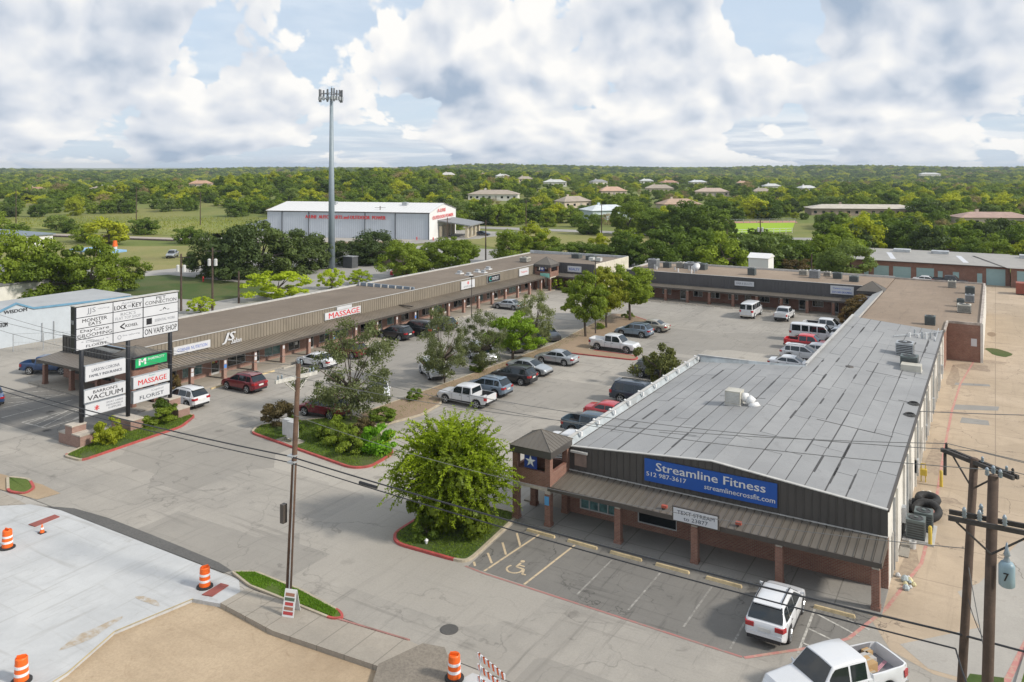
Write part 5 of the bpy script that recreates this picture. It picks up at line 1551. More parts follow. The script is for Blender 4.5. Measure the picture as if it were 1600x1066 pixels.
where = ('tall grey duct box at the left end of the slate row roof', 'condenser just behind the tall duct box on the slate row roof', 'cream condenser third from the left on the slate row roof', 'wide blue-grey cooling box in the left cluster on the slate row roof', 'dark condenser closing the left cluster on the slate row roof', 'lone dark condenser in front of the white shed', 'cream unit right of centre at the back edge of the slate row roof', 'blue-grey box unit right of centre on the slate row roof', 'condenser second from the right end of the slate row roof', 'condenser at the right end of the slate row roof next to the tower', 'small cream unit behind the blue-grey box on the slate row roof')
for (kd, x, y, w_, h_), lb in zip(acs, where):
    ac_unit(x, y, 4.1, lb, w_, h_, kd)
t = thing('satellite_dish', 'white satellite dish on the left part of the slate row roof', 'dish', (-40.8, 125.5, 4.1))
MB().tube((-40.8, 125.5, 4.1), (-40.8, 125.5, 4.7), .05).build('mast', M_galv, t)
ds = MB(); ds.lathe([(.1, 0), (.45, .08), (.75, .28), (.77, .3)], 16)
o = inst('dish', ds.mesh('dish', M_white, smooth=True), t, (0, 0, .7), (R(55), 0, R(-20)))
for k in range(9):
    x, y = jk.uniform(-49, -40), jk.uniform(124, 131)
    tag(MB().tube((x, y, 4.1), (x, y, 4.1 + jk.uniform(.4, .9)), .12, n=8).build('roof_vent', M_white if k % 2 else M_galv), 'small upright vent among the left cluster on the slate row roof', 'vent', 'small vents on the slate row roof')

# ------------------------------------------------------------------ left shop row
B1 = thing('left_shop_row', 'long taupe-fronted shop row with brick columns along the left of the lot', 'building', (-79, 46, 0))
XF, XBk = -67.3, -78.6
Y0, Y1 = 46.2, 120.4
fr1 = FR((XF, Y0, 0), (0, 1), (1, 0))
L1 = Y1 - Y0
holes, items = [], []
u = 2.0; rr = random.Random(21)
k = 0
while u < L1 - 3:
    p_ = 'wwdwdwwd'[k % 8]
    wd = 1.0 if p_ == 'd' else (1.7, 2.3)[k % 2]
    items.append((p_, u, u + wd, k)); holes.append((u, u + wd, 0.1 if p_ == 'd' else 0.5, 2.1 if p_ == 'd' else 2.0))
    u += wd + rr.uniform(.5, 1.3); k += 1
w = MB(); wall_with_holes(fr1, w, 0, L1, 0.1, 2.5, holes); fixn(w.build('front_wall', M_brickL, B1))
for p_, a, b_, k in items:
    if p_ == 'd':
        door(fr1, B1, a, b_, 2.1, M_white if k % 3 == 0 else M_alu)
    else:
        window(fr1, B1, a, b_, .5, 2.0, mull=2, glass=M_glassT if k % 4 == 1 else None)
w = MB(); fr1.box(w, 0, L1, -.5, -.32, .1, 2.5); fixn(w.build('interior_partition', M_intr, B1))
MB().box(XBk, XF - .51, Y0, Y1 + 18, 0, 3.7).box(XF - .505, -58.0, 124.3, Y1 + 18, 0, 3.9).build('body_walls', M_wallW, B1)
ribbed_face(fr1, B1, 0, L1, .02, 1.9 + .7, lambda u: 4.30, .40, M_fascL, False)
# roof falls slightly to the back edge
rm = MB(); rm.hexa([(XBk, Y0, 3.72), (XF - .01, Y0, 3.95), (XF - .01, Y1 + 18, 3.95), (XBk, Y1 + 18, 3.72), (XBk, Y0, 3.9), (XF - .01, Y0, 4.12), (XF - .01, Y1 + 18, 4.12), (XBk, Y1 + 18, 3.9)])
rm.box(XF, -58.1, 124.4, Y1 + 17.9, 3.95, 4.12)
rm.build('roof', M_gravroof, B1)
MB().box(XF - .1, XF + .12, Y0, Y1, 4.302, 4.34).box(XBk - .15, XBk + .16, Y0, Y1 + 18, 3.88, 4.08).build('coping', M_trim, B1)
MB().box(XBk, -58, Y1 + 17.8, Y1 + 18.1, 3.95, 4.5).build('rear_parapet', M_silver, B1)
MB().box(-58.04, -57.9, 124.2, Y1 + 18.1, 0, 4.45).build('end_wall', mat('cream_block_wall', (.60, .56, .47), .8, dirt=.25), B1)
awning_ribs(fr1, B1, 0, L1, .1, 2.72, 2.5, 2.36, .40, M_awnL, panels=False)
M_blue_n = mat('notice_blue', (.08, .22, .55), .5)
for k in range(19):
    co = column(B1, -65.25, 49.95 + 3.8 * k, 2.17, M_brickL)
    MB().box(-65.065, -65.05, 49.83 + 3.8 * k, 50.07 + 3.8 * k, 1.58, 1.90).build('unit_plate', M_signw, co)
    if k in (0, 1, 2, 5, 9):
        MB().box(-65.065, -65.05, 49.80 + 3.8 * k, 50.10 + 3.8 * k, 1.15, 1.50).build('notice', M_blue_n if k % 2 else M_signw, co)
pr = random.Random(77)
PC_ = [mat('poster_%d' % i, c_, .5) for i, c_ in enumerate(((.6, .6, .58), (.5, .1, .08), (.1, .3, .5), (.55, .45, .1), (.1, .35, .3), (.55, .52, .45)))]
for p_, a, b_, k in items:
    for q_ in range(pr.choice((0, 1, 1, 2))):
        wd = pr.uniform(.2, .5); u0_ = pr.uniform(a + .1, max(a + .11, b_ - wd - .1)); z0_ = pr.uniform(.9, 1.5)
        w = MB(); fr1.box(w, u0_, min(b_ - .08, u0_ + wd), -.083, -.078, z0_, min(1.92, z0_ + pr.uniform(.2, .5)))
        fixn(w.build('poster', pr.choice(PC_), B1))
frC = FR((XF, 124.25, 0), (1, 0), (0, -1))
ribbed_face(frC, B1, 0, 9.2, .02, 2.3, lambda u: 4.4, .5, M_fascB, False)
awning_ribs(frC, B1, 2.6, 9.2, .08, 2.6, 2.5, 2.3, .5, M_awn, panels=False)
w = MB(); frC.box(w, 0, 9.2, -.04, -.003, .1, 2.3); fixn(w.build('shaded_shopfront', M_brick, B1))
for x in (-60.8, -58.4):
    column(B1, x, 122, 2.1)
pyramid_tower(B1, -67.1, -64.1, 119.6, 122.6, 2.2, 4.0, 5.6, star=True)
# near end: gabled porch wing facing the street
pyramid_tower(B1, -66.6, -64.1, 43.1, 45.6, 2.15, 4.0, 5.15, star=True)
frW = FR((-79.5, 46.0, 0), (1, 0), (0, -1))
ribbed_face(frW, B1, 0, 3.2, .02, 2.5, lambda u: 4.28, .5, M_fasc, False)
ribbed_face(frW, B1, 3.2, 12.6, .02, 2.5, lambda u: 3.55 - .03 * (u - 3.2), .5, M_fascB, False)
w = MB(); frW.box(w, 0, 12.2, -.25, -.003, .1, 2.5); fixn(w.build('wing_front_wall', M_brick, B1))
for a, b_ in ((2.0, 3.6), (6.0, 7.8), (8.6, 9.5)):
    w = MB(); frW.box(w, a, b_, 0.002, .02, .7 if b_ - a > 1.2 else .12, 2.0); fixn(w.build('window', M_glass, B1))
awning_ribs(frW, B1, 0, 12.9, .1, 2.62, 2.6, 2.30, .5, mat('grey_metal_porch_roof', (.145, .13, .115), .5, var=.1, scale=.6), panels=False)
MB().box(-79.5, XBk - .005, 46.01, 56, 0, 3.7).build('wing_side_wall', M_wallW, B1)
MB().box(-76.2, XF - .6, 46.1, 53.5, 3.96, 4.02).build('wing_membrane', mat('pale_blue_membrane', (.40, .50, .62), .4, var=.05), B1)
for x in (-79.2, -78.4, -74.0, -69.9):
    column(B1, x, 43.6, 2.1) if x != -79.2 else None
# dividing parapet across the roof
q = MB().box(-78.3, -68.4, 88.0, 88.25, 3.95, 4.42)
o = q.build('dividing_parapet', mat('blue_grey_parapet', (.20, .24, .29), .5), B1)
for k in range(8):
    MB().box(-78.0 + k * 1.3, -77.9 + k * 1.3, 87.75, 87.995, 3.95, 4.40).build('brace', M_trim, o)
for i, (x, y) in enumerate(((-72.6, 105.2), (-71.2, 108.2), (-70.2, 104.2), (-69.8, 107.8), (-71.6, 112.0))):
    t = thing('roof_turbine', 'small white square vent in the loose cluster of five on the taupe row roof', 'vent', (x, y, 4.0), 0, 'white vents on the taupe row roof')
    MB().box(x - .5, x + .5, y - .5, y + .5, 4.0, 4.16).build('curb', M_white, t)
    MB().box(x - .3, x + .3, y - .3, y + .3, 4.161, 4.5).build('hood', M_galv, t)
for i, (x, y, lb) in enumerate(((-66, 133.5, 'dark unit left of the two on the far corner roof'), (-62.6, 132.4, 'dark unit right of the two on the far corner roof'), (-71.5, 124, 'pale upright vent unit on the far end of the taupe row roof'))):
    ac_unit(x, y, 4.12, lb, 1.5, .8, 'grey' if i < 2 else 'cream')
# signs of the left row
wall_sign(fr1, 3.2, 7.4, 3.0, 3.75, 'long white lightbox at the near end of the taupe row', texts=(('CORNER NUTRITION', .5, .5, 3.4, .32, M_txb, 0),))
t = thing('shop_sign', 'white script lettering sign, second from the near end of the taupe row', 'sign', fr1.p(9.9, .1, 3.3))
lettering('JS', M_signw, t, fr1.p(9.7, .2, 3.5), fr1.u, 1.6, 1.1, .05, .3)
lettering('Salon', M_signw, t, fr1.p(10.6, .22, 3.1), fr1.u, 1.3, .5, .03, .3)
wall_sign(fr1, 23.4, 29.6, 3.0, 3.85, 'white sign with big red MASSAGE letters half hidden by the mesquite tree', texts=(('MASSAGE', .53, .5, 5.3, .64, M_txr, .03),))
wall_sign(fr1, 25.4, 28.0, 3.87, 4.25, 'small white topper board above the red massage letters')
wall_sign(fr1, 51.4, 55.0, 2.9, 4.1, 'white square sign with red flower mark on the taupe row', texts=(('*', .5, .7, .5, .5, M_txr, .05), ('wellness', .5, .3, 2.4, .3, M_txg, 0)))
wall_sign(fr1, 58.5, 62.2, 3.0, 4.1, 'black sign with white letters on the taupe row', face=M_black, texts=(('C', .22, .5, .6, .7, M_txt, .05), ('OUTLET', .62, .5, 1.9, .5, M_signw, .02)))
wall_sign(fr1, 68.2, 71.3, 2.9, 4.1, 'cream sign with faint red script nearest the far tower', texts=(('Taqueria', .5, .5, 2.2, .4, M_txr, 0),))
t = thing('shop_sign', 'small teal hanging sign in the far corner tower', 'sign', (-64, 119.4, 2.3))
MB().box(-65.9, -64.2, 119.35, 119.45, 2.35, 3.0).build('panel', mat('teal_sign', (.22, .52, .45), .5), t)
wall_sign(frC, 4.2, 6.8, 2.9, 3.9, 'white sign on the dark far corner shop', texts=(('REALTY', .5, .5, 2.0, .4, M_txb, .02),))
t = tag(MB().box(-67.1, -64.9, 83.2, 83.5, 2.74, 2.86).build('awning_divider', M_dtrim), 'dark flashing strip crossing the taupe awning', 'flashing')

# ------------------------------------------------------------------ metal auto-parts warehouse
AW = R(16.9)
e1 = (-math.cos(AW), -math.sin(AW)); e2 = (-math.sin(AW) * -1 * -1, math.cos(AW))
C0 = (-138.6, 185.6)
WH = thing('warehouse', 'large white metal warehouse, front coloured blue-grey as if shaded, with red letters and a white roof', 'building', (*C0, 0))
frA = FR((*C0, 0), (math.cos(AW) * -1, math.sin(AW) * -1), (math.sin(AW), -math.cos(AW)))     # front: u runs left
frG = FR((*C0, 0), (-math.sin(AW), math.cos(AW)), (math.cos(AW), math.sin(AW)))              # gable end
LA, LG, HE, HR = 51.5, 24.5, 7.75, 9.9
M_met = mat('shaded_white_siding', (0.52, 0.56, 0.62), 0.5, var=0.05, scale=.3)  # white siding, with the shade on the front put into this blue-grey
M_metw = mat('white_siding', (0.70, 0.70, 0.70), 0.5, var=0.05, scale=.3)
w = MB(); frA.box(w, 0, LA, -.3, 0, 0, HE); fixn(w.build('front_wall', M_met, WH))
w = MB()
for k in range(86):
    frA.box(w, .3 + k * .6, .42 + k * .6, .002, .05, .1, HE - .1)
fixn(w.build('siding_rib', M_met, WH))['kind'] = 'stuff'
w = MB()
gp = [frG.p(0.3, 0, 0), frG.p(LG, 0, 0), frG.p(LG, 0, HE), frG.p(LG / 2, 0, HR), frG.p(.3, 0, HE), frG.p(.3, -.3, 0), frG.p(LG, -.3, 0), frG.p(LG, -.3, HE), frG.p(LG / 2, -.3, HR), frG.p(.3, -.3, HE)]
w.add(gp, [(0, 1, 2, 3, 4), (9, 8, 7, 6, 5), (0, 5, 6, 1), (1, 6, 7, 2), (2, 7, 8, 3), (3, 8, 9, 4), (4, 9, 5, 0)]); fixn(w.build('gable_wall', M_metw, WH))
w = MB()


def gpt(u, v, z):   # u along front (left), v depth
    q = Vector((*C0, 0)) + frA.u * u + frG.u * v
    return (q.x, q.y, z)


w.add([gpt(-.4, -.4, HE), gpt(LA + .4, -.4, HE), gpt(LA + .4, LG / 2, HR + .1), gpt(-.4, LG / 2, HR + .1), gpt(LA + .4, LG + .4, HE), gpt(-.4, LG + .4, HE)], [(0, 1, 2, 3), (3, 2, 4, 5)])
o = fixn(w.build('roof', M_white, WH))
w = MB()
for k in range(44):
    u = -.3 + k * 1.2
    w.add([gpt(u, -.4, HE + .02), gpt(u + .1, -.4, HE + .02), gpt(u + .1, LG / 2, HR + .14), gpt(u, LG / 2, HR + .14)], [(0, 1, 2, 3)])
w.build('roof_seam', M_alu, o)['kind'] = 'stuff'
w = MB(); frA.box(w, -.2, LA, .052, .2, HE - .28, HE - .02); fixn(w.build('gutter', M_dtrim, WH))
for u in (0.0, 10.2, 19.6, 37.6, 46.4):
    w = MB(); frA.box(w, u, u + .28, .052, .22, 0, HE - .3); fixn(w.build('downspout', mat('slate_grey', (.12, .13, .15), .5), WH))
w = MB(); w.add([gpt(LA, 1, 0), gpt(LA + 8, 1, 0), gpt(LA + 8, 1, 3.4), gpt(LA, 1, 5.2), gpt(LA, 20, 0), gpt(LA + 8, 20, 0), gpt(LA + 8, 20, 3.4), gpt(LA, 20, 5.2)], [(0, 1, 2, 3), (7, 6, 5, 4), (3, 2, 6, 7), (1, 5, 6, 2), (0, 3, 7, 4)]); fixn(w.build('lean_to', M_met, WH))
for u, v in ((10, 8), (33, 8)):
    w = MB(); w.hexa([gpt(u, v, HR - .9), gpt(u + 1.5, v, HR - .9), gpt(u + 1.5, v + 1.5, HR - .9), gpt(u, v + 1.5, HR - .9), gpt(u, v, HR + .4), gpt(u + 1.5, v, HR + .4), gpt(u + 1.5, v + 1.5, HR + .4), gpt(u, v + 1.5, HR + .4)]); fixn(w.build('roof_vent', M_galv, WH))
M_redl = mat('red_sign_letters', (0.62, 0.03, 0.03), 0.5)
uu = tuple(-frA.u)
lettering('A-LINE  AUTO  PARTS and OUTDOOR  POWER', M_redl, WH, frA.p(26.0, .3, 6.1), uu, 25.5, 1.0, .06, name='sign_letters')
lettering('A-LINE', M_redl, WH, frG.p(10.5, .2, 8.0), frG.u, 7.5, 1.0, .08, name='sign_letters')
lettering('OUTDOOR POWER', M_redl, WH, frG.p(12.0, .2, 6.1), frG.u, 19, 1.0, .07, name='sign_letters')
# entrance canopy
cn = thing('entrance_canopy', 'grey-roofed stone entrance canopy at the right end of the warehouse', 'canopy', (-133, 200, 0))
frK = FR(frG.p(8, 0, 0)[:2] + (0,), frG.u.xy, frG.n.xy)
w = MB(); frK.box(w, 0, 13, 8.5, 9.0, 0, 0.1)
for a in (0, 4, 8, 12):
    frK.box(w, a, a + .8, 8.2, 9.0, 0, 3.4)
    frK.box(w, a, a + .8, .2, 1.0, 0, 3.4)
fixn(w.build('column', mat('buff_stone', (.55, .48, .36), .8), cn))
w = MB(); w.hexa([frK.p(-1, .1, 4.9), frK.p(14, .1, 4.9), frK.p(14, 10, 3.5), frK.p(-1, 10, 3.5), frK.p(-1, .1, 5.2), frK.p(14, .1, 5.2), frK.p(14, 10, 3.8), frK.p(-1, 10, 3.8)]); fixn(w.build('roof', mat('grey_canopy_roof', (.2, .21, .22), .6), cn))

# ------------------------------------------------------------------ storage garages at the back right
GA = thing('storage_garages', 'brick storage garages with pale teal roll-up doors under a long grey roof', 'building', (-36, 166, 0))
frS = FR((-36, 166, 0), (1, 0), (0, -1))
xs = lambda x: x + 36
doors = [(-19.7, -17.1, 2.35), (-16.4, -13.4, 2.35), (-12.5, -9.6, 2.35), (-1.4, 1.5, 2.9)]
doorsb = [(2.4, 5.8, 2.9)]
small = [(-9.0, -8.2), (-6.6, -5.6), (-2.8, -2.0), (-21.4, -20.6)]
w = MB(); wall_with_holes(frS, w, 12, 38.2, 0, 3.35, [(xs(a), xs(b_), 0, h_) for a, b_, h_ in doors] + [(xs(a), xs(b_), 0, 1.95) for a, b_ in small]); fixn(w.build('wall', M_brickP, GA))
M_teal = mat('pale_teal_door', (.30, .44, .45), .5, var=.05)
for a, b_, h_ in doors:
    w = MB()
    for k in range(10):
        frS.box(w, xs(a), xs(b_), -.12, -.08 + (k % 2) * .03, h_ * k / 10, h_ * (k + 1) / 10 - .01)
    fixn(w.build('roll_up_door', M_teal, GA))
for a, b_ in small:
    w = MB(); frS.box(w, xs(a), xs(b_), -.12, -.06, 0, 1.95); fixn(w.build('door', M_teal, GA))
w = MB(); w.add([frS.p(11, .35, 3.35), frS.p(38.5, .35, 3.35), frS.p(33.5, -11, 4.15), frS.p(11, -11, 4.15), frS.p(38.5, -24, 3.35), frS.p(11, -24, 3.35)], [(0, 1, 2, 3), (3, 2, 4, 5), (1, 4, 2)])
fixn(w.build('roof', mat('weathered_grey_metal', (.31, .295, .27), .5, var=.1, scale=.4, dirt=.15), GA))
w = MB(); frS.box(w, 11, 38.5, .3, .42, 3.2, 3.34); fixn(w.build('gutter', M_dtrim, GA))
for a in (18.6, 25.3):
    w = MB(); frS.box(w, a, a + 3, -12.5, -10, 4.0, 4.6); fixn(w.build('ridge_vent', M_silver, GA))
for a, z in ((14.5, 0), (19, 0), (31, 0)):
    w = MB(); w.add([frS.p(a, -2, 3.52), frS.p(a + .9, -2, 3.52), frS.p(a - .6, -9, 4.02), frS.p(a - 1.5, -9, 4.02)], [(0, 1, 2, 3)]); fixn(w.build('skylight', M_signw, GA))
GB = thing('storage_garages', 'second garage block at the far right, set slightly forward with wider teal doors', 'building', (2, 165, 0))
frT = FR((2.3, 164.6, 0), (1, 0), (0, -1))
w = MB(); wall_with_holes(frT, w, 0, 26, 0, 3.35, [(.9, 4.2, 0, 2.9), (5.2, 8.4, 0, 2.9), (9.4, 12.6, 0, 2.9)]); fixn(w.build('wall', M_brickP, GB))
for a in (.9, 5.2, 9.4):
    w = MB()
    for k in range(10):
        frT.box(w, a, a + 3.2, -.12, -.08 + (k % 2) * .03, .29 * k, .29 * (k + 1) - .01)
    fixn(w.build('roll_up_door', M_teal, GB))
w = MB(); w.add([frT.p(-.5, .35, 3.35), frT.p(26, .35, 3.35), frT.p(26, -11, 4.2), frT.p(-6, -11, 4.2), frT.p(26, -24, 3.35), frT.p(-.5, -24, 3.35)], [(0, 1, 2, 3), (3, 2, 4, 5)]); fixn(w.build('roof', MATS['weathered_grey_metal'], GB))
w = MB(); frT.box(w, 1.5, 5.0, -12.5, -10, 4.1, 4.7); fixn(w.build('ridge_vent', M_silver, GB))
t = thing('dumpster', 'long rust-red open skip at the far right edge beyond the alley', 'skip', (4.5, 157, 0))
MB().box(2.9, 9, 155.8, 158.2, .15, 1.9).build('bin', mat('rust_red_paint', (.30, .09, .06), .7, dirt=.3), t)
rb = MB()
for k in range(9):
    rb.box(2.95 + k * .7, 3.08 + k * .7, 155.68, 155.79, .2, 1.85)
rb.build('rib', MATS['rust_red_paint'], t)
# pale storage shed behind the back row
t = thing('storage_shed', 'small white storage shed behind the slate back row', 'shed', (-45.5, 143, 0))
MB().box(-37.2, -33.8, 143, 147, 0, 5.0).build('wall', M_metw, t)
r_ = MB(); r_.add([(-37.4, 142.8, 5.0), (-33.6, 142.8, 5.0), (-33.6, 147.2, 5.0), (-37.4, 147.2, 5.0), (-37.4, 145, 5.7), (-33.6, 145, 5.7)], [(0, 1, 5, 4), (3, 4, 5, 2), (0, 4, 3), (1, 2, 5)])
fixn(r_.build('roof', M_white, t))
# long tan parallel fence wall right of the tower
t = tag(MB().hexa([(-119, 134.5, 0), (-99, 130.5, 0), (-99, 130.8, 0), (-119, 134.8, 0), (-119, 134.5, 2.9), (-99, 130.5, 2.9), (-99, 130.8, 2.9), (-119, 134.8, 2.9)]).build('wooden_fence', mat('tan_fence_boards', (.27, .21, .165), .9, var=.2, scale=3)), 'tall tan board screen beside the cell tower base', 'fence')
cw = MB()
t = thing('equipment_cabinet', 'dark equipment cabinet beside the foot of the cell tower', 'cabinet', (-115, 126, 0))
MB().box(-116, -113.5, 125.6, 127.4, 0, 2.3).build('cabinet', mat('cabinet_dark', (.07, .075, .08), .6), t)
MB().box(-116.1, -113.4, 125.5, 127.5, 2.301, 2.4).build('lid', M_galv, t)
# white metal shop at the far left
WL_ = thing('white_shop', 'white metal shop building with blue roof trim at the left edge', 'building', (-98.3, 60, 0))
xw = -98.3
ww = MB(); prof = [(44, 3.6), (49.5, 4.2), (51.3, 4.85), (53.3, 4.0), (66, 3.6), (66, 0), (44, 0)]
ww.add([(xw, y, z) for y, z in prof] + [(xw - .3, y, z) for y, z in prof], [tuple(range(7)), tuple(range(13, 6, -1))] + [(i, (i + 1) % 7, 7 + (i + 1) % 7, 7 + i) for i in range(7)])
fixn(ww.build('wall', mat('cool_white_siding', (.44, .48, .52), .5, var=.05), WL_))
tr = MB()
for (ya, za), (yb_, zb_) in zip(prof[:4], prof[1:5]):
    tr.hexa([(xw - .1, ya, za), (xw + .14, ya, za), (xw + .14, yb_, zb_), (xw - .1, yb_, zb_), (xw - .1, ya, za + .22), (xw + .14, ya, za + .22), (xw + .14, yb_, zb_ + .22), (xw - .1, yb_, zb_ + .22)])
tr.build('blue_trim', mat('trim_blue', (.12, .26, .38), .5), WL_)
MB().hexa([(-107, 44, 3.9), (xw - .11, 44, 3.9), (xw - .11, 66, 3.9), (-107, 66, 3.9), (-107, 44, 4.1), (xw - .11, 44, 4.02), (xw - .11, 66, 4.02), (-107, 66, 4.1)]).build('roof', mat('pale_roof', (.36, .37, .38), .5, var=.1, scale=.3, dirt=.15), WL_)
MB().hexa([(-107, 44, 0), (xw - .31, 44, 0), (xw - .31, 66, 0), (-107, 66, 0), (-107, 44, 3.89), (xw - .31, 44, 3.89), (xw - .31, 66, 3.89), (-107, 66, 3.89)]).build('body_walls', MATS['cool_white_siding'], WL_)
lettering('WISDOM', M_txk, WL_, (xw + .05, 51.2, 4.1), (0, 1, 0), 2.6, .4, .03, name='sign_letters')
lettering('CUSTOM', M_txk, WL_, (xw + .05, 49.6, 2.7), (0, 1, 0), 1.4, .5, .03, name='sign_letters')
for yy in (54.2, 55.6):
    MB().box(xw + .002, xw + .12, yy, yy + .12, 0, 2.2).build('pipe', M_galv, WL_)
WL2 = thing('white_shop', 'flat pale-roofed shop with a curved white parapet behind the left white shop', 'building', (-130, 66, 0))
MB().box(-150, -124, 62, 74, 0, 3.6).build('wall', M_wallW, WL2)
MB().box(-150, -123.8, 61.9, 74.1, 3.601, 3.8).build('roof', mat('grey_roof_dark', (.16, .16, .16), .7, var=.2), WL2)
MB().box(-150, -123.6, 73.9, 74.3, 3.8, 4.7).build('parapet', M_white, WL2)
WL3 = thing('white_shop', 'long low white building beyond the trees at the far left edge', 'building', (-215, 100, 0))
MB().box(-262, -214, 112, 121, 0, 3.0).build('wall', M_white, WL3)
MB().box(-263, -213.5, 111.5, 121.5, 3.001, 3.3).build('roof', mat('roof_bluegrey', (.16, .2, .24), .6), WL3)
# blue canopy roof by the railway
t = thing('fuel_canopy', 'low canopy with a pale blue roof left of the railway lawn', 'canopy', (-164, 102.5, 0))
MB().box(-170, -158, 99.5, 105, 2.9, 3.3).build('roof', mat('canopy_blue', (.22, .40, .62), .5), t)
for x in (-168, -160):
    for y in (101, 104):
        MB().box(x - .2, x + .2, y - .2, y + .2, 0, 2.9).build('column', M_alu, t)

# ------------------------------------------------------------------ houses and far buildings
def house(x, y, w, d, h, rise, roofc, wallc, rz, label, cat='house'):
    z = base_z(x, y) + .02
    t = thing('house', label, cat, (x, y, z), rz)
    mr = mat('roof_%.2f_%.2f_%.2f' % roofc, roofc, .8, var=.15, scale=.5)
    mw = mat('wall_%.2f_%.2f_%.2f' % wallc, wallc, .8)
    inst('wall', MB().box(-w / 2, w / 2, -d / 2, d / 2, -1, h).mesh('wall', mw), t)
    o_ = .6; hip = min(d / 2, w / 4)
    r_ = MB(); r_.add([(-w / 2 - o_, -d / 2 - o_, h), (w / 2 + o_, -d / 2 - o_, h), (w / 2 + o_, d / 2 + o_, h), (-w / 2 - o_, d / 2 + o_, h), (-w / 2 + hip, 0, h + rise), (w / 2 - hip, 0, h + rise)], [(0, 1, 5, 4), (2, 3, 4, 5), (1, 2, 5), (3, 0, 4), (3, 2, 1, 0)])
    rf = inst('roof', r_.mesh('roof', mr), t)
    inst('chimney', MB().box(-w / 5, -w / 5 + .9, .3, 1.2, h + rise * .4, h + rise + .8).mesh('chimney', mw), rf)
    n = max(2, int(w / 3.2))
    for k in range(n):
        cx_ = -w / 2 + (k + .5) * w / n
        if k == n // 2:
            inst('door', MB().box(cx_ - .5, cx_ + .5, -d / 2 - .05, -d / 2 - .005, 0, 2.1).mesh('door', M_door), t)
        else:
            inst('window', MB().box(cx_ - .6, cx_ + .6, -d / 2 - .05, -d / 2 - .005, .9, 2.0).mesh('window', M_glass), t)
    return t


ht, hw = (.34, .24, .19), (.50, .42, .34)
FAR_HOUSES = []


for (x, y, w_, d_, h_, rs_, rc_, wc_, rz_, lb_) in HOUSES:
    FAR_HOUSES.append((x, y, max(w_, d_) * (.5 if 'half buried' in lb_ else .8)))
    if 'half buried' in lb_ and int(abs(x)) % 5 < 3:
        continue
    ho_ = house(x, y, w_, d_, h_, rs_, rc_, wc_, A0 + rz_, lb_)
    if 'half buried in trees' in lb_:
        ho_['group'] = lb_.replace(' half buried in trees', 's').replace('small ', '') + ' in the far suburb'
# ================================================================== VEHICLES
def paint(name, col, metal=0.0):
    return mat(name, col, 0.32, metal, var=0.03, scale=0.6, coat=0.7, dirt=0.06)


CP = {
    'white': paint('car_white', (0.60, 0.61, 0.63)), 'silver': paint('car_silver', (0.42, 0.44, 0.46), .5), 'black': paint('car_black', (0.014, 0.015, 0.018)),
    'navy': paint('car_navy', (0.018, 0.030, 0.052), .2), 'maroon': paint('car_maroon', (0.16, 0.012, 0.022), .2), 'red': paint('car_red', (0.42, 0.012, 0.018)),
    'bluegrey': paint('car_bluegrey', (0.20, 0.26, 0.33), .4), 'steel': paint('car_steelblue', (0.045, 0.075, 0.105), .3), 'gold': paint('car_gold', (0.40, 0.37, 0.31), .4),
    'grey': paint('car_grey', (0.075, 0.08, 0.085), .3), 'blue': paint('car_deep_blue', (0.025, 0.06, 0.15), .3), 'brightred': paint('car_bright_red', (0.55, 0.015, 0.02)),
}
M_cglass = glass_mat('car_glass', (0.010, 0.016, 0.020), 0.05)
M_ctrim = mat('car_black_trim', (0.02, 0.02, 0.022), 0.6)
M_under = mat('car_underside', (0.01, 0.01, 0.01), 0.9)
M_tyre = mat('car_tyre', (0.018, 0.018, 0.019), 0.85)
M_rim = mat('alloy_rim', (0.42, 0.43, 0.44), 0.3, 0.7)
M_tail = mat('tail_lamp_red', (0.34, 0.010, 0.014), 0.2, coat=.5)
M_head = mat('head_lamp', (0.62, 0.64, 0.66), 0.12, 0.2, coat=.5)
M_plate = mat('licence_plate', (0.6, 0.6, 0.58), 0.5)
M_bedl = mat('bed_liner', (0.03, 0.03, 0.032), 0.8)
M_chrome = mat('chrome', (0.6, 0.6, 0.6), 0.15, 0.9)


def lerp_pts(pts, x):
    if x <= pts[0][0]:
        return pts[0][1]
    for (a, b_), (c_, d_) in zip(pts[:-1], pts[1:]):
        if x <= c_:
            return b_ + (d_ - b_) * (x - a) / (c_ - a)
    return pts[-1][1]


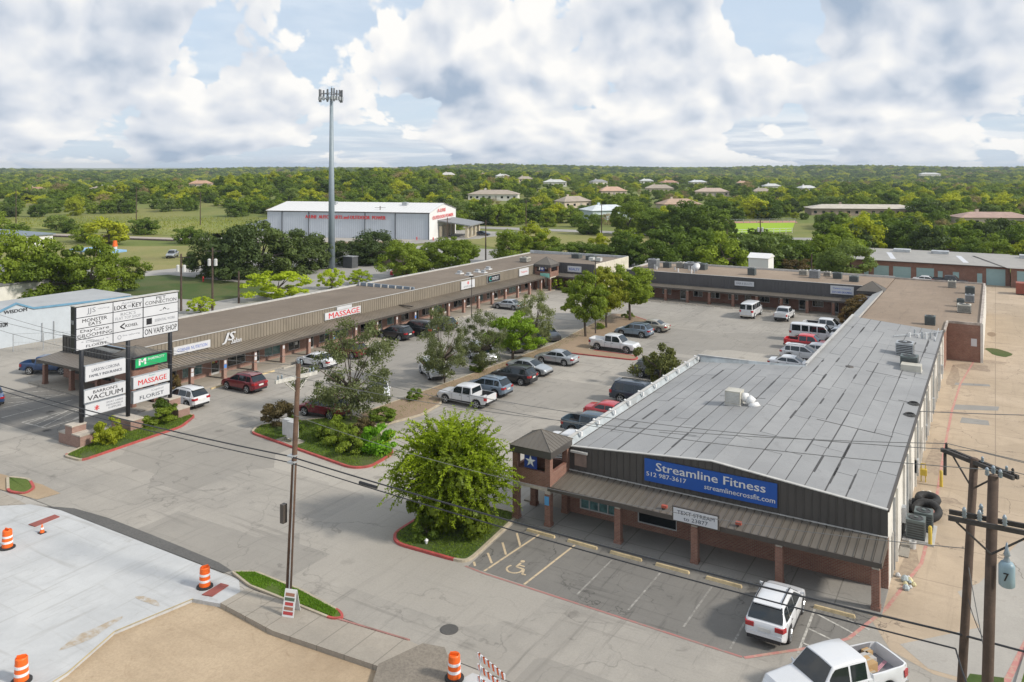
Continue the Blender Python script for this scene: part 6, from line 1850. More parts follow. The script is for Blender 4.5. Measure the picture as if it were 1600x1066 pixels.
# top: profile of hood / belt / deck (x from rear to front); cab: rear base, rear roof, front roof, front base
SPEC = {
    'sedan': dict(L=4.65, W=1.80, wb=2.72, wr=.33, sill=.24, belt=.90, roof=1.44, top=[(-2.32, .80), (-2.2, .98), (-1.55, 1.02), (1.0, .98), (1.5, .90), (2.15, .74), (2.32, .58)], cab=(-1.80, -.95, .35, 1.25), win=[(-1.28, -.42), (-.34, .78)]),
    'suv': dict(L=4.6, W=1.86, wb=2.70, wr=.37, sill=.30, belt=1.03, roof=1.66, top=[(-2.30, .86), (-2.22, 1.02), (-2.0, 1.07), (-1.0, 1.09), (.9, 1.04), (1.4, 1.00), (2.05, .84), (2.30, .62)], cab=(-2.18, -1.62, .25, 1.30), win=[(-1.72, -1.20), (-1.12, -.24), (-.16, .95)]),
    'bigsuv': dict(L=5.2, W=2.0, wb=3.0, wr=.40, sill=.36, belt=1.15, roof=1.88, top=[(-2.6, 1.0), (-2.52, 1.17), (-1.0, 1.19), (1.1, 1.15), (1.6, 1.12), (2.4, 1.04), (2.6, .8)], cab=(-2.52, -2.12, .65, 1.5), win=[(-2.1, -1.28), (-1.2, -.24), (-.16, 1.05)]),
    'pickup': dict(L=5.7, W=1.98, wb=3.55, wr=.40, sill=.38, belt=1.12, roof=1.86, top=[(-2.85, 1.26), (-1.02, 1.26), (-.98, 1.14), (1.15, 1.14), (1.6, 1.12), (2.6, 1.04), (2.85, .8)], cab=(-.98, -.86, .72, 1.38), win=[(-.78, -.05), (.05, .98)], bed=(-2.76, -1.04, .80)),
    'crew': dict(L=5.3, W=1.88, wb=3.25, wr=.38, sill=.38, belt=1.08, roof=1.76, top=[(-2.65, 1.18), (-1.16, 1.18), (-1.12, 1.09), (1.05, 1.09), (1.5, 1.07), (2.4, .98), (2.65, .75)], cab=(-1.12, -1.0, .55, 1.22), win=[(-.92, -.16), (-.06, .80)], bed=(-2.57, -1.17, .78)),
    'van': dict(L=5.5, W=2.0, wb=3.45, wr=.37, sill=.34, belt=1.25, roof=2.1, top=[(-2.75, 1.05), (-2.7, 1.27), (1.5, 1.27), (1.9, 1.20), (2.6, 1.02), (2.75, .8)], cab=(-2.72, -2.62, 1.2, 1.92), win=[(-2.45, -1.45), (-1.3, -.55), (-.4, .4), (.5, 1.45)]),
}
CARM = {}


def fixm(me):
    import bmesh
    bm = bmesh.new(); bm.from_mesh(me); bmesh.ops.recalc_face_normals(bm, faces=bm.faces); bm.to_mesh(me); bm.free()
    return me


def car_meshes(kind, clear=()):
    key = (kind,)
    if key in CARM:
        return CARM[key]
    s = SPEC[kind]
    L, Wd, wb, wr, sill, belt, roof = s['L'], s['W'], s['wb'], s['wr'], s['sill'], s['belt'], s['roof']
    hw = Wd / 2
    xf, xr = wb / 2 + (.04 if kind in ('pickup', 'crew', 'van') else 0.02), -wb / 2 + (.02)
    bed = s.get('bed')
    xs = set(np.round(np.linspace(-L / 2, L / 2, 26), 3))
    for xc in (xf, xr):
        xs |= set(np.round(np.linspace(xc - wr - .09, xc + wr + .09, 15), 3))
    xs |= {round(-L / 2 + .05, 3), round(L / 2 - .05, 3), round(-L / 2 + .14, 3), round(L / 2 - .16, 3)}
    if bed:
        for x in bed[:2]:
            xs |= {round(x - .005, 3), round(x + .005, 3)}
    xs |= {round(p[0], 3) for p in s['top']}
    xs = sorted(xs)

    def plan(x):
        t = abs(x) / (L / 2)
        return hw * (1 - .04 * sstep(t, .5, .85) - .13 * sstep(t, .86, 1.0) ** 1.5)

    def low(x):
        z = sill + .10 * sstep(abs(x), L / 2 - .35, L / 2)
        for xc in (xf, xr):
            q = (wr + .075) ** 2 - (x - xc) ** 2
            if q > 0:
                z = max(z, wr + math.sqrt(q) * .98)
        return z

    vs, fs = [], []
    N = None
    for x in xs:
        w = plan(x); zt = lerp_pts(s['top'], x); zl = low(x)
        e_ = sstep(abs(x), L / 2 - .16, L / 2)
        zl = zl + .05 * e_
        zs = min(zt - .03, belt + .03) if not (bed and x < bed[1] + .01) else zt - .02
        zs = max(zs, zl + .05)
        mid = zl + (zs - zl) * .5
        inb = bed and bed[0] <= x <= bed[1]
        half = [(0, zl), (w * .82, zl), (w * .965, zl + .03), (w * .995, zl + (zs - zl) * .22), (w, mid), (w * .985, zl + (zs - zl) * .82), (w * .955, zs)]
        if inb:
            half += [(w * .90, zt), (w * .885, zt - .01), (w * .86, bed[2]), (w * .5, bed[2]), (0, bed[2])]
        else:
            half += [(w * .90, zt), (w * .80, zt + .012), (w * .6, zt + .022), (w * .3, zt + .03), (0, zt + .033)]
        row = [(x, y, z) for y, z in half] + [(x, -y, z) for y, z in reversed(half[1:-1])]
        N = len(row)
        vs += row
    for i in range(len(xs) - 1):
        for j in range(N):
            k = (j + 1) % N
            fs.append((i * N + j, (i + 1) * N + j, (i + 1) * N + k, i * N + k))
    fs.append(tuple(range(N - 1, -1, -1))); fs.append(tuple((len(xs) - 1) * N + j for j in range(N)))
    # cabin
    a, b_, c_, d_ = s['cab']
    wbq, wrq = hw * .93, hw * (.86 if kind == 'van' else .71 if kind == 'suv' else .76)

    def zcab(x):
        if x <= b_:
            t = (x - a) / (b_ - a); return belt + (roof - .05 - belt) * t
        if x >= c_:
            t = (d_ - x) / (d_ - c_); return belt - .02 + (roof - .05 - belt + .02) * t
        t = (x - b_) / (c_ - b_)
        return roof - .05 + .05 * math.sin(math.pi * min(1, max(0, t)) ** .8)

    def wcab(x, z):
        t = max(0, (z - belt) / (roof - belt))
        return (wbq + (wrq - wbq) * t) * (plan(x) / hw)

    cx = sorted(set([a, a + .02, (a + b_) / 2, b_ - .03, b_, b_ + .05, c_ - .06, c_, c_ + .05, (c_ + d_) / 2, d_ - .03, d_] + list(np.linspace(b_, c_, 8))))
    o = len(vs)
    M_ = 11
    for x in cx:
        z = max(zcab(x), belt + .004)
        e_ = min(.07, (z - belt) * .5)
        we = wcab(x, z - e_)
        half = [(wbq * plan(x) / hw, belt - .06), (we, z - e_), (we - .035, z - e_ * .3), (we - .09, z), (we * .45, z + .022 * min(1, (z - belt) * 4)), (0, z + .03 * min(1, (z - belt) * 4))]
        row = [(x, y, zz) for y, zz in half] + [(x, -y, zz) for y, zz in reversed(half[:-1])]
        vs += row
    for i in range(len(cx) - 1):
        for j in range(M_ - 1):
            fs.append((o + i * M_ + j, o + (i + 1) * M_ + j, o + (i + 1) * M_ + j + 1, o + i * M_ + j + 1))
    fs.append(tuple(o + j for j in range(M_))); fs.append(tuple(o + (len(cx) - 1) * M_ + j for j in range(M_ - 1, -1, -1)))
    mb = MB(); mb.add(vs, fs)
    body = mb.mesh('body', CP['white'])
    import bmesh
    bm = bmesh.new(); bm.from_mesh(body); bmesh.ops.recalc_face_normals(bm, faces=bm.faces); bm.to_mesh(body); bm.free()
    body.set_sharp_from_angle(angle=R(38)) if hasattr(body, 'set_sharp_from_angle') else None
    body.polygons.foreach_set('use_smooth', [True] * len(body.polygons))
    out = [('body', body, 'PAINT', (0, 0, 0))]
    E_ = .012

    def top_patch(x0, x1, inset_, nx=5):
        g_ = MB(); rows = []
        for x in np.linspace(x0, x1, nx):
            z = zcab(x); e_ = min(.07, (z - belt) * .5); we = wcab(x, z - e_) - inset_
            sl = 1 if x > 0 else -1
            rows.append([(x + sl * E_, y, z + .03 * (1 - abs(y) / max(.1, we)) * min(1, (z - belt) * 4) + E_) for y in (-we, -we * .5, 0, we * .5, we)])
        v_ = [p for r_ in rows for p in r_]
        f_ = [(i * 5 + j, (i + 1) * 5 + j, (i + 1) * 5 + j + 1, i * 5 + j + 1) for i in range(nx - 1) for j in range(4)]
        g_.add(v_, f_); return g_

    ws = top_patch(c_ + .03, d_ - .05, .09)
    out.append(('windshield', ws.mesh('windshield', M_cglass, smooth=True), None, (0, 0, 0)))
    if b_ - a > .3:
        out.append(('rear_window', top_patch(a + (.06 if kind == 'suv' else .12), b_ - .02, .045 if kind == 'suv' else .1).mesh('rear_window', M_cglass, smooth=True), None, (0, 0, 0)))
    else:
        g_ = MB(); xx = a - .0
        zb, zt = belt + .08, roof - .13
        n_ = 1 if kind != 'van' else 2
        for q in range(n_):
            y0, y1 = ((-.78, .78) if n_ == 1 else ((-.8, -.08), (.08, .8))[q])
            wB, wT = wbq * .88, wrq * .93
            xa = a + (b_ - a) * (zb - belt) / (roof - belt) - .014; xb = a + (b_ - a) * (zt - belt) / (roof - belt) - .014
            g_.add([(xa, y0 * wB / .8, zb), (xa, y1 * wB / .8, zb), (xb, y1 * wT / .8, zt), (xb, y0 * wT / .8, zt)], [(0, 3, 2, 1)])
        out.append(('rear_window', g_.mesh('rear_window', M_cglass), None, (0, 0, 0)))
    for (x0, x1) in s['win']:
        for sd_ in (1, -1):
            g_ = MB(); v_ = []
            xs_ = np.linspace(x0, x1, 7)
            for x in xs_:
                zt = min(zcab(x) - .10, roof - .13)
                zb = belt + .035
                zt = max(zt, zb + .01)
                v_ += [(x, sd_ * (wcab(x, zb) + E_), zb), (x, sd_ * (wcab(x, zt) + E_), zt)]
            g_.add(v_, [(2 * i, 2 * i + 2, 2 * i + 3, 2 * i + 1) for i in range(6)])
            out.append(('side_window', g_.mesh('side_window', M_cglass), None, (0, 0, 0)))
    # lamps, trim
    hz = lerp_pts(s['top'], L / 2 - .2)
    tall = kind in ('van', 'bigsuv', 'suv', 'pickup', 'crew')
    for sd_ in (1, -1):
        y0 = sd_ * (hw * .86); y1 = sd_ * (hw * .50)
        g_ = MB()
        g_.hexa([(L / 2 - .30, y0 * 1.045, hz - .20), (L / 2 - .02, y0 * .93, hz - .22), (L / 2 + .005, y1, hz - .22), (L / 2 - .2, y1, hz - .20), (L / 2 - .34, y0 * 1.045, hz - .06), (L / 2 - .09, y0 * .93, hz - .09), (L / 2 - .05, y1, hz - .10), (L / 2 - .25, y1, hz - .06)])
        out.append(('headlight', g_.mesh('headlight', M_head), None, (0, 0, 0)))
        zt0, zt1 = (belt - .21, belt - .03) if kind == 'suv' else (belt - .30, belt - .03) if tall else (belt - .22, belt - .06)
        yi = hw * (.48 if kind == 'suv' else .66 if tall else .55)
        if kind in ('pickup', 'crew'):
            yi = hw * .82
        g_ = MB()
        g_.hexa([(-L / 2 - .012, sd_ * hw * .865, zt0), (-L / 2 + .24, sd_ * hw * .975, zt0), (-L / 2 + .24, sd_ * yi, zt0), (-L / 2 - .012, sd_ * yi, zt0), (-L / 2 - .012, sd_ * hw * .865, zt1), (-L / 2 + .26, sd_ * hw * .965, zt1), (-L / 2 + .26, sd_ * yi, zt1), (-L / 2 - .012, sd_ * yi, zt1)])
        out.append(('taillight', g_.mesh('taillight', M_tail), None, (0, 0, 0)))
        g_ = MB()
        mx = d_ - .22
        g_.hexa([(mx, sd_ * (hw * .90), belt + .02), (mx + .09, sd_ * (hw * .90), belt + .02), (mx + .06, sd_ * (hw + .09), belt + .03), (mx, sd_ * (hw + .09), belt + .03), (mx, sd_ * (hw * .90), belt + .10), (mx + .09, sd_ * (hw * .90), belt + .10), (mx + .05, sd_ * (hw + .09), belt + .14), (mx, sd_ * (hw + .09), belt + .14)])
        out.append(('mirror', g_.mesh('mirror', CP['white']), 'PAINT', (0, 0, 0)))
    g_ = MB(); g_.hexa([(L / 2 - .1, -hw * .46, hz - .36), (L / 2 + .012, -hw * .46, hz - .36), (L / 2 + .012, hw * .46, hz - .36), (L / 2 - .1, hw * .46, hz - .36), (L / 2 - .12, -hw * .46, hz - .12), (L / 2 - .025, -hw * .46, hz - .12), (L / 2 - .025, hw * .46, hz - .12), (L / 2 - .12, hw * .46, hz - .12)])
    out.append(('grille', g_.mesh('grille', M_ctrim), None, (0, 0, 0)))
    mm = M_chrome if kind in ('pickup', 'van') else M_ctrim
    if kind in ('pickup', 'crew', 'van'):
        g_ = MB().box(-L / 2 - .045, -L / 2 + .2, -hw * .86, hw * .86, sill + .06, sill + .24)
        out.append(('rear_bumper', g_.mesh('rear_bumper', mm), None, (0, 0, 0)))
    else:
        g_ = MB().hexa([(-L / 2 - .05, -hw * .82, sill + .20), (-L / 2 + .2, -hw * .95, sill + .20), (-L / 2 + .2, hw * .95, sill + .20), (-L / 2 - .05, hw * .82, sill + .20), (-L / 2 - .04, -hw * .80, sill + .36), (-L / 2 + .2, -hw * .93, sill + .36), (-L / 2 + .2, hw * .93, sill + .36), (-L / 2 - .04, hw * .80, sill + .36)])
        out.append(('rear_bumper', fixm(g_.mesh('rear_bumper', CP['white'])), 'PAINT', (0, 0, 0)))
        g_ = MB().box(-L / 2 - .03, -L / 2 + .2, -hw * .74, hw * .80, sill + .02, sill + .198)
        out.append(('rear_valance', g_.mesh('rear_valance', M_ctrim), None, (0, 0, 0)))
        if kind != 'sedan':
            xa_ = b_ - .16
            g_ = MB().hexa([(xa_, -wrq * .9, roof - .06), (xa_ + .35, -wrq * .9, roof - .03), (xa_ + .35, wrq * .9, roof - .03), (xa_, wrq * .9, roof - .06), (xa_, -wrq * .9, roof - .02), (xa_ + .35, -wrq * .9, roof + .01), (xa_ + .35, wrq * .9, roof + .01), (xa_, wrq * .9, roof - .02)])
            out.append(('spoiler', fixm(g_.mesh('spoiler', CP['white'])), 'PAINT', (0, 0, 0)))
    g_ = MB().box(L / 2 - .2, L / 2 + .03, -hw * .80, hw * .80, sill + .02, sill + .2)
    out.append(('front_bumper', g_.mesh('front_bumper', mm), None, (0, 0, 0)))
    g_ = MB().box(-L / 2 - .025, -L / 2 - .013, -.26, .26, belt - .32 if tall else belt - .26, belt - .16 if tall else belt - .12)
    out.append(('licence_plate', g_.mesh('licence_plate', M_plate), None, (0, 0, 0)))
    g_ = MB()
    for sd_ in (1, -1):
        for (x0, x1) in s['win'][-2:]:
            g_.box(x0 + .02, x0 + .18, sd_ * hw * 1.0 - .012, sd_ * hw * 1.0 + .012, belt - .13, belt - .10)
    out.append(('door_handle', g_.mesh('door_handle', M_ctrim), None, (0, 0, 0)))
    g_ = MB()
    cuts = [s['win'][-1][1] + .12] + [(p[0] + q[1]) / 2 for p, q in zip(s['win'][1:], s['win'][:-1])] + ([s['win'][0][0] - .02] if kind in ('sedan', 'pickup', 'crew', 'suv', 'bigsuv') else [])
    for sd_ in (1, -1):
        for x in cuts:
            w = plan(x); zl = low(x) + .03; zs_ = min(lerp_pts(s['top'], x) - .03, belt + .03)
            pr_ = [(zl + .04, .998), (zl + (zs_ - zl) * .5, 1.002), (zl + (zs_ - zl) * .82, .989), (zs_ - .02, .962)]
            for (z0_, k0), (z1_, k1) in zip(pr_[:-1], pr_[1:]):
                g_.add([(x - .010, sd_ * w * k0, z0_), (x + .010, sd_ * w * k0, z0_), (x + .010, sd_ * w * k1, z1_), (x - .010, sd_ * w * k1, z1_)], [(0, 1, 2, 3)])
    out.append(('door_seam', g_.mesh('door_seam', M_ctrim), 'STUFF', (0, 0, 0)))
    if kind in ('suv', 'bigsuv'):
        g_ = MB()
        for sd_ in (1, -1):
            g_.path([(b_ + .1, sd_ * wrq * .86, roof - .02), (b_ + .3, sd_ * wrq * .86, roof + .05), (c_ - .2, sd_ * wrq * .86, roof + .04), (c_, sd_ * wrq * .86, roof - .02)], .026, 5)
        out.append(('roof_rail', g_.mesh('roof_rail', M_ctrim), None, (0, 0, 0)))
    for sd_ in (1, -1):
        y_ = sorted((sd_ * (hw * .985), sd_ * (hw * 1.008)))
        out.append(('sill_trim', MB().box(xr + wr + .12, xf - wr - .12, y_[0], y_[1], sill + .01, sill + .13).mesh('sill_trim', M_ctrim), None, (0, 0, 0)))
    if bed:
        g_ = MB().box(bed[0] + .02, bed[1] - .02, -hw * .84, hw * .84, bed[2] + .002, bed[2] + .012)
        g_.box(bed[0] + .005, bed[1] - .005, hw * .825, hw * .835, bed[2] + .012, lerp_pts(s['top'], -2) - .02).box(bed[0] + .005, bed[1] - .005, -hw * .835, -hw * .825, bed[2] + .012, lerp_pts(s['top'], -2) - .02)
        out.append(('bed_liner', g_.mesh('bed_liner', M_bedl), 'BED', (0, 0, 0)))
    # wheels
    ty = MB(); n = 20; tw = .115
    prof = [(-tw, wr - .10), (-tw, wr - .02), (-tw + .03, wr), (tw - .03, wr), (tw, wr - .02), (tw, wr - .10)]
    v_ = []
    for y, r_ in prof:
        v_ += [(r_ * math.cos(2 * math.pi * i / n), y, r_ * math.sin(2 * math.pi * i / n)) for i in range(n)]
    f_ = [(j * n + i, (j + 1) * n + i, (j + 1) * n + (i + 1) % n, j * n + (i + 1) % n) for j in range(5) for i in range(n)]
    f_ += [tuple(range(n)), tuple(range(6 * n - 1, 5 * n - 1, -1))]
    ty.add(v_, f_)
    tym = ty.mesh('wheel', M_tyre)
    rm = MB()
    for sd_ in (1,):
        rm.tube((0, sd_ * (tw - .03), 0), (0, sd_ * (tw + .004), 0), wr * .24, n=10)
        for k in range(5):
            t = 2 * math.pi * k / 5
            p0 = (wr * .15 * math.cos(t), sd_ * (tw - .005), wr * .15 * math.sin(t)); p1 = (wr * .66 * math.cos(t), sd_ * (tw + .002), wr * .66 * math.sin(t))
            rm.tube(p0, p1, wr * .11, wr * .13, 5)
        ringv = []
        for i in range(17):
            t = 2 * math.pi * i / 16
            ringv.append((wr * .68 * math.cos(t), sd_ * (tw + .0), wr * .68 * math.sin(t)))
        rm.path(ringv, .022, 4)
    rmm = rm.mesh('rim', M_rim)
    wheels = [(xf, hw - .13, wr), (xf, -hw + .13, wr), (xr, hw - .13, wr), (xr, -hw + .13, wr)]
    CARM[key] = (out, tym, rmm, wheels)
    return CARM[key]


def car(kind, col, x, y, hdg, label, name=None, cat=None, z=0.0, sc=1.0, bedcol=None, extra=None):
    """hdg in degrees from +X"""
    nm = name or {'sedan': 'parked_car', 'suv': 'parked_suv', 'bigsuv': 'parked_suv', 'pickup': 'pickup_truck', 'crew': 'pickup_truck', 'van': 'parked_van'}[kind]
    t = thing(nm, label, cat or {'sedan': 'car', 'suv': 'suv', 'bigsuv': 'suv', 'pickup': 'pickup truck', 'crew': 'pickup truck', 'van': 'van'}[kind], (x, y, z), R(hdg), 'vehicles parked round the shops')
    t.scale = (sc, sc, sc)
    out, tym, rmm, wheels = car_meshes(kind)
    for (pn, me, mk, loc) in out:
        o = inst(pn, me, t, loc, m=CP[col] if mk == 'PAINT' else (bedcol if mk == 'BED' and bedcol else None))
        if mk == 'STUFF':
            o['kind'] = 'stuff'
    for w in wheels:
        o = inst('wheel', tym, t, w, (0, 0, 0 if w[1] > 0 else math.pi))
        inst('rim', rmm, o)
    return t


E_, W_, N_ = 0, 180, 90
car('crew', 'blue', -82.6, 46.4, 30.9, 'dark blue pickup with covered bed left of the street porch')
car('sedan', 'blue', -76.9, 37.9, 160, 'dark blue car cut off by the left edge of the picture')
car('suv', 'white', -61.3, 46.3, W_, 'white suv parked right behind the tall sign')
car('suv', 'maroon', -60.7, 52.3, W_, 'shiny maroon suv nosed up to the left row porch')
car('suv', 'maroon', -48.6, 50.3, W_ + 4, 'dark red suv shaded by the mesquite tree at the island')
car('sedan', 'white', -48.5, 57.3, -46, 'white sedan facing the camera beside the mesquite tree')
car('suv', 'white', -48.4, 65.4, -36, 'white suv parked slanted, front towards the planting strip, behind a thin trunk')
car('bigsuv', 'white', -47.6, 73.2, -35, 'long white suv half hidden behind the thin-trunked trees', sc=.95)
car('sedan', 'white', -61.3, 62.4, W_, 'white hatchback behind the mesquite crown')
car('suv', 'maroon', -61.4, 67.3, W_, 'dark red suv glimpsed behind the mesquite crown')
car('suv', 'black', -62.8, 77.2, W_, 'small black suv parked at the left row, first of the dark pair')
car('bigsuv', 'black', -61.8, 80.4, W_, 'long black suv parked at the left row behind the small black one')
car('suv', 'grey', -61.5, 84.6, W_, 'dark grey suv parked beside the long black one')
car('sedan', 'silver', -61.6, 101.9, W_, 'silver sedan alone at the far porch of the left row')
car('sedan', 'grey', -47.4, 79.4, -36, 'dark grey car in the shade left of the two dark ones')
car('suv', 'navy', -47.0, 82.8, -36, 'dark navy car with headlights facing the strip')
car('sedan', 'black', -46.8, 86.6, -36, 'black sedan last in the slanted dark row')
car('crew', 'white', -40.2, 59.3, W_, 'white crew pickup with black bed beyond the lime-green tree')
car('suv', 'bluegrey', -40.3, 62.9, W_, 'pale silver-blue suv with sunroof next to the white crew pickup')
car('suv', 'black', -40.3, 67.6, W_, 'black suv with silver wheels in the middle row')
car('sedan', 'silver', -40.6, 71.3, E_, 'grey-silver sedan facing right beside the black suv')
car('sedan', 'silver', -40.2, 76.4, W_, 'silver sedan parked alone, trunk towards the open lane')
car('pickup', 'white', -37.3, 85.1, E_, 'big white pickup at the tip of the planting strip', bedcol=CP['white'])
car('suv', 'bluegrey', -38.4, 93.6, W_, 'blue-grey compact suv right of the courtyard trees')
car('sedan', 'gold', -37.8, 97.8, W_, 'tan-gold sedan behind the blue-grey compact suv')
car('suv', 'grey', -28.9, 76.2, E_, 'dark grey suv half hidden by the olive bush tree')
car('bigsuv', 'navy', -27.0, 67.2, E_, 'large dark navy suv beside the fitness hall parapet')
car('sedan', 'red', -27.2, 61.7, E_, 'red sedan with rear spoiler beside the fitness hall')
car('crew', 'steel', -26.7, 57.3, E_, 'steel-blue pickup with open bed beside the fitness hall')
car('sedan', 'white', -26.4, 53.4, E_, 'white car whose roof shows beside the brick tower')
car('van', 'white', -29.4, 114.4, N_, 'white panel van parked nose-in at the back row')
car('crew', 'white', -24.9, 114.6, N_, 'white pickup parked nose-in right of the white van', bedcol=CP['white'])
car('pickup', 'white', -18.2, 107.8, E_, 'white pickup with black bed, farthest of the right courtyard row')
car('sedan', 'white', -15.9, 104.6, E_, 'white sedan between the white pickup and the conversion van')
car('van', 'white', -18.6, 101.7, E_, 'white conversion van with dark windows in the right courtyard row')
car('crew', 'brightred', -18.3, 96.8, E_, 'bright red crew pickup in the right courtyard row')
car('suv', 'white', -17.9, 91.4, E_, 'white suv with black sunroof just beyond the parapet corner')
car('sedan', 'white', -16.6, 94.0, E_, 'white car squeezed between the sunroofed suv and the red pickup')
car('sedan', 'white', -18.0, 86.4, E_, 'white car whose roof just clears the parapet')
car('suv', 'white', -8.65, 38.15, N_, 'white suv in front of the fitness hall, rear to the street')
tk = car('pickup', 'white', -5.45, 33.9, 230.5, 'big white pickup with cardboard boxes in its bed, at the bottom edge', bedcol=mat('worn_bed', (.20, .20, .22), .6, dirt=.3))
car('crew', 'silver', -162.7, 119.5, -50, 'silver pickup driving across the lawn road beyond the oaks')
car('sedan', 'navy', -133.5, 205.5, 10, 'dark car under the stone entrance canopy')
car('sedan', 'brightred', -97.5, 122.0, 40, 'red car behind the far part of the taupe roof')
car('sedan', 'silver', -94.8, 124.5, 40, 'silver car behind the far part of the taupe roof next to a red one')
car('pickup', 'black', -6.8, 161.5, E_, 'black-covered truck in front of the brick garages', bedcol=M_bedl)
car('sedan', 'white', -10.5, 162, E_, 'white car left of the black truck at the garages')
car('sedan', 'white', -31.4, 238, 20, 'white car near the sports field fence')
# load in the near pickup
h = R(230.5); fwv = Vector((math.cos(h), math.sin(h))); lfv = Vector((-math.sin(h), math.cos(h)))
M_card = mat('cardboard', (.42, .27, .13), .85, var=.1)


def inbed(a, b_):
    return (-5.45 + fwv.x * a + lfv.x * b_, 33.9 + fwv.y * a + lfv.y * b_)


for (a, b_, sx, sy, sz, m_, lb) in ((-1.45, .15, .62, .55, .46, M_card, 'large brown cardboard box behind the cab in the pickup bed'),
                                   (-1.95, -.30, .42, .50, .30, mat('grey_bin', (.4, .38, .36), .6), 'grey plastic tub in the pickup bed beside the large box'),
                                   (-2.2, -.62, .35, .3, .30, M_card, 'small cardboard box at the far side of the pickup bed'),
                                   (-1.25, .66, .30, .35, .34, M_card, 'small open cardboard box against the near side of the pickup bed')):
    x, y = inbed(a, b_)
    t = thing('cardboard_box' if m_ is M_card else 'plastic_tub', lb, 'box', (x, y, .815), h + .1)
    inst('carton', MB().box(-sx / 2, sx / 2, -sy / 2, sy / 2, 0, sz).mesh('carton', m_), t)
    inst('flap', MB().box(-sx / 2 - .01, sx / 2 + .01, -.04, .04, sz + .001, sz + .012).mesh('flap', M_kerb), t)
t = MB()
for k in range(3):
    x, y = inbed(-1.5 - .02 * k, .35 + .06 * k); x2, y2 = inbed(-2.6, -.1 + .06 * k)
    t.tube((x, y, .86 + .01 * k), (x2, y2, .9 + .01 * k), .018, n=6)
tag(t.build('garden_tools', mat('pink_handles', (.5, .25, .3), .6)), 'thin pinkish tool handles lying in the pickup bed', 'tools')
# ================================================================== STREET THINGS
M_pole = mat('creosote_pole_wood', (.115, .068, .045), .9, var=.3, scale=2.5, fine=.4)
M_pole2 = mat('grey_brown_pole_wood', (.085, .058, .044), .9, var=.3, scale=2.5, fine=.4)
M_armw = mat('weathered_arm_wood', (.46, .45, .42), .9, var=.3, scale=4)
M_arm = mat('tarred_arm_wood', (.055, .05, .048), .9, var=.3, scale=4)
M_insu = mat('porcelain_grey', (.26, .31, .36), .3)
M_wire = mat('wire_black', (.02, .021, .025), .5)
M_wireg = mat('wire_grey', (.15, .15, .15), .5)


def insulator(par, p, r=.075, h=.26, m=None):
    r, h = r * .68, h * .72
    MB().lathe([(r * .4, 0), (r, .03), (r * .6, h * .3), (r, h * .36), (r * .6, h * .62), (r * .95, h * .68), (r * .4, h)], 10, p).build('insulator', m or M_insu, par, True)


# near left pole
PL = thing('utility_pole', 'tall brown utility pole rising from the grass strip by the sidewalk', 'utility pole', (-29.15, 27.75, 0))
top = Vector((-28.65, 27.95, 11.55))
MB().tube((-29.15, 27.75, -.3), top, .15, .11, 14).build('pole', M_pole, PL, True)
ap = Vector((-28.72, 27.92, 10.9))
ad = Vector((.33, 2.1, 0)).normalized()
a_, b_ = ap - ad * 1.2, ap + ad * 1.15
q = MB(); s_ = Vector((ad.y, -ad.x, 0)) * .06
uz = Vector((0, 0, .085)); q.hexa([a_ - s_ - uz, b_ - s_ - uz, b_ + s_ - uz, a_ + s_ - uz, a_ - s_ + uz, b_ - s_ + uz, b_ + s_ + uz, a_ + s_ + uz])
fixn(q.build('crossarm', M_armw, PL))
q = MB(); q.tube(ap - ad * .8, ap - Vector((0, 0, .75)), .025, n=5).tube(ap + ad * .8, ap - Vector((0, 0, .75)), .025, n=5); q.build('brace', M_armw, PL)
for f in (-1.05, -.85, .75, .95):
    insulator(PL, tuple(ap + ad * f + Vector((0, 0, .07))), .08, .3)
insulator(PL, tuple(top), .09, .3); insulator(PL, (top.x + .1, top.y + .1, top.z - .05), .07, .3)
MB().box(-29.42, -29.2, 27.5, 27.75, 3.9, 4.8).build('meter_box', M_dtrim, PL)
MB().tube((-28.98, 27.62, 0), (-28.75, 27.78, 6.9), .03, n=6).build('conduit', M_galv, PL)
for k, z in enumerate((7.15, 6.85)):
    MB().box(-29.05, -28.7, 27.6, 27.95, z - .04, z + .04).build('clamp', M_galv, PL)

# right pair
PR = thing('utility_pole', 'farther dark pole at the right edge with a long slanting crossarm', 'utility pole', (-1.15, 28.45, 0))
tp = Vector((-.55, 28.35, 12.1))
MB().tube((-1.15, 28.45, -.3), tp, .145, .115, 14).build('pole', M_pole2, PR, True)
for off in (-.09, .09):
    d_ = Vector((1.62, -1.35, 0)).normalized(); n_ = Vector((-d_.y, d_.x, 0)) * off
    c_ = Vector((-.45, 28.3, 12.0)) + n_
    q = MB(); u_ = d_ * 1.25; s_ = Vector((-d_.y, d_.x, 0)) * .045; zz = Vector((0, 0, .06))
    q.hexa([c_ - u_ - s_ - zz, c_ + u_ - s_ - zz, c_ + u_ + s_ - zz, c_ - u_ + s_ - zz, c_ - u_ - s_ + zz, c_ + u_ - s_ + zz, c_ + u_ + s_ + zz, c_ - u_ + s_ + zz]); q.build('crossarm', M_arm, PR)
q = MB(); q.tube((-.45 - d_.x * .95, 28.3 - d_.y * .95, 11.95), (-.6, 28.36, 11.15), .03, n=5).tube((-.45 + d_.x * .8, 28.3 + d_.y * .8, 11.95), (-.6, 28.36, 11.15), .03, n=5); q.build('brace', M_arm, PR)
for f in (-1.15, .15, .95, 1.15):
    insulator(PR, (-.45 + d_.x * f, 28.3 + d_.y * f, 12.07), .07, .24, M_arm if f in (-1.15, 1.15) else None)
MB().tube((-.45 - d_.x * 1.2, 28.3 - d_.y * 1.2, 11.9), (-.45 - d_.x * 1.2, 28.3 - d_.y * 1.2, 11.2), .05, n=7).build('cutout_fuse', M_arm, PR)
PR2 = thing('utility_pole', 'nearer thick pole at the right edge carrying the transformer', 'utility pole', (-.35, 26.3, 0))
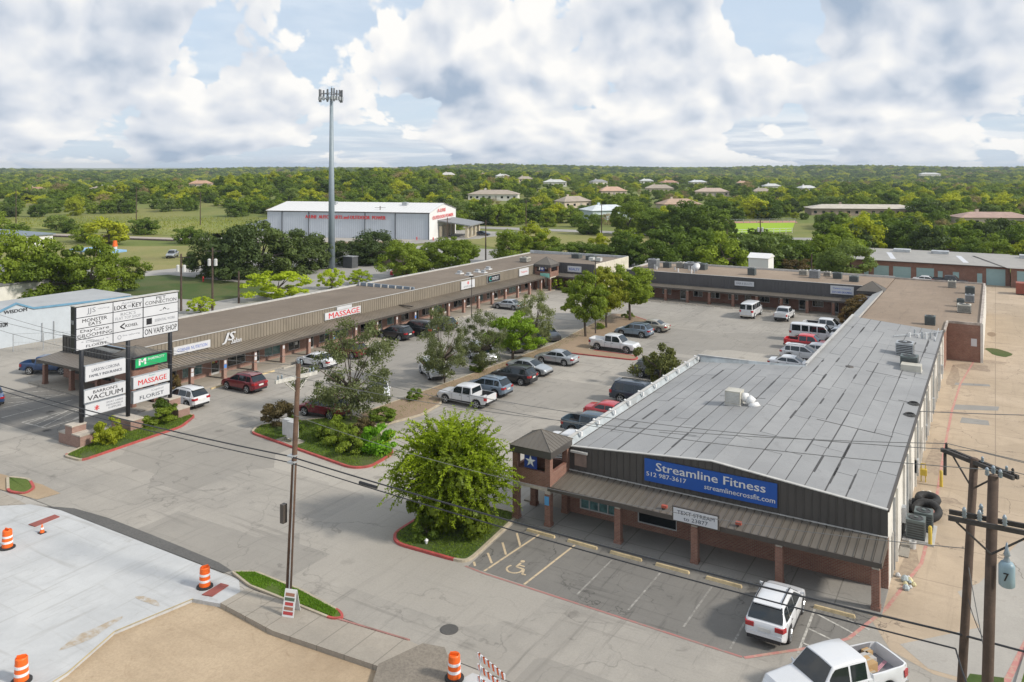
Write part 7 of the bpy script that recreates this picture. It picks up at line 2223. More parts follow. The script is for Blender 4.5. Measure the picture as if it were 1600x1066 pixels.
tp2 = Vector((-.05, 26.3, 12.35))
MB().tube((-.35, 26.3, -.3), tp2, .165, .135, 14).build('pole', M_pole2, PR2, True)
q = MB().box(-1.15, 2.6, 26.02, 26.1, 10.95, 11.08); q.build('crossarm', M_arm, PR2)
MB().box(-1.15, 2.6, 26.5, 26.58, 10.95, 11.08).build('crossarm', M_arm, PR2)
q = MB(); q.tube((-.95, 26.05, 10.95), (-.1, 26.15, 10.2), .03, n=5).tube((.8, 26.05, 10.95), (-.1, 26.15, 10.2), .03, n=5); q.build('brace', M_arm, PR2)
for x, y in ((-.38, 26.05), (-.75, 26.05), (.22, 26.05), (-.35, 26.55)):
    insulator(PR2, (x, y, 11.1), .10, .42)
for x, y in ((-.2, 26.2), (.12, 26.2), (-.05, 26.45)):
    insulator(PR2, (x, y, 12.35), .09, .32)
TR = MB(); TR.lathe([(.16, 0), (.20, .04), (.20, .58), (.15, .66), (.06, .70)], 16, (.27, 26.05, 9.45)); TR.build('transformer', mat('transformer_blue_grey', (.26, .36, .42), .4), PR2, True)
MB().lathe([(.09, 0), (.05, .12), (.09, .16), (.05, .3), (.02, .5)], 10, (.27, 26.05, 10.15)).build('bushing', M_insu, PR2, True)
lettering('7', M_txk, PR2, (.25, 25.84, 9.78), (1, 0, 0), .12, .22, .02, name='number')
MB().box(.05, .25, 26.0, 26.4, 5.1, 5.9).build('cable_box', M_galv, PR2)
MB().tube((.16, 26.05, 0), (.16, 26.05, 5.1), .05, n=8).build('conduit', M_galv, PR2)


def wire(name, pts, sag, r, m, label, cat='cable', grp='overhead wires across the street front', n=18):
    mb = MB()
    for (p, q_) in zip(pts[:-1], pts[1:]):
        p, q_ = Vector(p), Vector(q_)
        P_ = []
        for i in range(n + 1):
            t = i / n
            v = p.lerp(q_, t); v.z -= sag * 4 * t * (1 - t)
            P_.append(v)
        mb.path(P_, r, 5)
    return tag(mb.build(name, m), label, cat, grp)


NXT = (-57.6, 27.2)
wire('telephone_cable', [(*NXT, 7.2), (-28.95, 27.65, 7.15), (-1.05, 28.3, 6.65), (30, 29, 7.0)], .25, .034, M_wire, 'upper thick black cable crossing the whole street front')
wire('telephone_cable', [(*NXT, 6.9), (-29.0, 27.65, 6.85), (-1.05, 28.25, 6.2), (-.3, 26.2, 5.6), (30, 27, 6.2)], .22, .026, M_wire, 'lower black cable crossing the whole street front')
tag(MB().tube((-24.6, 27.72, 6.75), (-23.6, 27.73, 6.72), .07, n=8).build('splice_case', M_wire), 'short black splice sleeve on the upper street cable', 'splice')
ends = [(-28.9, 26.9, 11.3), (-28.68, 27.95, 11.9), (-28.5, 28.9, 11.25)]
ends2 = [(-1.3, 29.1, 12.2), (-.5, 28.3, 12.35), (.4, 27.4, 12.2)]
for i, (a_, b_) in enumerate(zip(ends, ends2)):
    wire('power_line', [(NXT[0], NXT[1] + (i - 1) * 1.0, 11.4), a_, b_, (30, 28 + (1 - i), 12)], .7, .012, M_wireg, 'thin high power wire between the near pole and the pair at the right edge')
wire('power_line', [(-28.9, 27.8, 9.1), (-.8, 28.35, 9.3)], .9, .012, M_wireg, 'thin grey wire sagging below the high power wires')
wire('service_drop', [(-4.5, 61.5, 4.3), (26, 66, 8.2)], .5, .03, M_wireg, 'single dark service wire from the grey roof edge off to the right', grp=None)
wire('power_line', [(-.1, 26.2, 7.6), (-.75, 28.4, 7.9)], .3, .012, M_wire, 'short slack wire joining the two right-edge poles')
wire('guy_wire', [(-.75, 28.4, 9.0), (.1, 26.1, 5.4)], .05, .014, M_wireg, 'pair-linking grey guy wire running down between the right-edge poles')

# ---- pylon sign
M_steel = mat('pylon_black', (.018, .02, .027), .45)
PY = thing('pylon_sign', 'tall black-framed shopping centre sign with twelve white tenant panels', 'sign', (-59.5, 39.8, 0))
XS = -59.5
for y in (35.95, 39.8, 43.65):
    MB().tube((XS - .25, y, .9), (XS - .25, y, 10.25), .17, n=14).build('post', M_steel, PY, True)
MB().box(XS - .55, XS - .03, 35.3, 44.3, 7.03, 10.38).build('cabinet', M_steel, PY)
MB().box(XS - .57, XS + .03, 35.26, 44.34, 10.382, 10.45).build('top_cap', M_trim, PY)
cols = [(35.42, 38.33), (38.40, 40.93), (41.02, 44.22)]
rows = [10.33 - .82 * k for k in range(5)]
TXT = {(0, 0): [('JJS', .4, .5, .7, .5, M_txg, 0), ('styling', .75, .6, .9, .12, M_txg, 0)], (0, 1): [('MONSTER', .5, .68, 2.0, .26, M_txk, .012), ('EATS', .5, .28, 1.0, .24, M_txk, .012)],
       (0, 2): [('DayCare', .5, .70, 2.3, .30, M_txk, 0), ('GROOMING', .5, .26, 2.8, .26, M_txk, 0)], (0, 3): [('* Capitol *', .5, .66, 2.2, .2, M_txg, 0), ('FLORIST', .55, .26, 1.7, .2, M_txk, 0)],
       (1, 0): [('Austin', .5, .76, 1.2, .14, M_txg, 0), ('LOCK', .24, .36, 1.05, .34, M_txk, .03), ('on', .53, .36, .28, .18, M_txg, 0), ('KEY', .80, .40, .85, .34, M_txk, .03)],
       (1, 1): [("RICK'S", .5, .70, 1.3, .24, M_txg, 0), ('FLAT TOP SHOP', .5, .3, 2.2, .22, M_txg, 0)], (1, 2): [('KDSEL', .62, .5, 1.1, .22, M_txk, .02), ('<', .3, .5, .35, .5, M_txk, .06)],
       (1, 3): [('fine tailoring', .6, .58, 1.5, .16, M_txg, 0), ('O', .2, .5, .35, .35, M_txg, -.01)], (2, 0): [('PET', .5, .76, .9, .24, M_txk, 0), ('CONNECTION', .5, .34, 2.9, .28, M_txk, 0)],
       (2, 1): [('-^-', .6, .55, .9, .22, M_txk, .02)], (2, 2): [('ESSENTIAL WORK', .62, .5, 1.9, .22, M_txg, 0)], (2, 3): [('ON VAPE SHOP', .5, .5, 3.0, .46, M_txk, .005)]}
frP = FR((XS, 0, 0), (0, 1), (1, 0))
for ci, (a, b_) in enumerate(cols):
    for ri in range(4):
        z1, z0 = rows[ri] - .03, rows[ri + 1] + .03
        bb = b_
        w = MB(); frP.box(w, a, bb, -.028, .0, z0, z1)
        pn = fixn(w.build('tenant_panel', M_signw, PY))
        for (tx, cu, cz, w_, h_, m_, bo) in TXT.get((ci, ri), []):
            lettering(tx, m_, pn, frP.p(a + (bb - a) * cu, .004, z0 + (z1 - z0) * cz), frP.u, w_, h_, bo)
        if (ci, ri) == (2, 2):
            w = MB(); frP.box(w, a + .25, a + .75, .001, .012, z0 + .15, z1 - .12); fixn(w.build('logo', M_txk, pn))
w = MB(); frE2 = FR((XS - .5, 35.3, 0), (1, 0), (0, -1)); lettering('PLAZA', M_signw, PY, (XS - .29, 35.29, 9.2), (0.0001, 0, 1) if False else (1, 0, 0), .3, .3, 0)
low = [(36.1, 39.45, 4.53, 5.74, M_signw, [('LARSON CORONA', .5, .66, 2.3, .24, M_ink, 0), ('FAMILY INSURANCE', .5, .32, 2.7, .2, M_ink, .03)]),
       (36.02, 39.45, 2.92, 3.90, M_signw, [("BARRON'S", .5, .74, 2.0, .24, M_txk, .01), ('VACUUM', .5, .33, 2.9, .36, M_txk, .02)]),
       (36.1, 39.45, 1.86, 2.80, M_signw, [('SPORT CARDS', .72, .76, 1.4, .14, M_txg, .01), ('MEMORABILIA', .72, .52, 1.4, .14, M_txg, .01), ('SUPPLIES', .72, .28, 1.1, .14, M_txg, .01), ('*', .28, .55, .35, .4, M_txr, .08)]),
       (40.15, 43.32, 4.55, 5.58, mat('sign_green', (.02, .36, .13), .4), [('M', .24, .55, .6, .5, M_white, .06), ('PHARMACITY', .64, .66, 1.5, .2, M_white, 0)]),
       (40.1, 43.45, 3.02, 4.0, M_signw, [('MASSAGE', .52, .45, 2.6, .42, M_txr, .02), ('Asian', .5, .86, .6, .12, M_txt, 0)]),
       (40.1, 43.45, 1.85, 2.82, M_signw, [('FLORIST', .5, .38, 2.2, .30, M_ink, .005), ('Capitol', .65, .76, 1.1, .22, M_txg, -.01)])]
for (a, b_, z0, z1, fm, tx) in low:
    w = MB(); frP.box(w, a - .0, b_ + .0, -.35, -.02, z0, z1)
    pn = fixn(w.build('sign_box', M_galv if fm is M_signw else M_black, PY))
    w = MB(); e_ = .0 if fm is M_signw else .12
    frP.box(w, a + .03 + e_, b_ - .03 - e_, -.018, 0, z0 + .03 + e_, z1 - .03 - e_)
    fixn(w.build('face', fm, pn))
    for (t_, cu, cz, w_, h_, m_, bo) in tx:
        lettering(t_, m_, PY, frP.p(a + (b_ - a) * cu, .004, z0 + (z1 - z0) * cz), frP.u, w_, h_, bo)
M_pier = brick_mat('pier_brick', (.27, .15, .12), (.33, .19, .155), (.32, .26, .22))
for i, (y, steps) in enumerate(((35.6, ((-1.5, -.65, .85), (-.65, .25, 1.5), (.25, 1.3, .95))), (39.75, ((-1.3, 1.2, .95),)), (43.8, ((-.6, .4, 1.5), (.4, 1.6, .85))))):
    t = thing('brick_pier', ('stepped brick pier under the left sign post', 'long low brick pier under the middle sign post', 'stepped brick pier under the right sign post')[i], 'pier', (XS - .2, y, 0), 0, 'brick piers of the tall sign')
    for (u0, u1, h_) in steps:
        MB().box(XS - .2 + u0, XS - .2 + u1, y - .55, y + .55, 0, h_ - .1).build('pier', M_pier, t)
        MB().box(XS - .22 + u0, XS - .18 + u1, y - .58, y + .58, h_ - .098, h_).build('cap', M_stone, t)

# ---- cell tower
CT = thing('cell_tower', 'tall grey monopole mast with a ring of antennas', 'tower', (-116.8, 123.1, 0))
MB().tube((-116.8, 123.1, 0), (-116.8, 123.1, 35.3), .74, .34, 20).build('pole', mat('pole_blue_grey', (.24, .29, .33), .5, var=.06), CT, True)
M_ant = mat('antenna_grey', (.16, .165, .18), .5)
q = MB()
for k in range(3):
    t0 = R(k * 120 + 20)
    c_ = Vector((-116.8 + 1.3 * math.cos(t0), 123.1 + 1.3 * math.sin(t0), 35.4)); tn = Vector((-math.sin(t0), math.cos(t0), 0))
    for z in (-.5, .5):
        q.tube(c_ - tn * 2.1 + Vector((0, 0, z)), c_ + tn * 2.1 + Vector((0, 0, z)), .07, n=5)
        q.tube((-116.8, 123.1, 35.4 + z * .6), c_ + Vector((0, 0, z)), .08, n=5)
q.build('platform_frame', M_ant, CT)
for k in range(3):
    t0 = R(k * 120 + 20)
    c_ = Vector((-116.8 + 1.45 * math.cos(t0), 123.1 + 1.45 * math.sin(t0), 35.5)); tn = Vector((-math.sin(t0), math.cos(t0), 0))
    for j in range(4):
        p = c_ + tn * (-2.05 + j * 1.36)
        hh = (2.6, 2.1, 2.4, 2.6)[j]
        a = MB(); n_ = Vector((math.cos(t0), math.sin(t0), 0)) * .1; s_ = tn * .17
        a.hexa([p - n_ - s_ - Vector((0, 0, hh / 2)), p - n_ + s_ - Vector((0, 0, hh / 2)), p + n_ + s_ - Vector((0, 0, hh / 2)), p + n_ - s_ - Vector((0, 0, hh / 2)), p - n_ - s_ + Vector((0, 0, hh / 2)), p - n_ + s_ + Vector((0, 0, hh / 2)), p + n_ + s_ + Vector((0, 0, hh / 2)), p + n_ - s_ + Vector((0, 0, hh / 2))])
        fixn(a.build('antenna', M_ant, CT))
        MB().box(p.x - .2, p.x + .2, p.y - .2, p.y + .2, 34.6, 35.3).build('radio_unit', M_galv, CT)
MB().tube((-116.8, 123.1, 35.3), (-116.8, 123.1, 37.4), .04, n=5).build('lightning_rod', M_ant, CT)
t = thing('mast_enclosure', 'white cabinets and posts at the foot of the grey mast', 'cabinet', (-119.5, 121, 0))
MB().box(-120.5, -119.5, 119.5, 121.5, 0, 2.1).build('cabinet', M_alu, t)
MB().box(-119.2, -118.6, 121.5, 122.5, 0, 1.7).build('cabinet', M_white, t)

# ---- construction drums, cone, barricade, A-frame board
M_or = mat('drum_orange', (.78, .13, .012), .5, var=.06); M_rf = mat('reflective_white', (.72, .72, .74), .4)
drum_me = [('base', MB().lathe([(.40, 0), (.40, .05), (.3, .08)], 20).mesh('base', M_rub)),
           ('body', MB().lathe([(.27, .081), (.27, .28), (.262, .281), (.262, .42), (.255, .421), (.255, .58), (.245, .581), (.245, .74), (.24, .741), (.238, .96), (.2, 1.0), (.19, .96)], 20).mesh('body', M_or, smooth=False)),
           ('stripe', MB().lathe([(.272, .29), (.272, .41)], 20).mesh('stripe', M_rf)), ('stripe', MB().lathe([(.26, .59), (.26, .70)], 20).mesh('stripe', M_rf)),
           ('handle', MB().box(-.17, .17, -.03, .03, .98, 1.08).mesh('handle', M_or))]
for i, (x, y, rz, lb) in enumerate(((-19.0, 27.15, .4, 'orange drum beside the striped barricade'), (-33.9, 26.75, 1.2, 'orange drum at the corner of the new white driveway'), (-46.7, 23.9, .1, 'orange drum at the left edge beside the small cone'), (-34.1, 18.0, .9, 'orange drum at the bottom left corner'))):
    t = thing('traffic_drum', lb, 'drum', (x, y, -.012 if i else .045), rz, 'orange construction drums')
    for nm, me_ in drum_me:
        inst(nm, me_, t)
t = thing('traffic_cone', 'small orange and white cone on the new white driveway', 'cone', (-46.9, 25.9, -.01))
MB().box(-47.08, -46.72, 25.72, 26.08, -.01, .02).build('base', M_rub, t)
MB().lathe([(.13, .02), (.09, .2), (.02, .5)], 14, (-46.9, 25.9, 0)).build('cone', M_or, t, True)
MB().lathe([(.098, .2), (.075, .3)], 14, (-46.9, 25.9, 0)).build('stripe', M_rf, t, True)
# barricade: two striped rails on white uprights
BX, BY = -17.6, 27.6
bu = Vector((.98, -.42, 0)).normalized()
bd = Vector((.65, -.55, 0)).normalized()
BR = thing('barricade', 'orange and white striped barricade cut by the bottom edge', 'barricade', (BX, BY, 0))
c0 = Vector((-17.1, 26.9, 0)); bd = Vector((.93, -.36, 0)).normalized(); bn = Vector((bd.y, -bd.x, 0))
for zz in (1.32, .86, .4):
    a_, b_ = c0 - bd * .85, c0 + bd * .95
    q = MB()
    o_ = bn * .02; z0, z1 = Vector((0, 0, zz - .11)), Vector((0, 0, zz + .11))
    q.hexa([a_ - o_ + z0, b_ - o_ + z0, b_ + o_ + z0, a_ + o_ + z0, a_ - o_ + z1, b_ - o_ + z1, b_ + o_ + z1, a_ + o_ + z1])
    rl = fixn(q.build('rail', M_rf, BR))
    for k in range(6):
        s0 = -.80 + k * .30
        q = MB(); o2 = bn * .026
        p_ = [c0 + bd * (s0 + dx) + Vector((0, 0, zz + dz)) for dx, dz in ((0.02, .11), (.14, .11), (.22, -.11), (.10, -.11))]
        q.hexa([p - o2 for p in p_] + [p + o2 for p in p_])
        fixn(q.build('stripe', M_or, rl))
for s0 in (-.6, .7):
    q = MB(); p = c0 + bd * s0 + bn * .05
    q.tube(p, p + Vector((0, 0, 1.42)), .03, n=6); q.tube(p - bn * .5 + Vector((0, 0, .03)), p + bn * .5 + Vector((0, 0, .03)), .03, n=5)
    q.build('upright', M_rf, BR)
# A-frame board
AF = thing('sidewalk_board', 'red and white lettered A-frame board leaning by the brown pole', 'sign', (-28.5, 27.35, .03))
u_ = Vector((.85, .25, 0)).normalized(); n_ = Vector((u_.y, -u_.x, 0))
c_ = Vector((-28.35, 27.2, .03))
for sgn in (1, -1):
    b0 = c_ + n_ * .33 * sgn; tp_ = c_ + Vector((0, 0, 1.12)) + n_ * .02 * sgn
    q = MB(); o_ = n_ * .012
    q.hexa([b0 - u_ * .3 - o_, b0 + u_ * .3 - o_, b0 + u_ * .3 + o_, b0 - u_ * .3 + o_, tp_ - u_ * .3 - o_, tp_ + u_ * .3 - o_, tp_ + u_ * .3 + o_, tp_ - u_ * .3 + o_])
    fixn(q.build('panel', M_white, AF))
    if sgn == 1:
        for k, m_ in enumerate((mat('board_red', (.42, .05, .05), .6), mat('board_brown', (.3, .14, .09), .7), MATS['board_red'], mat('board_green', (.08, .12, .08), .7), MATS['board_brown'])):
            f0, f1 = .08 + k * .17, .20 + k * .17
            p0, p1 = b0.lerp(tp_, f0) + n_ * .02, b0.lerp(tp_, f1) + n_ * .02
            q = MB(); w_ = .25 - .02 * (k % 3)
            q.add([p0 - u_ * w_, p0 + u_ * w_, p1 + u_ * w_, p1 - u_ * w_], [(0, 1, 2, 3)]); q.build('printed_band', m_, AF)
# utility cabinets on the island
for i, (x, y, lb) in enumerate(((-46.5, 44.3, 'left of two pale grey mail cabinets on the island'), (-45.7, 44.0, 'right of two pale grey mail cabinets on the island'))):
    t = thing('mail_cabinet', lb, 'cabinet', (x, y, 0), 0, 'mail cabinets on the island')
    MB().box(x - .37, x + .37, y - .25, y + .25, .45, 1.65).build('cabinet', mat('cabinet_grey', (.42, .42, .42), .5, dirt=.15), t)
    MB().tube((x, y, .1), (x, y, .45), .1, n=8).build('leg', M_alu, t)
    for k in range(3):
        MB().box(x - .36 + .245 * k, x - .135 + .245 * k, y - .262, y - .252, .52, 1.6).build('door', M_alu, t)
struct('cabinet_pad', MB().prism([(-47.2, 43.7), (-45.0, 43.3), (-44.9, 44.5), (-47.0, 44.9)], .09, .15), M_walk)
# wheel stops
M_ws = mat('wheel_stop_yellow', (.52, .41, .24), .85, var=.2, scale=3, fine=.3, dirt=.35)
M_wsw = mat('wheel_stop_concrete', (.38, .35, .30), .85, var=.2, scale=3, fine=.3, dirt=.35)
ws_me = MB().hexa([(-.92, -.1, 0), (.92, -.1, 0), (.92, .1, 0), (-.92, .1, 0), (-.88, -.055, .13), (.88, -.055, .13), (.88, .055, .13), (-.88, .055, .13)]).mesh('wheel_stop', M_ws)
ordn = ('first', 'second', 'third', 'fourth', 'fifth', 'sixth', 'seventh')
for i, x in enumerate((-22.25, -19.65, -17.05, -14.4, -11.7, -9.0, -6.5)):
    o = inst('wheel_stop', ws_me, None, (x + random.uniform(-.05, .05), 40.4, .006), (0, 0, random.uniform(-.03, .03)))
    tag(o, '%s yellow wheel stop from the brick tower along the fitness hall front' % ordn[i], 'wheel stop', 'yellow wheel stops at the fitness hall')
ws_w = ws_me.copy(); ws_w.materials.clear(); ws_w.materials.append(M_wsw)
for i in range(22):
    y = 48.6 + 3.0 * i
    o = inst('wheel_stop', ws_me if i < 4 else ws_w, None, (-63.4, y, .0), (0, 0, R(90)))
    tag(o, 'worn wheel stop in the long row at the kerb of the taupe shops', 'wheel stop', 'wheel stops along the taupe shop row')
for i in range(11):
    o = inst('wheel_stop', ws_w, None, (-45 + 2.75 * i, 118.6, 0))
    tag(o, 'worn concrete wheel stop in the row before the slate back shops', 'wheel stop', 'wheel stops along the slate back row')
# lamp posts / small poles
def lamp(x, y, h_, lb):
    t = thing('lamp_post', lb, 'lamp post', (x, y, 0))
    MB().tube((x, y, 0), (x, y, h_), .07, .05, 8).build('post', M_dtrim, t)
    MB().box(x - .3, x + .3, y - .15, y + .15, h_, h_ + .2).build('lamp_head', M_dtrim, t)
lamp(-62.5, 93.5, 5.6, 'thin dark lamp post in front of the taupe row near its white square sign')
t = thing('lamp_post', 'courtyard flood lamp rising above the tall trees', 'lamp post', (-42.9, 92, 0))
MB().tube((-42.9, 92, 0), (-42.9, 92, 9.2), .09, .06, 8).build('post', M_dtrim, t)
for k in (-1, 1):
    MB().box(-42.9 + k * .5 - .3, -42.9 + k * .5 + .3, 91.7, 92.3, 9.2, 9.6).build('lamp_head', M_alu, t)
MB().box(-43.5, -42.3, 91.96, 92.04, 9.08, 9.19).build('arm', M_dtrim, t)


def far_pole(x, y, h_, lb, arm=1.2, tr=0, tilt=0.0):
    t = thing('utility_pole', lb, 'utility pole', (x, y, 0), 0)
    MB().tube((x, y, 0), (x + tilt, y, h_), .17, .11, 8).build('pole', M_pole2, t)
    if arm:
        a_ = Vector((RT.x, RT.y, 0)) * arm
        q = MB(); q.tube(Vector((x + tilt, y, h_ - .5)) - a_, Vector((x + tilt, y, h_ - .5)) + a_, .06, n=4); q.build('crossarm', M_arm, t)
    for k in range(tr):
        d_ = Vector((RT.x, RT.y)) * (.45 if k % 2 else -.45)
        MB().lathe([(.25, 0), (.25, .9), (.1, 1.0)], 10, (x + d_.x, y + d_.y, h_ - 2.6)).build('transformer', M_alu, t)
    return t


for a in FAR_POLES:
    far_pole(*a)
# chain fence at left
CF = thing('chain_fence', 'chain link fence with grey posts before the white shop', 'fence', (-93, 50, 0))
for k in range(7):
    x, y = -95.5 + k * 2.3, 49.5 + k * 2.1
    MB().tube((x, y, 0), (x, y, 2.0), .05, n=6).build('post', M_galv, CF)
q = MB(); q.tube((-95.5, 49.5, 2.0), (-81.7, 62.1, 2.0), .03, n=4).tube((-95.5, 49.5, 1.0), (-81.7, 62.1, 1.0), .02, n=4); q.build('rail', M_galv, CF)
q = MB()
for k in range(50):
    f = k / 50
    x, y = -95.5 + 13.8 * f, 49.5 + 12.6 * f
    q.tube((x, y, 0), (x + .27, y + .25, 2.0), .006, n=3, cap=False); q.tube((x + .27, y + .25, 0), (x, y, 2.0), .006, n=3, cap=False)
q.build('mesh', M_galv, CF)['kind'] = 'stuff'
# white rail fence round the sports field
RF = thing('rail_fence', 'white rail fence along the near side of the sports field', 'fence', (-70, 245, 0))
def pipe_fence(par, p, q_, n, h_, m):
    for k in range(n + 1):
        x, y = p[0] + (q_[0] - p[0]) * k / n, p[1] + (q_[1] - p[1]) * k / n
        MB().tube((x, y, 0), (x, y, h_), .09, n=5).build('post', m, par)
    r_ = MB()
    for z in (h_ - .1, h_ * .5):
        r_.tube((*p, z), (*q_, z), .06, n=4)
    r_.build('rail', m, par)
pipe_fence(RF, (-73, 243), (-55, 264), 12, 1.6, M_white)
RF2 = thing('rail_fence', 'low grey fence along the far side of the sports field', 'fence', (-80, 305, 0))
pipe_fence(RF2, (-92, 291), (-64, 313), 14, 1.5, M_galv)
for i, (x, y, lb) in enumerate(((-183, 118.5, 'white and orange marker post on the railway lawn'), (-124, 97.5, 'small red hydrant on the lawn behind the taupe roof'), (-141.5, 183.6, 'red bollard left of the warehouse corner'), (-136.9, 185.2, 'red bollard at the warehouse corner'), (-46.2, 71.9, 'orange and yellow hydrant at the foot of a thin tree in the planting strip'), (-42.0, 73.3, 'small red hydrant between the grey-silver sedan and the silver sedan'))):
    t = thing('marker_post' if i == 0 else 'hydrant' if i in (1, 4, 5) else 'bollard', lb, 'post' if i == 0 else 'hydrant' if i in (1, 4, 5) else 'bollard', (x, y, 0))
    m_ = M_redl if i in (1, 2, 3, 5) else M_or
    if i == 0:
        MB().tube((x, y, 0), (x, y, 1.6), .5, n=8).build('base', M_white, t); MB().tube((x, y, 1.601), (x, y, 3.0), .6, .4, n=8).build('top', M_or, t)
    else:
        MB().lathe([(.2, 0), (.2, .1), (.13, .12), (.13, .7), (.17, .72), (.1, .9)], 10, (x, y, 0)).build('barrel', m_, t)
        MB().tube((x - .24, y, .5), (x + .24, y, .5), .06, n=6).build('outlet', m_, t)
# ================================================================== TREES AND SHRUBS
L_oak = leaf_mat('leaf_oak', (0.055, 0.092, 0.016), (0.155, 0.210, 0.036))
L_live = leaf_mat('leaf_live_oak', (0.030, 0.050, 0.024), (0.070, 0.100, 0.042), trans=.25)
L_lime = leaf_mat('leaf_lime', (0.13, 0.20, 0.018), (0.26, 0.33, 0.030), trans=.4)
L_wood = leaf_mat('leaf_wood', (0.034, 0.064, 0.014), (0.095, 0.145, 0.030), trans=.3)
L_light = leaf_mat('leaf_pale', (0.075, 0.115, 0.045), (0.135, 0.185, 0.070))
L_mesq = leaf_mat('leaf_mesquite', (0.075, 0.092, 0.055), (0.125, 0.150, 0.095), trans=.3)
L_rust = leaf_mat('leaf_rusty', (0.060, 0.055, 0.030), (0.175, 0.115, 0.075), trans=.25)
L_purp = leaf_mat('leaf_purplish', (0.030, 0.036, 0.022), (0.085, 0.066, 0.048), trans=.2)
L_yel = leaf_mat('leaf_yellow_green', (0.14, 0.18, 0.018), (0.29, 0.32, 0.035))
L_brown = leaf_mat('twigs_brown', (0.12, 0.10, 0.075), (0.22, 0.185, 0.14), trans=.1)
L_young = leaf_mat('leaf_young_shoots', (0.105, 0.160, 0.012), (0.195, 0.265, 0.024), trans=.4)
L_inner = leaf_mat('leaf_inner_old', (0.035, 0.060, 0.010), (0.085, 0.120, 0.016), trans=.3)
L_grass = leaf_mat('blade_green', (0.055, 0.095, 0.018), (0.12, 0.18, 0.035), trans=.3)
M_bark = mat('bark_grey_brown', (.085, .066, .05), .95, var=.3, scale=3)
M_barkd = mat('bark_dark', (.045, .036, .030), .95, var=.3, scale=3)


def quads_mesh(name, c, nrm, tan, ln, wd, m, zc=1.0):
    """c centres, nrm normals, tan long axes, ln/wd half sizes -> kite shaped leaves"""
    n = len(c)
    bt = np.cross(nrm, tan); bt /= np.maximum(1e-6, np.linalg.norm(bt, axis=1))[:, None]
    ln = np.asarray(ln).reshape(-1, 1) * np.ones((n, 1)); wd = np.asarray(wd).reshape(-1, 1) * np.ones((n, 1))
    v = np.empty((n, 4, 3))
    v[:, 0] = c - tan * ln; v[:, 1] = c + bt * wd - tan * ln * .15; v[:, 2] = c + tan * ln; v[:, 3] = c - bt * wd - tan * ln * .15
    v[:, :, 2] = c[:, None, 2] + (v[:, :, 2] - c[:, None, 2]) * zc
    me = bpy.data.meshes.new(name)
    me.vertices.add(n * 4); me.loops.add(n * 4); me.polygons.add(n)
    me.vertices.foreach_set('co', v.reshape(-1).astype(np.float32))
    me.loops.foreach_set('vertex_index', np.arange(n * 4, dtype=np.int32))
    me.polygons.foreach_set('loop_start', np.arange(0, n * 4, 4, dtype=np.int32))
    me.update(calc_edges=True)
    me.materials.append(m)
    return me


def unit(v):
    return v / np.maximum(1e-9, np.linalg.norm(v, axis=-1, keepdims=True))


def crown(seed, n, leaf, m, clumps=26, cr=(.20, .36), flat=.50, low=.28, sparse=0.0, jitter=.8, name='crown', droop=0.0, hollow=.5, asp=.55):
    """unit crown: radius 1 in plan, from z=low to z=1 (height scaled separately)"""
    g = np.random.default_rng(seed)
    d = unit(g.normal(size=(clumps, 3)))
    d[:, 2] = np.where(d[:, 2] < 0, d[:, 2] * .85, d[:, 2])
    rad = g.uniform(.42, 1.0, clumps) ** .6
    cen = d * rad[:, None]
    hz = (1 - low) / 2
    R_ = g.uniform(cr[0], cr[1], clumps)
    cen[:, :2] *= (1 - R_ * .55)[:, None]
    az = np.arctan2(cen[:, 1], cen[:, 0]); ph = g.uniform(0, 6.28, 3)
    lob = 1 + .20 * np.sin(2 * az + ph[0]) + .13 * np.sin(3 * az + ph[1] + 2 * cen[:, 2]) + .08 * np.sin(5 * az + ph[2])
    cen[:, :2] *= lob[:, None]
    cen[:, 2] *= 1 + .12 * np.sin(az + ph[2])
    cz = low + hz * .72 + cen[:, 2] * hz * 1.05
    idx = g.integers(0, clumps, n)
    u = unit(g.normal(size=(n, 3)))
    rr_ = R_[idx] * g.uniform(hollow, 1.0, n) ** .5 * g.uniform(.82, 1.18, n)
    p = np.empty((n, 3))
    p[:, :2] = cen[idx, :2] + u[:, :2] * rr_[:, None]
    p[:, 2] = cz[idx] + u[:, 2] * rr_ * flat * hz * 1.6
    if droop:
        p[:, 2] -= droop * (p[:, 0] ** 2 + p[:, 1] ** 2) * g.uniform(.2, 1, n)
    nr = unit(u * .9 + g.normal(size=(n, 3)) * jitter * .5 + np.array([0, 0, .25]))
    t = unit(np.cross(nr, unit(g.normal(size=(n, 3)))))
    s = g.uniform(.6, 1.35, n) * leaf
    return quads_mesh(name, p, nr, t, s, s * .7, m, asp), cen, cz


def trunk_mesh(seed, cen, cz, m, r0=.05, forks=7, lean=0.0, h0=.0):
    """unit trunk + limbs reaching into the crown clumps"""
    g = random.Random(seed)
    mb = MB()
    f = (g.uniform(-.08, .08) + lean, g.uniform(-.08, .08), .30)
    mb.tube((0, 0, -.02), (f[0] * .5, f[1] * .5, .16), r0, r0 * .82, 8, False)
    mb.tube((f[0] * .5, f[1] * .5, .16), f, r0 * .82, r0 * .7, 8, False)
    ids = list(range(len(cz))); g.shuffle(ids)
    for i in ids[:forks]:
        e = (cen[i][0] * .85, cen[i][1] * .85, cz[i])
        mid = (f[0] + (e[0] - f[0]) * .5 + g.uniform(-.05, .05), f[1] + (e[1] - f[1]) * .5 + g.uniform(-.05, .05), f[2] + (e[2] - f[2]) * .42)
        mb.tube(f, mid, r0 * .52, r0 * .32, 6, False); mb.tube(mid, e, r0 * .32, r0 * .10, 5, False)
    return mb.mesh('trunk', m)


KINDS_ = {}


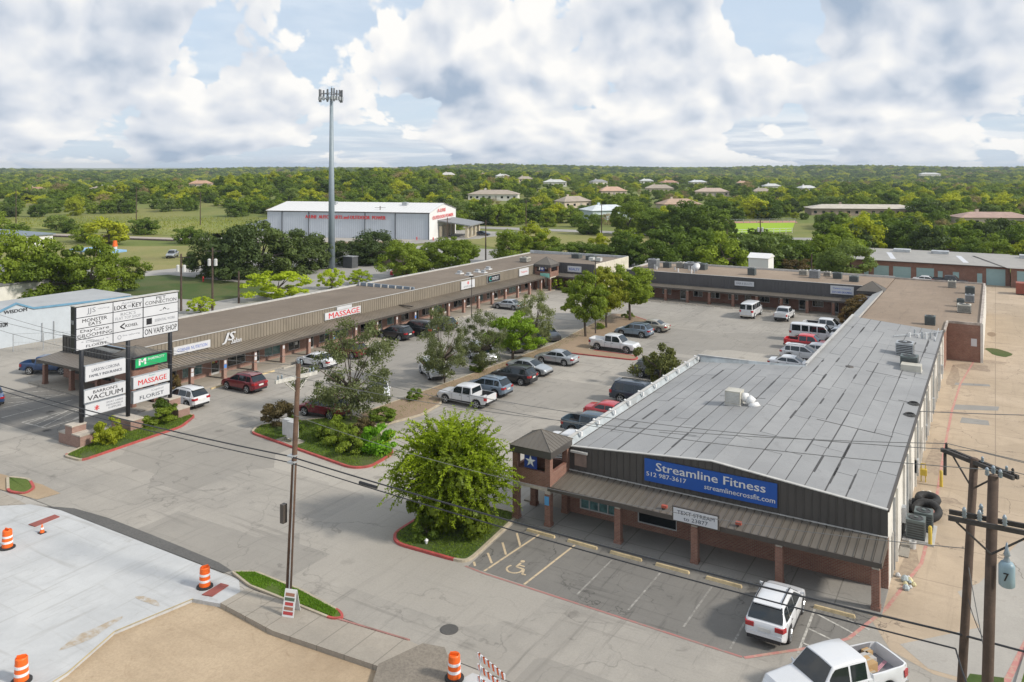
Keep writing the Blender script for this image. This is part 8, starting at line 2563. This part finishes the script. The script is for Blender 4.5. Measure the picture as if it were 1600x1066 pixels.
def variants(key, k, n, leaf, m, bark=None, **kw):
    tk = dict(r0=kw.pop('r0', .05), forks=kw.pop('forks', 7))
    L = []
    for i in range(k):
        seed = (abs(hash(key)) % 1000) * 0 + sum(ord(c) for c in key) * 13 + i * 101
        me, cen, cz = crown(seed, n, leaf, m, **kw)
        L.append((me, trunk_mesh(seed, cen, cz, bark or M_bark, **tk)))
    KINDS_[key] = L


# mid-distance kinds
variants('oak', 3, 11000, .038, L_oak, clumps=60, cr=(.13, .30), low=.12, hollow=.35)
variants('live', 3, 11000, .038, L_live, bark=M_barkd, clumps=60, cr=(.15, .30), low=-.02, hollow=.35)
variants('limes', 2, 6500, .046, L_lime, clumps=46, low=.06, cr=(.12, .27), hollow=.3)
variants('wood', 3, 9500, .040, L_wood, bark=M_barkd, clumps=60, low=.03, cr=(.14, .30), hollow=.35)
variants('light', 2, 11000, .036, L_light, clumps=56, flat=.6, low=.22, cr=(.12, .28), hollow=.3)
variants('rusty', 2, 8000, .042, L_rust, clumps=40, low=.02, cr=(.14, .30), hollow=.2)
variants('courtyard', 3, 19000, .030, L_oak, clumps=90, low=.30, cr=(.10, .25), hollow=.15)
variants('mesq', 3, 14000, .020, L_mesq, bark=M_bark, clumps=90, cr=(.10, .23), low=.16, droop=.04, forks=26, r0=.030, jitter=1.4, hollow=.0)
variants('green', 2, 12000, .036, L_oak, clumps=54, low=.25, cr=(.13, .27), hollow=.25)
variants('shrub', 3, 6500, .046, L_wood, clumps=32, low=.02, cr=(.14, .36), hollow=.2, asp=.8, forks=5, r0=.03)
variants('shrub_lime', 2, 5500, .050, L_lime, clumps=28, low=.02, cr=(.14, .36), hollow=.2, asp=.8, forks=5, r0=.03)
variants('shrub_oak', 2, 6500, .046, L_oak, clumps=32, low=.02, cr=(.14, .36), hollow=.2, asp=.8, forks=5, r0=.03)


def tree(kind, x, y, h, r, label, name='tree', cat=None, grp=None, v=None, rz=None, z=0.0, mats=None, tr=None):
    L = KINDS_[kind]
    g = random.Random(int(x * 31 + y * 17))
    me, tm = L[g.randrange(len(L)) if v is None else v % len(L)]
    t = thing(name, label, cat or name.replace('_', ' '), (x, y, z), g.uniform(0, 6.28) if rz is None else rz, grp)
    inst('trunk', tm, t, sc=(tr or r, tr or r, h))
    inst('crown' if name.endswith('tree') else 'foliage', me, t, sc=(r, r, h), m=mats)
    return t


for (x, y, h, r, kind, nm, lb, grp) in MID_TREES:
    kh, kr = {'live': (1.10, 1.32), 'oak': (1.22, 1.22), 'wood': (1.08, 1.2)}.get(kind, (1.05, 1.08))
    tree(kind, x, y, h * kh, r * kr, lb, nm)

# courtyard and planting strip trees
tree('mesq', -45.6, 50.3, 8.8, 4.3, 'wispy grey-green mesquite tree on the island beside the dark red suv', v=0, tr=3.4)
tree('mesq', -45.6, 63.6, 7.9, 2.9, 'grey-green thin-trunked tree at the left end of the planting strip', v=1)
tree('mesq', -44.9, 69.2, 6.9, 2.5, 'wispy tree just left of the bright green strip tree', v=2)
tree('green', -45.0, 75.3, 5.6, 3.2, 'bright green round tree in the middle of the planting strip', v=0, mats=leaf_mat('leaf_fresh_green', (0.07, 0.13, .012), (.16, .25, .025)))
tree('mesq', -45.6, 81.2, 7.2, 3.1, 'pale wispy tree in front of the lone silver sedan', v=0)
tree('courtyard', -43.2, 89.8, 8.3, 3.3, 'nearest of the three tall green courtyard trees', v=0)
tree('courtyard', -43.3, 96.2, 8.6, 3.1, 'middle of the three tall green courtyard trees, yellower crown', v=1, mats=L_yel if False else leaf_mat('leaf_yellowing', (0.06, 0.095, .014), (.17, .19, .03)))
tree('courtyard', -42.6, 102.4, 8.3, 4.1, 'farthest and widest of the three tall green courtyard trees', v=2)
tree('rusty', -27.6, 73.8, 5.2, 2.45, 'olive bush tree with red-brown tips beside the parapet', 'shrub_tree', 'tree', mats=leaf_mat('leaf_olive', (.035, .052, .020), (.085, .095, .045), trans=.25))
for a in ((-49.6, 46.3, 2.5, 1.45, 'shrub', 'dark shrub with purplish tips at the left end of the island', L_purp),
          (-44.3, 45.6, 1.5, .9, 'shrub', 'small dark shrub right of the mail cabinets', None),
          (-47.2, 45.6, 1.7, .9, 'shrub', 'dark green shrub behind the mail cabinets', None),
          (-42.5, 45.3, 2.3, 1.25, 'shrub_oak', 'round green shrub, third from the right on the island', None),
          (-41.2, 46.6, 2.2, 1.1, 'shrub', 'purplish shrub behind the round green one on the island', L_purp),
          (-40.3, 44.5, 2.0, 1.25, 'shrub_oak', 'green shrub with pale flowers near the island front corner', None),
          (-38.8, 45.7, 2.6, 1.45, 'shrub_lime', 'bright green bush at the right tip of the island', leaf_mat('leaf_bright_bush', (.06, .15, .012), (.13, .28, .02))),
          (-43.4, 51.5, 1.2, 1.35, 'shrub', 'low dark spreading bush beside the mesquite trunk', None),
          (-44.7, 57.6, 1.2, .8, 'shrub', 'small lone shrub on bare soil in the planting strip', None),
          (-45.6, 69.2, 1.3, 1.1, 'shrub_oak', 'low green shrub at the foot of the paired thin trunks', None),
          (-57.6, 36.7, 2.3, 1.2, 'shrub_lime', 'yellow-green feathery bush beside the left sign pier', L_yel),
          (-58.4, 41.7, 1.6, 1.4, 'shrub_oak', 'sprawling green weeds between the middle and right sign piers', None),
          (-59.4, 43.0, 1.9, 1.1, 'shrub', 'dark shrub behind the right sign pier', None),
          (-27.5, 36.6, 1.5, .95, 'shrub', 'round dark clipped shrub in front of the lime-green tree', None),
          (-64.6, 47.6, 2.6, .8, 'rusty', 'reddish shrub at the first porch column of the taupe row', L_rust),
          (-29.0, 40.0, 1.0, .9, 'shrub', 'low dark shrub left of the lime-green trunk', None),
          (-43.4, 103.8, 1.1, .8, 'shrub_oak', 'small green shrub by the farthest courtyard trunk', None),
          (-43.6, 95.0, 1.0, .7, 'shrub_oak', 'small green shrub between the courtyard trunks', None)):
    tree(a[4], a[0], a[1], a[2], a[3], a[5], 'shrub', 'shrub', mats=a[6])
tag(MB().lathe([(.05, 0), (.12, .2), (.02, .3)], 6, (-27.0, 35.9, .12)).build('litter_bag', M_white), 'scrap of white litter on the grass before the lime-green tree', 'litter')

# hero: lime-green tree in front of the brick tower: arching leafy sprays over a dark leafy core
g = np.random.default_rng(42)
HT = thing('tree', 'big lime-green tree with long leafy sprays beside the brick tower', 'tree', (-26.95, 38.2, .1))
ns = 860
th = g.uniform(0, 2 * np.pi, ns); el = np.arcsin(g.uniform(-.72, .98, ns))
lobe = .95 + .20 * np.sin(2 * th + 1.0) + .12 * np.sin(3 * th + 2.2 + 2 * el) + .08 * np.sin(5 * th)
Rx = 3.2; Cz = 3.25; Rz = 3.2
fr_ = g.uniform(.30, .84, ns)
base_ = np.stack([np.cos(th) * np.cos(el) * Rx * fr_ * lobe, np.sin(th) * np.cos(el) * Rx * fr_ * lobe, Cz + np.sin(el) * Rz * fr_], 1)
outd = unit(np.stack([np.cos(th) * np.cos(el), np.sin(th) * np.cos(el), np.sin(el) * .7 + .58], 1) + g.normal(size=(ns, 3)) * .36)
ln = g.uniform(.5, 1.9, ns) * (1 + .25 * np.sin(el))
SPR = {0: ([], [], [], []), 1: ([], [], [], [])}
tw = MB()
for i in range(ns):
    p = base_[i].copy(); d = outd[i].copy(); m = int(15 * ln[i]) + 6
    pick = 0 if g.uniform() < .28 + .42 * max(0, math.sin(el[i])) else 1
    PC, PN, PT, S1 = SPR[pick]
    st = ln[i] / m
    side = unit(np.cross(d, np.array([0, 0, 1.0])))
    for k in range(m):
        d = unit(d + np.array([0, 0, -.030 * ln[i]]) + g.normal(size=3) * .05)
        p = p + d * st
        for sg in (-1, 1):
            o_ = unit(side * sg + d * .7 + g.normal(size=3) * .55)
            PC.append(p + o_ * .08); PT.append(o_); PN.append(unit(np.array([0, 0, .9]) + g.normal(size=3) * .8)); S1.append(.10 * (1.2 - .55 * k / m) * g.uniform(.7, 1.25))
    if i % 3 == 0:
        tw.tube(tuple(base_[i]), tuple(p), .012, .004, 3, False)
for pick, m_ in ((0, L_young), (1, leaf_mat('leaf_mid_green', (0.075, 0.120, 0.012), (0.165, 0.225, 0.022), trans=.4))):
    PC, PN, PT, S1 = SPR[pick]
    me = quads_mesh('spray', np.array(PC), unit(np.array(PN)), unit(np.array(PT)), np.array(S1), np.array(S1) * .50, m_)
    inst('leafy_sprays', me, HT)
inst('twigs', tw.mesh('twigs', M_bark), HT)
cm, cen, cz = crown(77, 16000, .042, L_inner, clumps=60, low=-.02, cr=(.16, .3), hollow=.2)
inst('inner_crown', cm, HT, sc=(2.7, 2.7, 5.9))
inst('trunk', trunk_mesh(5, cen, cz, M_barkd, r0=.055, forks=16), HT, sc=(3.3, 3.3, 6.4))

# ------------------------------------------------------------------ the wooded country
def inpoly(x, y, poly):
    c = False; n = len(poly); j = n - 1
    for i in range(n):
        xi, yi = poly[i]; xj, yj = poly[j]
        if (yi > y) != (yj > y) and x < (xj - xi) * (y - yi) / (yj - yi) + xi:
            c = not c
        j = i
    return c


KEEP = [[(-150, 0), (-150, 60), (-148, 128), (-60, 144), (-36, 160), (-26, 160), (30, 160), (30, 0)],
        [(-232, 72), (-228, 110), (-165, 152), (-132, 180), (-118, 176), (-60, 172), (-60, 140), (-150, 90)],
        [(-340, 105), (-262, 142), (-200, 156), (-160, 168), (-156, 158), (-198, 142), (-262, 124), (-335, 98)],
        [(-215, 150), (-196, 142), (-140, 172), (-120, 178), (-60, 178), (-40, 232), (-62, 242), (-106, 243), (-160, 238), (-150, 215), (-215, 195)],
        [(-300, 150), (-200, 158), (-205, 190), (-245, 232), (-325, 208), (-340, 172)],
        [(-96, 286), (-90, 312), (-60, 326), (-46, 270), (-30, 255), (-60, 236), (-76, 242)],
        [(-40, 158), (-28, 156), (-26, 194), (34, 194), (34, 158)],
        [(-54, 186), (-34, 190), (-34, 228), (-60, 232)],
        [(-62, 230), (-40, 240), (22, 272), (22, 286), (-44, 254), (-64, 243)]]
VIEW = [(x, y, w * .62, 3.4 if w < 10 else 2.6 if w < 20 else 1.6) for (x, y, w) in FAR_HOUSES]
g = random.Random(99)
far = []
dep = 105.0
while dep < 2700:
    sp = 8.6 + max(0, dep - 220) * .0105
    nlat = int(dep * 1.42 / sp)
    for i in range(nlat):
        lat = (-.71 + 1.42 * (i + g.random()) / nlat) * dep
        dd = dep + g.uniform(-.5, .5) * sp
        x = FW.x * dd + RT.x * lat; y = FW.y * dd + RT.y * lat
        if dep < 420 and any(inpoly(x, y, k) for k in KEEP):
            continue
        zb = base_z(x, y)
        h = g.uniform(5.2, 10.0) * (1 + .25 * sstep(dep, 700, 1500)); r = h * g.uniform(.46, .70) * (1 + .5 * sstep(dep, 400, 1500))
        px = lat / dd
        # scrubby, open country at the left; thick wood at the right
        if dep < 430 and px < -.22:
            if g.random() < .30 + .35 * (1 - sstep(dep, 200, 420)):
                continue
            h *= .8; r *= .9
        if g.random() < .04:
            continue
        ok = True
        for (hx, hy, hw_, zt) in VIEW:
            hd = FW.x * hx + FW.y * hy; hl = RT.x * hx + RT.y * hy
            if dd < hd + hw_ and dd > hd * .72:
                cross = abs(lat - hl * dd / hd)
                if cross < hw_ + r:
                    if dd > hd - hw_ * .8:
                        if cross < hw_ * 1.0 + r * .4:
                            ok = False; break
                        continue
                    hz_ = base_z(hx, hy) + zt
                    lim = 21 + (hz_ - 21) * dd / hd - zb
                    if h > lim:
                        if lim < 2.2 or g.random() < .5:
                            ok = False; break
                        r *= lim / h * 1.1; h = lim
        if ok:
            far.append((dd, x, y, zb, h, r, px))
    dep += sp * .92
far.sort()
FK = []
for i, (m, b_) in enumerate(((L_wood, M_barkd), (L_oak, M_bark), (L_wood, M_barkd), (L_yel, M_bark), (L_live, M_barkd), (L_oak, M_bark), (L_light, M_bark), (L_brown, M_bark))):
    me, cen, cz = crown(900 + i * 7, 4800 if m is not L_brown else 3000, .056 if m is not L_brown else .035, m, clumps=44, cr=(.15, .34), low=.04, hollow=.45, name='crown')
    FK.append((me, trunk_mesh(i, cen, cz, b_, forks=4)))
NIND = 268
for k, (dd, x, y, zb, h, r, px) in enumerate(far[:NIND]):
    i = g.choices(range(8), (4, 4, 3, 2.2, 2, 4, 2, .6))[0]
    right = x > -30
    mid = -205 < x <= -30
    lab, grp = (('leafy tree in the dense wood behind the brick garages', 'trees of the wood behind the garages') if right else
                ('green tree in the belt beyond the slate back row and the far road', 'trees between the back row and the suburb') if mid else
                ('scrubby tree beyond the railway at the left', 'scrub trees beyond the railway'))
    t = thing('tree', lab, 'tree', (x, y, zb), g.uniform(0, 6.28), grp)
    inst('trunk', FK[i][1], t, sc=(r, r, h)); inst('crown', FK[i][0], t, sc=(r, r, h))
rest = far[NIND:]
print('far trees', len(far))
me = bpy.data.meshes.new('distant_woodland')
me.vertices.add(len(rest))
me.vertices.foreach_set('co', np.array([(a[1], a[2], a[3] - .3) for a in rest], dtype=np.float32).reshape(-1))
sc_ = me.attributes.new('size', 'FLOAT_VECTOR', 'POINT')
sc_.data.foreach_set('vector', np.array([(a[5], a[5], a[4]) for a in rest], dtype=np.float32).reshape(-1))
ix = me.attributes.new('pick', 'INT', 'POINT')
ix.data.foreach_set('value', np.array([g.choices(range(8), (3, 4, 2.5, 3.2, 1.5, 4, 2.5, 1.0))[0] for a in rest], dtype=np.int32))
ro = me.attributes.new('turn', 'FLOAT_VECTOR', 'POINT')
ro.data.foreach_set('vector', np.array([(0, 0, g.uniform(0, 6.28)) for a in rest], dtype=np.float32).reshape(-1))
wo_ = bpy.data.objects.new('distant_woodland', me)
COL.objects.link(wo_)
wo_['kind'] = 'stuff'; wo_['label'] = 'mass of distant mixed green trees reaching to the horizon'; wo_['category'] = 'woodland'
gt = bpy.data.node_groups.new('scatter_trees', 'GeometryNodeTree')
gt.interface.new_socket('Geometry', in_out='INPUT', socket_type='NodeSocketGeometry')
gt.interface.new_socket('Geometry', in_out='OUTPUT', socket_type='NodeSocketGeometry')
gi = gt.nodes.new('NodeGroupInput'); go = gt.nodes.new('NodeGroupOutput')
ip = gt.nodes.new('GeometryNodeInstanceOnPoints')
jn = gt.nodes.new('GeometryNodeJoinGeometry')
src = []
seen = {}
for o in COL.objects:
    if o.name.startswith('crown') and o.data in [f[0] for f in FK] and o.data.name not in seen:
        seen[o.data.name] = o
for i in reversed(range(8)):
    o = seen.get(FK[i][0].name) or list(seen.values())[0]
    oi = gt.nodes.new('GeometryNodeObjectInfo')
    oi.inputs['Object'].default_value = o
    oi.inputs['As Instance'].default_value = True
    oi.transform_space = 'ORIGINAL'
    gt.links.new(oi.outputs['Geometry'], jn.inputs[0])


def nattr(nm, ty):
    a = gt.nodes.new('GeometryNodeInputNamedAttribute'); a.data_type = ty; a.inputs[0].default_value = nm
    return a.outputs[0]


mp = gt.nodes.new('GeometryNodeMeshToPoints')
gt.links.new(gi.outputs[0], mp.inputs[0]); gt.links.new(mp.outputs[0], ip.inputs['Points'])
gt.links.new(jn.outputs[0], ip.inputs['Instance'])
ip.inputs['Pick Instance'].default_value = True
gt.links.new(nattr('pick', 'INT'), ip.inputs['Instance Index'])
e2r = gt.nodes.new('FunctionNodeEulerToRotation')
gt.links.new(nattr('turn', 'FLOAT_VECTOR'), e2r.inputs[0])
gt.links.new(e2r.outputs[0], ip.inputs['Rotation'])
gt.links.new(nattr('size', 'FLOAT_VECTOR'), ip.inputs['Scale'])
gt.links.new(ip.outputs[0], go.inputs[0])
md = wo_.modifiers.new('scatter', 'NODES'); md.node_group = gt

# grass and weeds on the beds (uncountable blades)
def tufts(name, poly, n, z, h, m, seed, lab):
    g = np.random.default_rng(seed)
    xs_ = [p[0] for p in poly]; ys_ = [p[1] for p in poly]
    P_ = []
    while len(P_) < n:
        x = g.uniform(min(xs_), max(xs_)); y = g.uniform(min(ys_), max(ys_))
        if inpoly(x, y, poly) and math.sin(x * 1.7) + math.cos(y * 2.1 + x) > -1.2 + g.uniform(-.5, .5):
            P_.append((x, y, z + h * .4))
    c_ = np.array(P_)
    up = unit(np.array([0, 0, 1.0]) + g.normal(size=(n, 3)) * .5)
    nr = unit(np.cross(up, g.normal(size=(n, 3))))
    s_ = g.uniform(.5, 1.2, n) * h
    me = quads_mesh(name, c_, nr, up, s_, s_ * .22, m)
    o = bpy.data.objects.new(name, me); COL.objects.link(o)
    o['kind'] = 'stuff'; o['label'] = lab
    return o


tufts('grass', [(-29.3, 36.1), (-28.4, 35.3), (-24.5, 35.45), (-24.2, 36), (-24.8, 41.8), (-29.3, 41.8)], 9000, .11, .07, L_grass, 1, 'short grass round the lime-green tree')
tufts('grass', [(-57.7, 33.7), (-55.95, 33.8), (-56.3, 42.0), (-57.6, 44.3), (-59.0, 44.3), (-60.2, 41.5)], 9000, .11, .08, L_grass, 2, 'weedy grass under the tall sign')
tufts('grass', [(-50.0, 44.1), (-38.4, 42.6), (-37.6, 43.3), (-37.9, 46.1), (-42.8, 49.9), (-46.2, 51.2), (-50.9, 45.6)], 14000, .11, .08, L_grass, 3, 'grass on the mail cabinet island')
tufts('grass', [(-33.6, 28.4), (-32.8, 28.9), (-29.4, 28.8), (-26.5, 28.4), (-26.4, 27.9), (-32.0, 27.95)], 7000, .08, .07, leaf_mat('blade_lush', (.07, .15, .02), (.14, .25, .04)), 4, 'lush grass strip under the brown pole')
tufts('weeds', [(-46, 53), (-42.4, 52), (-43.0, 80), (-44.6, 104), (-46.3, 104), (-45, 84)], 2600, .11, .07, L_grass, 5, 'thin weeds on the bare planting strip')
tufts('grass', [(.6, 36), (1.3, 41.8), (2.3, 46.3), (8, 46.5), (8, 33), (.4, 33)], 6000, .09, .07, MATS['blade_lush'], 6, 'grass at the right edge under the poles')
tufts('scrub', [(-298, 152), (-200, 160), (-203, 186), (-245, 230), (-325, 206), (-338, 174)], 4200, .1, .55, leaf_mat('scrub_leaf', (.09, .12, .03), (.17, .19, .05)), 7, 'tall scrubby growth on the left meadow')
tufts('scrub', [(-60, 178), (-26, 178), (-30, 232), (-58, 230)], 5000, .1, .5, MATS['scrub_leaf'], 8, 'tall rough grass before the sports field')
# ------------------------------------------------------------------ the air over the country
hz = MB().box(-9300, 9300, -9300, 9300, -16, 52)
hm = bpy.data.materials.new('haze_air'); hm.use_nodes = True
hm.node_tree.nodes.clear()
ho = hm.node_tree.nodes.new('ShaderNodeOutputMaterial'); hv = hm.node_tree.nodes.new('ShaderNodeVolumePrincipled')
hv.inputs['Color'].default_value = (0.72, 0.82, 0.95, 1)
hv.inputs['Density'].default_value = 0.00011
hv.inputs['Anisotropy'].default_value = 0.2
hm.node_tree.links.new(hv.outputs[0], ho.inputs['Volume'])
hb = hz.build('haze', hm); hb['kind'] = 'stuff'
# ------------------------------------------------------------------ render defaults
S.render.engine = 'CYCLES'
S.render.resolution_x, S.render.resolution_y = 1024, 682
S.cycles.max_bounces = 6
S.cycles.diffuse_bounces = 3
S.cycles.transparent_max_bounces = 4
